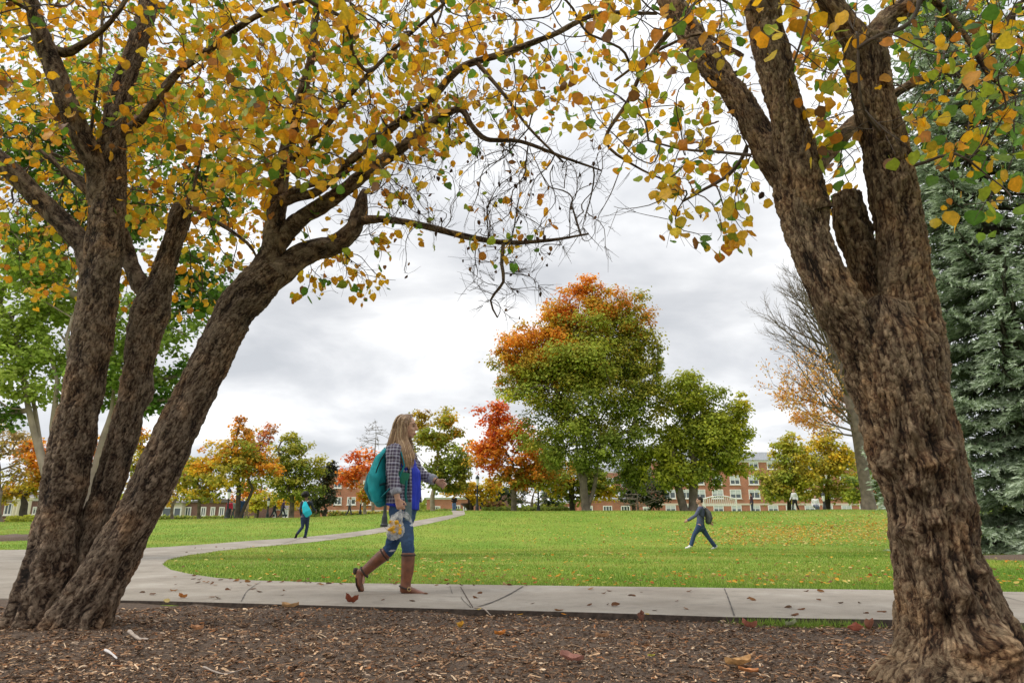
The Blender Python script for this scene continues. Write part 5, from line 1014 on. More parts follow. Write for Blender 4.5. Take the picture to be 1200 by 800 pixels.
building('brick_building', 'long dark red brick building with paired white windows on the left', 214, 297, 92, 588.5, 'brick_dark', 10, [(220.5, 599, 7, 11, dict(panes=2, blind=.0)), (238.5, 599, 6, 11, dict(panes=2, blind=.0)), (249.5, 599, 5.5, 11, dict(panes=2, blind=.0)), (260, 599, 6, 11, dict(panes=2, blind=.0)), (283, 599, 6, 11, dict(panes=2, blind=.3))], (), ('gable', 5, .3, 'slate_dark'))
building('glazed_porch', 'cream porch with dark glazing left of the dark brick building', 183, 213.7, 91, 589, 'cream', 4, [(195.5, 600, 11, 12, dict(panes=1, blind=.0)), (208, 600, 9, 12, dict(panes=1, blind=.0))], [(588.5, 2, 'cream')], ('mansard', 2.2, .3, 'slate_dark'))
building('pale_building', 'pale pinkish low building behind the dark walkers', 302, 345, 100, 596, 'brick', 8, [(319, 602, 9, 8, W2), (334, 602, 8, 8, W2), (309, 602, 6, 7, W2)], [(596.5, 2, 'white')], ('hip', 5, .2, 'slate_dark'))
_, o_, x0, x1, zt = building('columned_building', 'brick building with cream columned porch at the far left edge', -60, 58, 82, 583, 'brick_dark', 10, [(10, 596, 9, 14, dict(panes=2, blind=.0)), (42, 598, 7, 9, dict(panes=2, blind=.4))], [(584, 5, 'white')], ('hip', 10, .4, 'slate_dark'))
rt = bpy.data.objects[_.name]
for px in (-4, 17, 21, 33):
    q = at(px, 598, 80.6); Geo().lathe((q[0], 80.6, o_[2]), [(.34, 0), (.34, .25), (.25, .3), (.22, zt - o_[2] - .4), (.32, zt - o_[2] - .3), (.32, zt - o_[2] - .01)], 14).build('column', M['cream'], rt, o_)

# ------------------------------------------------------------------ lamp posts
def lamp(label, px, Y_, pyt, glass_up=True):
    b0 = at(px, 602, Y_); base = np.array([b0[0], Y_, float(terr(b0[0], Y_))]); H_ = at(px, pyt, Y_)[2] - base[2]; root = thing('street_lamp', label, 'street lamp', base, 'black lantern lamp posts round the lawn')
    Geo().lathe((0, 0, 0), [(.18, 0), (.18, .10), (.14, .14), (.12, .42), (.085, .55), (.075, .62)], 14).build('base', M['iron'], root, smooth=False)
    Geo().lathe((0, 0, 0), [(.075, .60), (.06, H_ * .5), (.05, H_ - .86), (.085, H_ - .83), (.085, H_ - .78), (.05, H_ - .74)], 12).build('pole', M['iron'], root)
    Geo().lathe((0, 0, 0), [(.06, H_ - .735), (.08, H_ - .68), (.115, H_ - .38), (.11, H_ - .30)], 10).build('lantern', M['lampglass'], root)
    Geo().lathe((0, 0, 0), [(.15, H_ - .297), (.14, H_ - .22), (.10, H_ - .10), (.04, H_ - .07), (.035, H_)], 12).build('cap', M['iron'], root)
for a in (('tall lamp post in front of the dark brick building', 266, 48, 571), ('lamp post beside the pale lemon sapling', 313.5, 60, 582), ('lamp post next to the tiered fountain', 559, 50, 556), ('lamp post between the red orange maple and the tallest maple', 631, 52, 565),
          ('slender lamp post in front of the dense yew shaped trees', 967, 56, 576), ('dark lamp post in front of the brick dormitory', 422, 62, 580), ('nearest lamp post, mostly hidden behind the woman with backpack', 451, 31, 528)): lamp(*a)

# ------------------------------------------------------------------ fountain, railing, hedges, rocks, bin
q = at(549, 602, 62); base = np.array([q[0], 62, float(terr(q[0], 62))]); zf = at(549, 604, 62)[2] - base[2]; f = thing('fountain', 'dark three tiered fountain beside the lamp post', 'fountain', base); k = mpp(549, 590, 62)
Geo().lathe((0, 0, 0), [(9 * k, -.1), (9 * k, zf), (6 * k, zf + .05), (2.5 * k, zf + 3 * k), (1.8 * k, zf + 8 * k)], 20).build('pedestal', M['bronze'], f, smooth=False)
Geo().lathe((0, 0, 0), [(1.8 * k, zf + 8 * k), (6 * k, zf + 10.5 * k), (9.5 * k, zf + 13 * k), (9.5 * k, zf + 14.2 * k), (8.6 * k, zf + 13.4 * k), (1.4 * k, zf + 12 * k)], 24).build('bowl', M['bronze'], f)
Geo().lathe((0, 0, 0), [(1.4 * k, zf + 12 * k), (1.1 * k, zf + 18 * k), (3 * k, zf + 19.2 * k), (5 * k, zf + 21 * k), (5 * k, zf + 21.8 * k), (4.4 * k, zf + 21.2 * k), (.9 * k, zf + 20.4 * k)], 20).build('bowl', M['bronze'], f)
Geo().lathe((0, 0, 0), [(.9 * k, zf + 20.4 * k), (.7 * k, zf + 25 * k), (1.6 * k, zf + 26.5 * k), (2.4 * k, zf + 27.5 * k), (.6 * k, zf + 28 * k), (.3 * k, zf + 31 * k)], 14).build('finial', M['bronze'], f)
# white railing with an arched top rail
Yr = 74; xa_, xb_ = at(825, 592, Yr)[0], at(863, 592, Yr)[0]; zr = at(844, 593.5, Yr)[2]; zg = float(terr((xa_ + xb_) / 2, Yr)); k = mpp(844, 590, Yr); r_ = thing('railing', 'white arched railing behind the man walking on the lawn', 'railing', ((xa_ + xb_) / 2, Yr, zg)); cx_ = (xa_ + xb_) / 2; hw = (xb_ - xa_) / 2
def top_(x): return zr - zg + k * (8.5 + 4.0 * (1 - (x / hw) ** 2))
g_ = Geo(); g_.loft([(x, 0, top_(x)) for x in np.linspace(-hw, hw, 17)], [.06] * 17, 6); g_.build('top_rail', M['white'], r_, smooth=True)
Geo().box((-hw, -.04, zr - zg + .9 * k), (hw, .04, zr - zg + 2.0 * k)).build('bottom_rail', M['white'], r_)
g_ = Geo()
for x in np.linspace(-hw, hw, 17)[1:-1]: g_.box((x - .03, -.03, zr - zg + 1.9 * k), (x + .03, .03, top_(x)))
g_.build('balusters', M['white'], r_)
for s_ in (-1, 1): Geo().box((s_ * hw - .07, -.07, -.1), (s_ * hw + .07, .07, top_(hw) + .12)).build('post', M['white'], r_)
def hedge(label, px0, px1, Y_, py, hp, pal, wts, name='hedge', cat='hedge', n=1600):
    a, b_ = at(px0, 602, Y_), at(px1, 602, Y_); c = (a + b_) / 2; zg = float(terr(c[0], Y_)); zt_ = at((px0 + px1) / 2, py, Y_)[2]; hw = (b_[0] - a[0]) / 2; hh = max(.3, zt_ - zg); root = thing(name, label, cat, (c[0], Y_, zg))
    q = rng.uniform(-1, 1, (n, 3)); edge = rng.integers(0, 3, n); kk = rng.random(n) < .5; q[kk, 1] = -np.abs(q[kk, 1]) ** .15; q[~kk, 2] = np.abs(q[~kk, 2]) ** .2
    lump = 1 + .18 * np.sin(q[:, 0] * hw * 1.7) * np.cos(q[:, 0] * hw * .7 + 1); pos = np.stack([q[:, 0] * hw, q[:, 1] * .55, (q[:, 2] * .5 + .5) * hh * lump], 1) + rng.normal(0, .05, (n, 3)); nd = nrm(np.stack([q[:, 0] * .3, q[:, 1] - .3, q[:, 2] + .5], 1) + rng.normal(0, .5, (n, 3)))
    link('foliage', inst('foliage', LQ, [(0, 1, 2, 3)], pos, frames(np.cross(nd, rdir(n)), nd), .24 * rng.uniform(.7, 1.4, n), leafpal(n, pal, wts)), M['leaf_far'], root)
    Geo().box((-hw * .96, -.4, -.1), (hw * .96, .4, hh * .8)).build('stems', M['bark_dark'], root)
hedge('low clipped dark hedge below the red orange maple', 567, 665, 58, 598.5, 4, [DG, GR], [3, 2], n=4200)
hedge('clipped green hedge in front of the building with white doors', 484, 541, 66, 598.5, 4, [GR, DG], [2, 2], n=2600)
hedge('rosy tan bush right of the tiered fountain', 568, 590, 60, 590, 10, [(.36, .20, .10), (.30, .22, .09), OL], [3, 2, 2], 'bush', 'bush', 1500)
hedge('lime green low bush at the far left edge', 17, 25, 50, 608.5, 5, [YG, (.42, .45, .06)], [1, 2], 'bush', 'bush', 700)
hedge('lime green low bush right of the far left trunk', 33, 46, 50, 607.5, 5, [YG, (.42, .45, .06)], [1, 2], 'bush', 'bush', 800)
hedge('dark shrub row in front of the brick dormitory', 388, 460, 66, 601, 4, [DG, OL, BR], [3, 2, 1], 'hedge', 'hedge', 2200)
hedge('dark planting along the foot of the dark brick building', 184, 300, 80, 608.0, 4, [DG, GR, OL], [3, 2, 1], 'hedge', 'hedge', 2600)
def rock(label, px, py, Y_, r):
    p = at(px, py, Y_); zg = float(terr(p[0], Y_)); g_ = Geo().ell((0, 0, 0), (r * 1.3, r, r * .75), n=16); V = g_.arr(); V = np.array([v * (1 + .25 * noise.noise(Vector(v * 2.2 / r + px))) for v in V])
    o = link('rock', mesh('rock', V, g_.f, smooth=True), M['rock']); o.location = (p[0], Y_, p[2]); tag(o, label, 'rock')
M['rock'] = plain('pale_rock', (.55, .53, .48), .9, 0, .2, 4, .5)
rock('white rock on the crest beside the middle lamp post', 636, 601.4, 47, .20)
# blue banner post
q = at(565, 602, 61); b_ = thing('banner_post', 'small blue banner on a post right of the lamp post', 'banner', (q[0], 61, float(terr(q[0], 61)))); zz2 = float(terr(q[0], 61))
Geo().lathe((0, 0, 0), [(.045, -.1), (.045, at(565, 586.5, 61)[2] - zz2)], 8).build('pole', M['white'], b_)
g_ = Geo(); zb = at(565, 596, 61)[2] - zz2; zt_ = at(565, 587.5, 61)[2] - zz2; g_.box((-.22, -.05, zb), (.22, -.047, zt_)); g_.build('banner', plain('blue_cloth', (.03, .09, .42), .7, 0, .15), b_)
# ------------------------------------------------------------------ people
def V3(*a): return np.array(a, float)
UPV = V3(0, 0, 1)
def hand(g_, W, D, Pn, thumb, s=1.0, curl=.5):
    """palm, four bent fingers of unequal length and a thumb from the side of the palm; Pn = way the palm faces, thumb = side of the thumb"""
    D = nrm(D); Pn = nrm(Pn - D * Pn.dot(D)); Ls = nrm(thumb - D * thumb.dot(D) - Pn * Pn.dot(thumb))
    g_.loft([W - D * .02 * s, W + D * .02 * s, W + D * .055 * s, W + D * .085 * s], [(.027 * s, .020 * s), (.034 * s, .016 * s), (.040 * s, .015 * s), (.038 * s, .012 * s)], 12, ref=Ls)
    for i, ln in enumerate((.072, .080, .074, .058)):
        p = W + D * .084 * s + Ls * (1.5 - i) * .0195 * s; d = D; a = curl * (.75 + .12 * i); pts = [p - D * .02 * s, p]
        for f in (.42, .33, .25):
            d = nrm(d * math.cos(a) + nrm(Pn - d * Pn.dot(d)) * math.sin(a)); p = p + d * ln * f * s; pts.append(p)
        g_.loft(pts, [.0098 * s, .0095 * s, .009 * s, .0085 * s, .007 * s], 8)
    p = W + D * .022 * s + Ls * .026 * s; d1 = nrm(D * .75 + Ls * .62 + Pn * .35); d2 = nrm(D * .95 + Ls * .1 + Pn * .35)
    g_.loft([p - d1 * .012 * s, p + d1 * .02 * s, p + d1 * .045 * s, p + d1 * .045 * s + d2 * .034 * s], [.014 * s, .0125 * s, .011 * s, .008 * s], 8)
def head(g_, C, f, s=1.0, up=UPV):
    l = nrm(np.cross(up, f)); u = np.cross(f, l); ax = np.stack([f, l, u])
    e = lambda o, r, n=16: g_.ell(C + (o[0] * f + o[1] * l + o[2] * u) * s, tuple(q * s for q in r), ax, n)
    e((-.014, 0, .024), (.096, .074, .090), 20); e((.020, 0, -.040), (.066, .056, .074)); e((.056, 0, -.098), (.022, .026, .018)); e((.070, 0, .022), (.022, .046, .016)); e((.096, 0, -.022), (.020, .013, .018)); e((.088, 0, .0), (.014, .010, .026))
    e((.080, 0, -.066), (.016, .024, .009)); e((.078, 0, -.079), (.016, .021, .008)); e((.05, .034, -.03), (.032, .02, .026)); e((.05, -.034, -.03), (.032, .02, .026))
    for sg in (-1, 1): e((-.008, sg * .074, -.018), (.017, .010, .030), 10); 
def face_bits(root, O, C, f, s, up=UPV, brow=(.05, .03, .02), lip=(.42, .14, .12)):
    l = nrm(np.cross(up, f)); u = np.cross(f, l); ax = np.stack([f, l, u])
    for sg in (-1, 1):
        q = C + (f * .078 + l * sg * .033 + u * .0) * s; Geo().ell(q, (.009 * s, .012 * s, .0055 * s), ax, 10).build('eye', M['eye'], root, O, True)
        b0 = [C + (f * .088 + l * sg * .014 + u * .024) * s, C + (f * .085 + l * sg * .035 + u * .030) * s, C + (f * .068 + l * sg * .054 + u * .022) * s]; Geo().loft(b0, [.004 * s, .005 * s, .003 * s], 6).build('eyebrow', cmat(brow), root, O, True)
    Geo().loft([C + (f * .089 + l * k * .022 + u * (-.072 - .004 * k * k)) * s for k in (-1, -.5, 0, .5, 1)], [.004 * s, .007 * s, .008 * s, .007 * s, .004 * s], 8).build('lips', cmat(lip), root, O, True)
M['eye'] = plain('dark_eye', (.03, .02, .015), .2, 0, .05)
CM = {}
def cmat(c, rough=.75, var=.14, scale=35, bump=.12):
    k = (tuple(c), rough, var)
    if k not in CM: CM[k] = plain('cloth', c, rough, 0, var, scale, bump, .3)
    return CM[k]
def skin_mat(c):
    k = ('skin', c)
    if k not in CM:
        m = plain('skin', c, .5, 0, .07, 12, 0, .4); b = m.node_tree.nodes['Principled BSDF']; b.inputs['Subsurface Weight'].default_value = .12; b.inputs['Subsurface Radius'].default_value = (.02, .008, .004); CM[k] = m
    return CM[k]
def body(root, O, J, f, skin, s=1.0, vox=.012, curls=(.45, .45), palms=None, hs=1.0, fs=1.0):
    """one continuous figure from its joints"""
    l = nrm(np.cross(UPV, f)); g_ = Geo(); head(g_, J['head'], J.get('look', f), s)
    g_.loft([J['neck'] - UPV * .03 * s, J['neck'] + (J['head'] - J['neck']) * .35, J['head'] - UPV * .06 * s - f * .012 * s], [.056 * s, .050 * s, .052 * s], 12)
    sm = (J['shR'] + J['shL']) / 2; hm = (J['hipR'] + J['hipL']) / 2; lat = nrm(J['shL'] - J['shR']); w_ = np.linalg.norm(J['shL'] - J['shR']) / 2
    g_.loft([hm - UPV * .03 * s, hm + UPV * .06 * s, hm + (sm - hm) * .45, hm + (sm - hm) * .78, sm - UPV * .0, sm + (J['neck'] - sm) * .6], [(.145 * s, .10 * s), (.14 * s, .10 * s), (.118 * s, .088 * s), (.14 * s, .108 * s), (w_ * .8, .09 * s), (.07 * s, .06 * s)], 18, ref=lat)
    for d in 'RL':
        sh, el, wr, ha = J['sh' + d], J['el' + d], J['wr' + d], J['ha' + d]
        g_.loft([sm + (sh - sm) * .45, sh, sh + (el - sh) * .5, el, el + (wr - el) * .35, wr], [.056 * s, .050 * s, .042 * s, .036 * s, .037 * s, .026 * s], 12)
        D = nrm(ha - wr); Pn, Th = (palms or {}).get(d, (l * (1 if d == 'R' else -1), f)); hand(g_, wr, D, V3(*Pn), V3(*Th), s * hs, curls[0 if d == 'R' else 1])
        hp, kn, an, to = J['hip' + d], J['kn' + d], J['an' + d], J['to' + d]; to = an + (to - an) * (1 if fs == 1 else .6)
        g_.loft([hp + UPV * .03 * s, hp + (kn - hp) * .3, kn, kn + (an - kn) * .3, an], [.085 * s, .078 * s, .052 * s, .052 * s, .034 * s], 14)
        g_.loft([an - nrm(to - an) * .03 * s, an + (to - an) * .5 - UPV * .01 * s, to], [.035 * s * fs, .036 * s * fs, .026 * s * fs], 10)
    return g_.blob('body', skin, root, O, vox, 3)
def top(root, O, J, f, mat, s=1.0, vox=.012, hem=.0, sleeve=1.0, name='shirt', puff=1.0, it=4):
    g_ = Geo(); sm = (J['shR'] + J['shL']) / 2; hm = (J['hipR'] + J['hipL']) / 2; lat = nrm(J['shL'] - J['shR']); w_ = np.linalg.norm(J['shL'] - J['shR']) / 2; p = puff
    g_.loft([hm + UPV * hem * s, hm + UPV * (hem + .08) * s, hm + (sm - hm) * .45, hm + (sm - hm) * .78, sm, sm + (J['neck'] - sm) * .75], [(.165 * s * p, .125 * s * p), (.158 * s * p, .12 * s * p), (.142 * s * p, .11 * s * p), (.158 * s * p, .125 * s * p), (w_ * .92, .105 * s * p), (.075 * s, .068 * s)], 20, ref=lat, round_=False)
    for d in 'RL':
        sh, el, wr = J['sh' + d], J['el' + d], J['wr' + d]; Q = [sm + (sh - sm) * .5, sh, sh + (el - sh) * .5, el]; R = [.07 * s * p, .066 * s * p, .056 * s * p, .05 * s * p]
        if sleeve > .5: Q += [el + (wr - el) * .45 * min(1, (sleeve - .5) * 2), el + (wr - el) * min(1, (sleeve - .5) * 2)]; R += [.048 * s * p, .040 * s * p]
        g_.loft(Q, R, 14)
    return g_.blob(name, mat, root, O, vox, it, None, .010 * s if vox < .02 else 0, 15 / s, (1, 1, .8))
def trousers(root, O, J, f, mat, s=1.0, vox=.012, cuff=.05, slim=1.0, name='trousers', colfn=None, end=1.0):
    g_ = Geo(); hm = (J['hipR'] + J['hipL']) / 2; lat = nrm(J['shL'] - J['shR'])
    g_.loft([hm - UPV * .07 * s, hm, hm + UPV * .11 * s], [(.15 * s, .125 * s), (.168 * s, .135 * s), (.152 * s, .116 * s)], 18, ref=lat)
    for d in 'RL':
        hp, kn, an = J['hip' + d], J['kn' + d], J['an' + d]; e = kn + (an - kn) * end
        g_.loft([hp + UPV * .02 * s, hp + (kn - hp) * .35, kn - (kn - hp) * .08, kn + (an - kn) * .06, kn + (e - kn) * .5, e], [.102 * s, .094 * s * slim, .070 * s * slim, .067 * s * slim, .064 * s * slim, cuff * s], 16, round_=False)
    return g_.blob(name, mat, root, O, vox, 3, colfn, .008 * s if vox < .02 else 0, 17 / s, (1, 1, 1.2))
def shoe(root, O, an, to, mat, sole, s=1.0, name='shoe'):
    d = nrm(to - an - UPV * (to - an)[2] * 0); fl = nrm(np.cross(UPV, d)) if abs(d[2]) < .95 else V3(0, 1, 0); o = bpy.data.objects.new(name, None)
    g_ = Geo().loft([an - d * .045 * s, an + d * .0, an + d * .07 * s - UPV * .015 * s, an + (to - an) * .72 - UPV * .01 * s, to + d * .01 * s], [(.036 * s, .045 * s), (.042 * s, .05 * s), (.044 * s, .04 * s), (.048 * s, .030 * s), (.036 * s, .022 * s)], 12, ref=fl)
    return g_.build(name, mat, root, O, True)
def pose(h, P, yaw, stride=.0, arm=.25, bend=.35, lean=.03, lift=0):
    """joints of a standing or walking figure of height h at P, facing yaw"""
    s = h / 1.72; f = V3(math.cos(yaw), math.sin(yaw), 0); l = V3(-math.sin(yaw), math.cos(yaw), 0); P = np.asarray(P, float); w_ = lambda x, y, z: P + f * x * s + l * y * s + UPV * z * s
    J = dict(head=w_(lean + .03, 0, 1.60), neck=w_(lean, 0, 1.44)); a = stride
    for d, sg in (('R', -1), ('L', 1)):
        k = a if d == 'R' else -a; ra = -arm * sg if stride else 0
        J['sh' + d] = w_(lean, sg * .185, 1.40); J['el' + d] = w_(lean - .02 + .28 * math.sin(ra), sg * .24, 1.40 - .29 * math.cos(ra)); el = J['el' + d]
        fa = ra + bend; J['wr' + d] = el + f * .25 * s * math.sin(fa) - UPV * .25 * s * math.cos(fa); J['ha' + d] = J['wr' + d] + nrm(J['wr' + d] - el) * .17 * s
        J['hip' + d] = w_(0, sg * .09, .93); J['kn' + d] = w_(.42 * math.sin(k) + .03, sg * .095, .93 - .43 * math.cos(k)); J['an' + d] = w_(.42 * math.sin(k) + .42 * math.sin(min(k, k * 1.35)), sg * .095, .08 + (.07 if k < -.15 else 0))
        J['to' + d] = J['an' + d] + f * .17 * s - UPV * .045 * s * (1.6 if k < -.15 else 1)
    return J, f, s
SK1, SK2, SK3 = (.56, .33, .23), (.20, .11, .07), (.48, .27, .19)
def hair_cap(root, O, C, f, s, mat, kind):
    l = nrm(np.cross(UPV, f)); ax = np.stack([f, l, UPV]); g_ = Geo()
    if kind == 'afro':
        for k in range(46):
            d = rdir(1)[0]; d[2] = abs(d[2]) * 1.0 - .25; g_.ell(C - f * .03 * s + UPV * .055 * s + (d[0] * f + d[1] * l + d[2] * UPV) * .108 * s, .062 * s, None, 8)
        g_.ell(C - f * .03 * s + UPV * .05 * s, .12 * s, None, 12)
    else:
        g_.ell(C + (-.025 * f + .038 * UPV) * s, (.102 * s, .083 * s, .088 * s), ax, 16); g_.ell(C + (-.055 * f - .01 * UPV) * s, (.07 * s, .078 * s, .07 * s), ax, 14)
        if kind == 'long': g_.loft([C + (-.07 * f - .0 * UPV) * s, C + (-.09 * f - .12 * UPV) * s, C + (-.10 * f - .26 * UPV) * s], [(.085 * s, .05 * s), (.09 * s, .04 * s), (.06 * s, .025 * s)], 12, ref=l)
    return g_.blob('hair', mat, root, O, .014 * s, 1)
def far_person(label, px, Y_, pyhead, yaw, topc, legc, hairc, skinc=SK1, stride=.0, hair='short', group='people far off beyond the crest', h=None, vox=.03, pack=None, seat=False, basez=None, arm=.3, bend=.35):
    b0 = at(px, 602, Y_); z = float(terr(b0[0], Y_)) if basez is None else basez; P = V3(b0[0], Y_, z); hh = h or (at(px, pyhead, Y_)[2] - z); root = thing('person', label, 'person', P, group); J, f, s = pose(hh, P, yaw, stride, arm, bend)
    if seat:
        for d, sg in (('R', -1), ('L', 1)):
            l = nrm(np.cross(UPV, f)); dz = UPV * -.48 * s
            for k in ('sh', 'el', 'wr', 'ha', 'hip'): J[k + d] = J[k + d] + dz
            J['kn' + d] = J['hip' + d] + f * .42 * s; J['an' + d] = J['kn' + d] - UPV * .40 * s; J['to' + d] = J['an' + d] + f * .17 * s - UPV * .03
        J['head'] = J['head'] + dz; J['neck'] = J['neck'] + dz
    body(root, P, J, f, skin_mat(skinc), s, vox * .7); top(root, P, J, f, cmat(topc), s, vox, 0, 1, 'jacket', 1.05, 2); trousers(root, P, J, f, cmat(legc), s, vox, .055); hair_cap(root, P, J['head'], f, s, cmat(hairc), hair)
    for d in 'RL': shoe(root, P, J['an' + d], J['to' + d], cmat((.05, .05, .05)), None, s)
    return root, J, f, s
DK = (.02, .015, .012)
far_person('distant person in black top and jeans holding a phone near the fountain', 532, 64, 586, math.radians(-80), (.015, .015, .018), (.10, .17, .32), DK, bend=1.9, h=1.75)
far_person('far walker in dark clothes behind the turquoise bag, left of the pair', 321, 66, 598, math.radians(15), (.02, .02, .025), (.02, .025, .04), DK, SK2, .35, h=1.78)
far_person('far walker in navy and dark red, right of the dark pair', 331, 66, 597, math.radians(15), (.04, .025, .06), (.03, .035, .06), DK, SK3, -.35, h=1.78)
far_person('far person in bright red top by the tall lamp post', 268, 58, 600, math.radians(-60), (.55, .03, .08), (.05, .05, .07), DK, SK1, h=1.62)
far_person('far person in grey green jacket beside the one in bright red', 273, 60, 600, math.radians(170), (.20, .24, .22), (.06, .07, .08), (.10, .06, .04), SK1, .25, h=1.68)
far_person('far person in dark blue by the dark forked trunk', 283.5, 57, 599, math.radians(-90), (.02, .05, .13), (.03, .06, .13), DK, SK1, h=1.74)
far_person('far person in beige coat beside the one in dark blue', 289, 58, 600, math.radians(190), (.45, .32, .22), (.30, .22, .16), (.25, .15, .08), SK1, .2, 'long', h=1.68)
far_person('far person in pale grey hooded jacket before the brick dormitory', 409, 64, 594, math.radians(0), (.40, .40, .42), (.05, .05, .06), (.20, .13, .08), SK1, .3, h=1.75)
far_person('far person in white shirt and black trousers by the olive tree', 933, 54, 583, math.radians(200), (.62, .62, .64), (.015, .015, .018), (.30, .18, .08), SK1, .25, h=1.72)
far_person('far person in white shirt sitting on the grass near the slender lamp', 957, 52, 592, math.radians(-100), (.80, .78, .78), (.10, .12, .16), DK, SK1, h=1.72, seat=True, basez=float(terr(at(957, 602, 52)[0], 52)) - .05)
far_person('far person in dark top in front of the brick hall right of the man', 882.5, 60, 592, math.radians(180), (.05, .02, .03), (.04, .05, .08), DK, SK3, h=1.66)
# someone standing behind the left stem, elbows showing on both sides
g0 = ground(73, 657)
far_person('person in blue jacket mostly hidden behind the left stem', 73, float(g0[1]), 505, math.radians(80), (.10, .17, .42), (.03, .05, .12), DK, SK1, .0, 'short', None, 1.74, .014, basez=.03, arm=0, bend=.3)

# ---- man on the lawn
def joints(tab, Y_):
    return {k: at(px, py, Y_ + dy) for k, (px, py, dy) in tab.items()}
def ground_root(name, label, cat, px, py, Y_=None):
    p = ground(px, py); return p
gm = ground(822, 643); YM = float(gm[1]); sM = 65 * mpp(822, 610, YM) / 1.76
J = joints(dict(head=(819.5, 586.2, 0), neck=(820.8, 592.4, 0), shR=(822, 596, .19), shL=(820.5, 595.2, -.19), elL=(815, 604, -.26), wrL=(806.5, 609.2, -.28), haL=(802, 612, -.28), elR=(828, 604.5, .24), wrR=(832, 611, .20), haR=(834.5, 614, .20),
              hipL=(820, 616.5, -.09), hipR=(821.5, 616.5, .09), knL=(813.6, 626, -.10), anL=(809.7, 639.0, -.10), toL=(803.8, 641.6, -.10), knR=(829.5, 628.5, .09), anR=(838.2, 640.2, .09), toR=(834, 642.6, .09)), YM)
O = V3(gm[0], YM, float(terr(gm[0], YM))); root = thing('person', 'man in navy sweater and jeans striding left across the lawn', 'person', O, None); f = V3(-1, 0, 0)
body(root, O, J, f, skin_mat(SK3), sM, .011, (.5, .5)); face_bits(root, O, J['head'], f, sM, brow=DK)
top(root, O, J, f, cmat((.075, .085, .14)), sM, .011, -.075, 1, 'sweater', 1.0); trousers(root, O, J, f, cmat((.03, .055, .12)), sM, .011, .062, .95, 'jeans'); hair_cap(root, O, J['head'], f, sM, cmat((.025, .018, .014)), 'short')
for d in 'RL': shoe(root, O, J['an' + d], J['to' + d], cmat((.72, .72, .70)), None, sM, 'white_shoe')
b_ = Geo(); c = (J['shR'] + J['shL']) / 2; hm = (J['hipR'] + J['hipL']) / 2
b_.loft([c + V3(.15, 0, -.03), c + V3(.22, 0, -.14), c + V3(.24, 0, -.30), c + V3(.21, 0, -.42)], [(.11, .07), (.15, .10), (.16, .115), (.14, .09)], 16, ref=(0, 1, 0))
bp_ = thing('backpack', 'grey and brown backpack on the man crossing the lawn', 'backpack', c + V3(.2, 0, -.3)); OO = c + V3(.2, 0, -.3); b_.blob('bag', cmat((.085, .085, .085)), bp_, OO, .012, 4)
Geo().loft([c + V3(.26, 0, -.26), c + V3(.285, 0, -.34), c + V3(.25, 0, -.42)], [(.10, .03), (.115, .06), (.10, .04)], 14, ref=(0, 1, 0)).blob('pocket', cmat((.20, .07, .03)), bp_, OO, .012, 3)
for sg in (-1, 1): Geo().loft([c + V3(.16, sg * .09, -.02), c + V3(.04, sg * .11, .075), c + V3(-.09, sg * .12, -.02), c + V3(-.11, sg * .14, -.18), c + V3(.10, sg * .17, -.36)], [(.022, .009)] * 5, 8, ref=(0, 1, 0)).build('strap', cmat((.05, .05, .05)), bp_, OO, True)

# ---- woman far along the path with a turquoise bag
gg = ground(356, 630.5); YG_ = float(gg[1]); sG = 53 * mpp(356, 605, YG_) / 1.70
J = joints(dict(head=(358.6, 581.0, 0), neck=(359, 586.3, 0), shL=(353.6, 588.6, .06), shR=(364.6, 588.4, -.05), elL=(352, 597, -.02), wrL=(353.2, 604.5, .10), haL=(353.6, 609, .13), elR=(367, 595.5, .16), wrR=(370.2, 598.2, .26), haR=(371, 600, .34),
              hipL=(355.2, 606.5, 0), hipR=(359.8, 606.5, .06), knL=(354.6, 617, -.02), anL=(347.4, 626.3, -.10), toL=(346.0, 630.3, .0), knR=(359.8, 617.5, .10), anR=(357.4, 629.2, .12), toR=(360.6, 630.8, .20)), YG_)
O = V3(gg[0], YG_, float(terr(gg[0], YG_)) + .01); root = thing('person', 'woman with big dark curly hair walking away on the curving path', 'person', O); f = nrm(V3(.55, .83, 0))
body(root, O, J, f, skin_mat(SK2), sG, .012, (.5, .5)); top(root, O, J, f, cmat((.028, .034, .05)), sG, .012, -.01, .95, 'jacket', .86); trousers(root, O, J, f, cmat((.02, .035, .075)), sG, .012, .044, .86, 'jeans'); hair_cap(root, O, J['head'], f, sG, cmat((.012, .009, .008)), 'afro')
for d in 'RL': shoe(root, O, J['an' + d], J['to' + d], cmat((.015, .014, .014)), None, sG * 1.05, 'black_shoe')
q = joints(dict(a=(357.5, 588, -.17), b=(357.5, 593, -.22), c=(359.5, 599, -.24), d=(362, 603.5, -.22)), YG_); OO = q['c']; bp_ = thing('drawstring_bag', 'bright turquoise drawstring bag on the back of the curly haired woman', 'bag', OO)
Geo().loft([q['a'], q['b'], q['c'], q['d']], [(.06, .03), (.115, .05), (.15, .06), (.13, .045)], 16, ref=(1, .1, 0)).blob('bag', cmat((.02, .45, .55)), bp_, OO, .012, 3)
for dx_ in (-.09, .09): Geo().loft([q['a'] + V3(dx_ * .5, 0, 0), q['a'] + V3(dx_ * 1.3, .06, .06), q['a'] + V3(dx_ * 1.4, .24, .04)], [.011] * 3, 6).build('cord', cmat((.5, .45, .4)), bp_, OO, True)
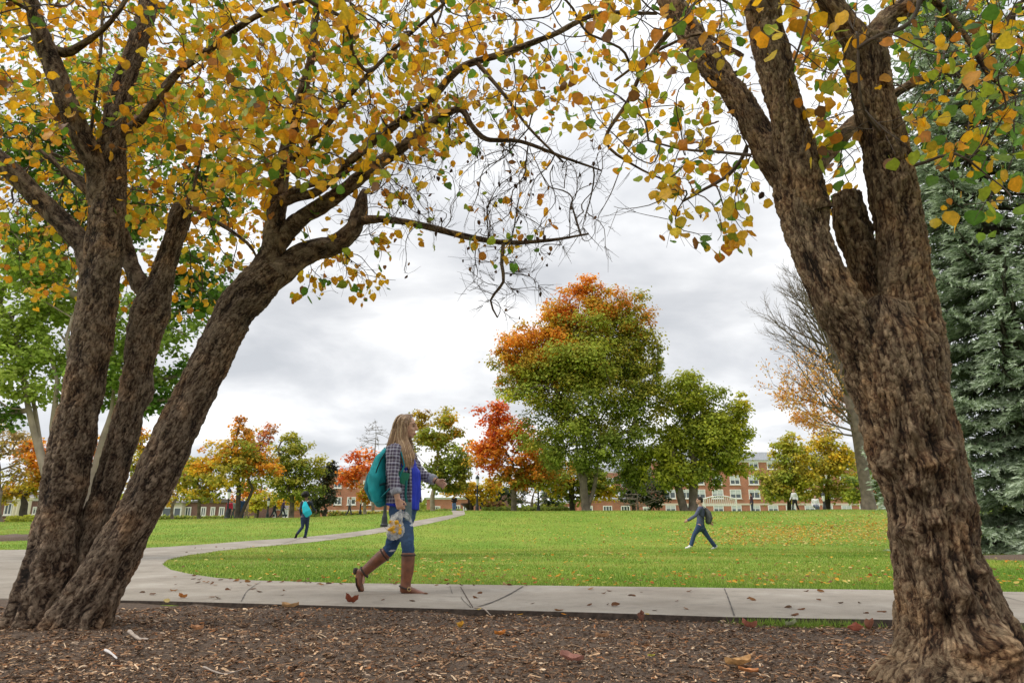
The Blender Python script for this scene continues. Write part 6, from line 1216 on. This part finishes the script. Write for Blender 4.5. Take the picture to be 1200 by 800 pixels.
# ---- the woman in the plaid shirt, nearest walker
YW = float(ground(484, 697.5)[1]) - .02
J = joints(dict(head=(477.2, 499.6, 0), neck=(469.5, 519.5, 0), shR=(460.5, 528, -.165), shL=(476, 528.5, .165), elR=(460.5, 557, -.235), wrR=(466, 584.5, -.27), haR=(469.8, 597, -.27), elL=(493, 556, .25), wrL=(512.5, 563.6, .12), haL=(523, 570, .10),
                hipR=(471.5, 599, -.085), hipL=(472.5, 599, .085), knR=(478.5, 642, -.095), anR=(475.5, 687.5, -.095), toR=(497, 695.2, -.11), knL=(457, 643.5, .085), anL=(426, 670.5, .08), toL=(424.5, 691.5, .07)), YW)
O = V3(at(472, 698, YW)[0], YW, .03); f = nrm(V3(1, -.10, 0)); J['look'] = nrm(V3(1, -.12, -.03)); lk = J['look']
root = thing('person', 'woman with long light brown hair, plaid shirt, jeans and tall brown boots striding right', 'person', O)
SK = skin_mat(SK1); l_ = np.cross(UPV, f)
body(root, O, J, f, SK, 1.0, .0062, (.95, .75), dict(R=((.15, 1, 0), (1, 0, .2)), L=((0, -1, -.3), (.1, -.2, 1))), hs=.92, fs=.55); face_bits(root, O, J['head'], lk, 1.0, brow=(.10, .06, .035))
blue = cmat((.012, .03, .42), .6, .16, 14, .3)
def patches(co):
    c = np.tile(np.array([[.035, .072, .15]]), (len(co), 1)); zf = np.array([noise.noise(Vector(tuple(p * 9))) for p in co]); c *= (1 + .35 * zf)[:, None]
    fade = np.exp(-((co[:, 0] - at(478, 622, YW)[0]) / .06) ** 2) * np.exp(-((co[:, 2] - at(478, 622, YW)[2]) / .12) ** 2); c += fade[:, None] * np.array([.05, .07, .10])
    for px, py, dy, rx, rz in ((483.5, 614.5, -.12, .022, .009), (459, 645, -.0, .03, .008)):
        q = at(px, py, YW + dy); d = ((co[:, 0] - q[0]) / rx) ** 2 + ((co[:, 2] - q[2] - .15 * (co[:, 0] - q[0])) / rz) ** 2; k = d + .6 * zf < 1; c[k] = (.62, .64, .68)
    return c
M['denim'] = colmat('denim', .85, 0, .15, .16, 260, .25)
trousers(root, O, J, f, M['denim'], .94, .0075, .055, .90, 'jeans', patches, .35)
# blue top: longer in front and behind
sm = (J['shR'] + J['shL']) / 2; hm = (J['hipR'] + J['hipL']) / 2; lat = nrm(J['shL'] - J['shR']); g_ = Geo()
g_.loft([hm + UPV * .045 - f * .02, hm + UPV * .12 - f * .01, hm + (sm - hm) * .5 + f * .015, hm + (sm - hm) * .76 + f * .03, sm + f * .02 - UPV * .02, sm + UPV * .02], [(.168, .142), (.158, .128), (.135, .112), (.142, .120), (.12, .09), (.08, .06)], 22, ref=lat, round_=False)
g_.loft([hm + UPV * .02 + f * .098, hm + UPV * .22 + f * .115, hm + UPV * .36 + f * .112, sm + f * .065 - UPV * .03], [(.115, .045), (.105, .042), (.085, .036), (.04, .022)], 14, ref=lat, round_=False); g_.blob('blue_top', blue, root, O, .0075, 4, None, .012, 16, (1, 1, .35))
# plaid overshirt, open at the front, sleeves rolled
m, nt, b = newmat('plaid'); M['plaid'] = m; tc = N(nt, 'ShaderNodeTexCoord'); sxyz = N(nt, 'ShaderNodeSeparateXYZ'); L(nt, tc.outputs['Object'], sxyz.inputs[0]); cs = []
for ax_, sc_, off in (('X', 1 / .062, .3), ('Z', 1 / .066, .1)):
    q = N(nt, 'ShaderNodeMath', operation='MULTIPLY_ADD'); L(nt, sxyz.outputs[ax_], q.inputs[0]); q.inputs[1].default_value = sc_; q.inputs[2].default_value = off + 40
    fr = N(nt, 'ShaderNodeMath', operation='FRACT'); L(nt, q.outputs[0], fr.inputs[0])
    r = ramp(nt, [(0, (.42, .42, .49)), (.12, (.05, .035, .065)), (.36, (.20, .19, .26)), (.44, (.46, .46, .52)), (.52, (.13, .105, .155)), (.62, (.065, .05, .09)), (.90, (.30, .30, .38))], 'CONSTANT'); L(nt, fr.outputs[0], r.inputs['Fac']); cs.append(r.outputs['Color'])
L(nt, mixc(nt, cs[0], cs[1], .58), b.inputs['Base Color']); b.inputs['Roughness'].default_value = .85; n = N(nt, 'ShaderNodeTexNoise', Scale=18.0, Detail=4.0); L(nt, tc.outputs['Object'], n.inputs['Vector']); bp = N(nt, 'ShaderNodeBump', Strength=.55, Distance=.02); L(nt, n.outputs['Fac'], bp.inputs['Height']); L(nt, bp.outputs['Normal'], b.inputs['Normal'])
g_ = Geo(); bk = -f * .012
g_.loft([hm + UPV * .075 + bk, hm + UPV * .15 + bk * .9, hm + (sm - hm) * .5 + bk * .6, hm + (sm - hm) * .76 + bk * .3, sm + bk * .2 - UPV * .005, sm + (J['neck'] - sm) * .75 + bk * .2], [(.182, .150), (.174, .146), (.154, .142), (.160, .140), (.158, .098), (.075, .066)], 22, ref=lat, round_=False)
for d in 'RL':
    sh, el, wr = J['sh' + d], J['el' + d], J['wr' + d]; e = el + (wr - el) * (.62 if d == 'R' else .66); wob = rng.normal(0, .003, 6)
    g_.loft([sm + (sh - sm) * .5, sh, sh + (el - sh) * .3, sh + (el - sh) * .62, el, el + (e - el) * .55, e], [.074, .071 + wob[0], .063 + wob[1], .058 + wob[2], .055 + wob[3], .050 + wob[4], .046], 16)
g_.loft([J['neck'] - f * .045 + UPV * .02, J['neck'] - UPV * .03 + f * .02], [(.075, .055), (.085, .07)], 14, ref=lat, round_=False); g_.blob('plaid_shirt', M['plaid'], root, O, .0072, 4, None, .010, 17, (1, 1, .9))
cuff = cmat((.30, .31, .36), .85, .3, 60, .3)
for d in 'RL':
    el, wr = J['el' + d], J['wr' + d]; a, e = el + (wr - el) * (.56 if d == 'R' else .60), el + (wr - el) * (.80 if d == 'R' else .84); Geo().loft([a, a + (e - a) * .12, a + (e - a) * .5, a + (e - a) * .88, e], [.046, .054, .0525, .051, .042], 18, round_=False).build('rolled_cuff', cuff, root, O, True)
# placket edges of the open shirt
for sg in (-1, 1):
    Pq = [sm + f * .08 + lat * sg * .075 + UPV * .0, hm + (sm - hm) * .72 + f * .135 + lat * sg * .098, hm + (sm - hm) * .4 + f * .135 + lat * sg * .115, hm + UPV * .085 + f * .125 + lat * sg * .135]; Geo().loft(Pq, [(.020, .012)] * 4, 10, ref=lat).build('shirt_front', M['plaid'], root, O, True)
# tall boots
M['boot'] = plain('brown_boot_leather', (.17, .062, .03), .38, 0, .35, 16, .35); M['sole'] = plain('boot_sole', (.035, .022, .016), .7)
def pxs(tab, dy): return [at(px, py, YW + dy) for px, py in tab]
def boot(dy, shaft, rs, foot, rf, sole, heel, straps):
    g_ = Geo().loft(pxs(shaft, dy), rs, 18, round_=False); g_.loft(pxs(foot, dy), rf, 16, ref=(0, 1, 0)); o = g_.blob('boot', M['boot'], root, O, .0065, 3)
    for tab, rr in ((sole, (.041, .010)), (heel, (.033, .024))): Geo().loft(pxs(tab, dy), [rr] * len(tab), 10, ref=(0, 1, 0)).build('sole' if rr[0] > .04 else 'heel', M['sole'], o, (0, 0, 0) if False else O)
    for (p, nn, r) in straps:
        c = at(*p, YW + dy); nn = nrm(V3(*nn)); a_ = nrm(np.cross(nn, [0, 1, 0])); an = np.linspace(0, 2 * math.pi, 25)[:-1]; P = [c + a_ * math.cos(t) * r[0] + V3(0, 1, 0) * math.sin(t) * r[1] for t in an]; P.append(P[0]); Geo().loft(P, [.0075] * len(P), 6).build('strap', M['sole'], o, O, True)
    return o
b1 = boot(-.095, [(478.6, 647), (478.2, 655), (477.6, 668), (475.6, 681), (474.8, 689)], [.063, .064, .060, .049, .050], [(472, 690.5), (477, 690.5), (486, 693), (494, 695.2), (499, 696)], [(.036, .034), (.040, .040), (.042, .031), (.041, .022), (.030, .016)],
          [(477, 697.6), (486, 697.9), (496, 698.0), (500, 697.6)], [(471.5, 696.6), (476, 696.8)], [((475.6, 688.5), (.3, 0, 1), (.062, .055)), ((478.5, 650), (.0, 0, 1), (.066, .066))])
q = at(479.5, 690, YW - .155); Geo().loft([q + V3(.016 * math.cos(t), 0, .016 * math.sin(t)) for t in np.linspace(0, 2 * math.pi, 17)], [.004] * 17, 6).build('buckle', plain('brass', (.5, .36, .16), .35, .9, .1), b1, O, True)
boot(.08, [(453.5, 647), (449, 650.5), (441, 657), (431.5, 665.5), (425, 671.5)], [.062, .063, .058, .050, .047], [(421.5, 669), (421.5, 676), (421.8, 684), (424.5, 691)], [(.034, .040), (.040, .040), (.042, .030), (.034, .020)],
     [(417.8, 677), (418.3, 685), (421.5, 692), (424, 695)], [(416.8, 667), (416.6, 670.5)], [((427, 670), (1, 0, .75), (.058, .053)), ((450.5, 649.5), (1, 0, .75), (.064, .064))])
# long straight hair: an inner mass and many fine locks
HP = np.array([(.29, .18, .10), (.40, .27, .155), (.21, .125, .07), (.50, .36, .22), (.33, .21, .12)])
M['hair'] = colmat('brown_hair', .42, 0, .5, .2, 140)
C = J['head']; ax_ = np.stack([lk, nrm(np.cross(UPV, lk)), UPV]); g_ = Geo(); g_.ell(C - lk * .022 + UPV * .030, (.101, .080, .091), ax_, 18); g_.ell(C - lk * .06 - UPV * .05, (.058, .076, .10), ax_, 14)
g_.loft(pxs([(464, 505), (460, 517), (458, 528), (458, 538)], 0), [(.085, .05), (.095, .045), (.10, .035), (.085, .025)], 14, ref=(0, 1, 0)); g_.loft([at(470, 505, YW - .06), at(471, 519, YW - .085), at(476, 532, YW - .15), at(477, 545, YW - .165)], [(.03, .06), (.03, .07), (.022, .065), (.012, .045)], 12, ref=(0, 1, 0))
hb = g_.blob('hair', cmat((.24, .15, .085), .5, .25, 30, .4), root, O, .009, 2)
lk_, lc = [], []
for i in range(330):
    v = rng.random(); j = lambda s=1: rng.normal(0, s); t = v / .62
    side = rng.random() < .70
    if side and v < .62:
        pts = [(483.5 - 11 * t, 486.6 - 1.6 * math.sin(math.pi * (.3 + .5 * t)), -.012), (478.8 - 11 * t, 491.2 - 1.6 * t, -.062 - .01 * t), (477.2 - 11.5 * t, 501, -.084), (477.8 - 11.5 * t, 513 + j(.5), -.093), (482.5 - 13.5 * t, 524, -.135), (486 - 15.5 * t + j(.4), 537, -.178), (484 - 12 * t + j(.9), 550 - 5 * rng.random() - 4 * abs(t - .35), -.180)]
    elif side:
        t = (v - .62) / .38; pts = [(472 - 5 * t, 485.6 + 1.2 * t, -.010), (467.5 - 4.5 * t, 491 + t, -.052 + .02 * t), (465.5 - 4.5 * t, 502, -.078 + .03 * t), (463 - 4.8 * t, 514, -.085 + .04 * t), (459.5 - 6 * t, 526, -.095 + .05 * t), (458 - 6 * t + j(.5), 536 + j(2), -.07 + .05 * t)]
    elif v < .35:
        t = v / .35; pts = [(484 - 13 * t, 486.2 - t, .008), (482 - 14 * t, 491, .058), (480.5 - 14 * t, 502, .082), (482 - 13 * t, 514, .09), (486 - 12 * t, 526, .12), (489 - 12 * t + j(.6), 540 + j(3), .15)]
    else:
        t = (v - .35) / .65; a = -1 + 2 * t; pts = [(472 - 2 * rng.random(), 485.2, .0), (465.5, 488.5, .05 * a), (461, 497, .07 * a), (458.3, 510, .085 * a), (454 + .5 * j(), 522, .09 * a), (452.5 + j(.5), 535 + j(2), .10 * a)]
    P = spline([at(px + j(.18), py, YW + dy + j(.003)) for px, py, dy in pts], .035); n = len(P); lk_.append((P, .0052 * np.interp(np.arange(n) / (n - 1), [0, .1, .6, 1], [.5, 1, .9, .15]) * rng.uniform(.7, 1.3))); k = HP[rng.integers(0, 5)] * rng.uniform(.8, 1.2); sh = np.linspace(.85, 1.25, n); lc.append(np.repeat(k[None] * sh[:, None], 5, 0))
V_, F_ = tubes(lk_, 5); link('locks', fastmesh('locks', V_ - O, F_.ravel(), np.full(len(F_), 4), np.concatenate(lc), True), M['hair'], hb)
# bracelet
q = J['wrL'] - nrm(J['haL'] - J['wrL']) * .012; d = nrm(J['haL'] - J['wrL']); a_ = nrm(np.cross(d, UPV)); b2 = np.cross(d, a_); Geo().loft([q + (a_ * math.cos(t) + b2 * math.sin(t)) * .031 for t in np.linspace(0, 2 * math.pi, 19)], [.005] * 19, 6).build('bracelet', cmat((.05, .035, .03)), root, O, True)
# ---- things she carries
M['strapweb'] = cmat((.01, .06, .07))
teal, teal2 = cmat((.014, .33, .37), .7, .25, 8, .6), cmat((.008, .18, .22), .7, .2, 8, .5)
OO = at(443, 562, YW); bp_ = thing('backpack', 'teal backpack worn by the woman in the plaid shirt', 'backpack', OO); g_ = Geo()
g_.loft(pxs([(452.5, 529), (448.5, 537), (445, 550), (442.5, 563), (442.5, 576), (446, 587)], .0), [(.085, .026), (.125, .055), (.155, .078), (.165, .092), (.165, .090), (.14, .055)], 22, ref=(0, 1, 0)); bag_ = g_.blob('bag', teal, bp_, OO, .009, 5, None, .018, 9, (1, 1, .5))
Geo().loft(pxs([(438, 549), (434.5, 560), (432.8, 572), (437, 585)], .0), [(.09, .02), (.12, .042), (.125, .048), (.10, .03)], 18, ref=(0, 1, 0)).blob('pocket', teal2, bp_, OO, .009, 4)
for dy in (-.105, .03): Geo().loft([at(px, py, YW + dy + e) for px, py, e in ((451.5, 530.5, -.02), (446.5, 538, -.035), (441.5, 550, -.045), (438.5, 563, -.055), (438.2, 577, -.05), (442, 588, -.02))], [.006] * 6, 6).build('zipper', cmat((.006, .025, .03)), bp_, OO, True)
Geo().loft([at(px, py, YW) for px, py in ((453, 530), (450.5, 524.5), (455, 523.5), (457, 528))], [.008] * 4, 6).build('handle', teal2, bp_, OO, True)
Geo().loft([at(px, py, YW + dy) for px, py, dy in ((452, 566, -.10), (446, 567.5, -.150), (439, 569, -.125), (433.5, 570, -.06))], [(.010, .004)] * 4, 6, ref=(0, 0, 1)).build('side_strap', M['strapweb'], bp_, OO, True)
for sg in (-1, 1): Geo().loft([at(px, py, YW + sg * dy) for px, py, dy in ((453, 532, .10), (458, 524.5, .115), (464.5, 522.5, .125), (471, 531, .15), (474, 545, .185), (468, 560, .20), (456, 573, .19), (447, 582, .13))], [(.030, .008)] * 8, 8, ref=(0, 1, .2)).build('strap', teal2, bp_, OO, True)
def slab(name, label, cat, cor, dy, th, mat, dys=None):
    P = np.array([at(px, py, YW + dy + (dys[i] if dys else 0)) for i, (px, py) in enumerate(cor)]); nn = nrm(np.cross(P[1] - P[0], P[3] - P[0])) * th; c = P.mean(0); V = np.vstack([P - nn / 2, P + nn / 2]) - c
    o = link(name, mesh(name, V, [(3, 2, 1, 0), (4, 5, 6, 7), (0, 1, 5, 4), (1, 2, 6, 5), (2, 3, 7, 6), (3, 0, 4, 7)]), mat); o.location = tuple(c); return tag(o, label, cat)
nb = slab('notebook', 'green notebook tucked under the near arm of the woman with the teal backpack', 'notebook', [(462, 550.5), (480.5, 554.5), (476.5, 569), (460, 561)], -.205, .014, cmat((.015, .17, .10), .5, .1))
P = np.array([at(px, py, YW - .212) for px, py in ((462.4, 551.3), (479.7, 555.2), (476, 568), (460.4, 560.8))]); pg = Geo(); c = np.array(nb.location); n_ = V3(0, .003, 0); pg.add(np.vstack([P[1:3] + V3(.004, .004, 0), P[1:3] + V3(.004, .009, 0)]) - c, [(0, 1, 3, 2)]); pg.build('pages', M['white'], nb)
lan = thing('lanyard', 'teal strap with grey card holder hanging at the hip of the woman', 'lanyard', at(476, 590, YW - .215)); OO = at(476, 590, YW - .215)
Geo().loft([at(px, py, YW - .213) for px, py in ((476.5, 563), (475.6, 572), (475.2, 580), (476.5, 588), (478.5, 589.5))], [(.012, .003)] * 5, 6, ref=(1, 0, 0)).build('strap', cmat((.01, .13, .13)), lan, OO, True)
g_ = Geo(); q = np.array([at(px, py, YW - .222) for px, py in ((474.5, 588), (482.5, 588), (482, 610), (474.5, 609))]); g_.add(np.vstack([q, q + V3(0, .014, 0)]), [(0, 1, 2, 3), (7, 6, 5, 4), (0, 4, 5, 1), (1, 5, 6, 2), (2, 6, 7, 3), (3, 7, 4, 0)]); g_.build('card_holder', cmat((.13, .19, .20), .5, .2), lan, OO)
# clear plastic bag in her near hand, something yellow inside
m, nt, b = newmat('clear_plastic'); b.inputs['Base Color'].default_value = (.85, .86, .86, 1); b.inputs['Roughness'].default_value = .22
tr = N(nt, 'ShaderNodeBsdfTransparent'); tl_ = N(nt, 'ShaderNodeBsdfTranslucent'); tl_.inputs['Color'].default_value = (.9, .9, .88, 1); m1 = N(nt, 'ShaderNodeMixShader'); m1.inputs[0].default_value = .35; L(nt, b.outputs[0], m1.inputs[1]); L(nt, tl_.outputs[0], m1.inputs[2])
m2 = N(nt, 'ShaderNodeMixShader'); tc = N(nt, 'ShaderNodeTexCoord'); n = N(nt, 'ShaderNodeTexNoise', Scale=28.0, Detail=4.0); L(nt, tc.outputs['Object'], n.inputs['Vector']); r = ramp(nt, [(.35, g(.5)), (.65, g(.9))]); L(nt, n.outputs['Fac'], r.inputs['Fac']); L(nt, r.outputs['Color'], m2.inputs[0]); L(nt, m1.outputs[0], m2.inputs[1]); L(nt, tr.outputs[0], m2.inputs[2]); L(nt, m2.outputs[0], nt.nodes['Material Output'].inputs['Surface'])
OO = at(464, 612, YW - .28); pb = thing('plastic_bag', 'clear plastic bag of yellow snacks in the near hand of the woman', 'bag', OO)
g_ = Geo().loft([at(px, py, YW - .28) for px, py in ((469.5, 598.5), (468, 603.5), (465, 609), (463.5, 617), (463.5, 624), (464, 627))], [(.014, .014), (.028, .034), (.048, .058), (.060, .082), (.060, .086), (.045, .070)], 26, ref=(0, 1, 0)); V = g_.arr(); cc = V.mean(0)
V = np.array([p + (p - cc) * (.16 * noise.noise(Vector(tuple(p * 22))) + .10 * noise.noise(Vector(tuple(p * 55)))) for p in V]); link('bag', mesh('bag', V, g_.f, OO, smooth=False), m, pb)
for pts in (((469, 600), (474, 602), (478.5, 605.5), (483, 613)), ((467.5, 600), (461, 606), (459, 611))): 
    g_ = Geo().loft([at(px, py, YW - .275) for px, py in pts], [(.012, .006), (.028, .009), (.022, .007), (.006, .004)][:len(pts)], 10, ref=(0, 0, 1)); link('bag_flap', mesh('bag_flap', g_.arr(), g_.f, OO), m, pb)
g_ = Geo()
for k in range(26): g_.ell(at(rng.uniform(457, 469), rng.uniform(611, 624), YW - .30 + rng.uniform(-.04, .04)), (rng.uniform(.018, .03), rng.uniform(.012, .02), rng.uniform(.014, .022)), n=8)
g_.blob('snacks', cmat((.62, .34, .02), .6, .25, 40), pb, OO, .008, 1)

bpy.data.batch_remove(TRASH); bpy.data.scenes.remove(SHOP)
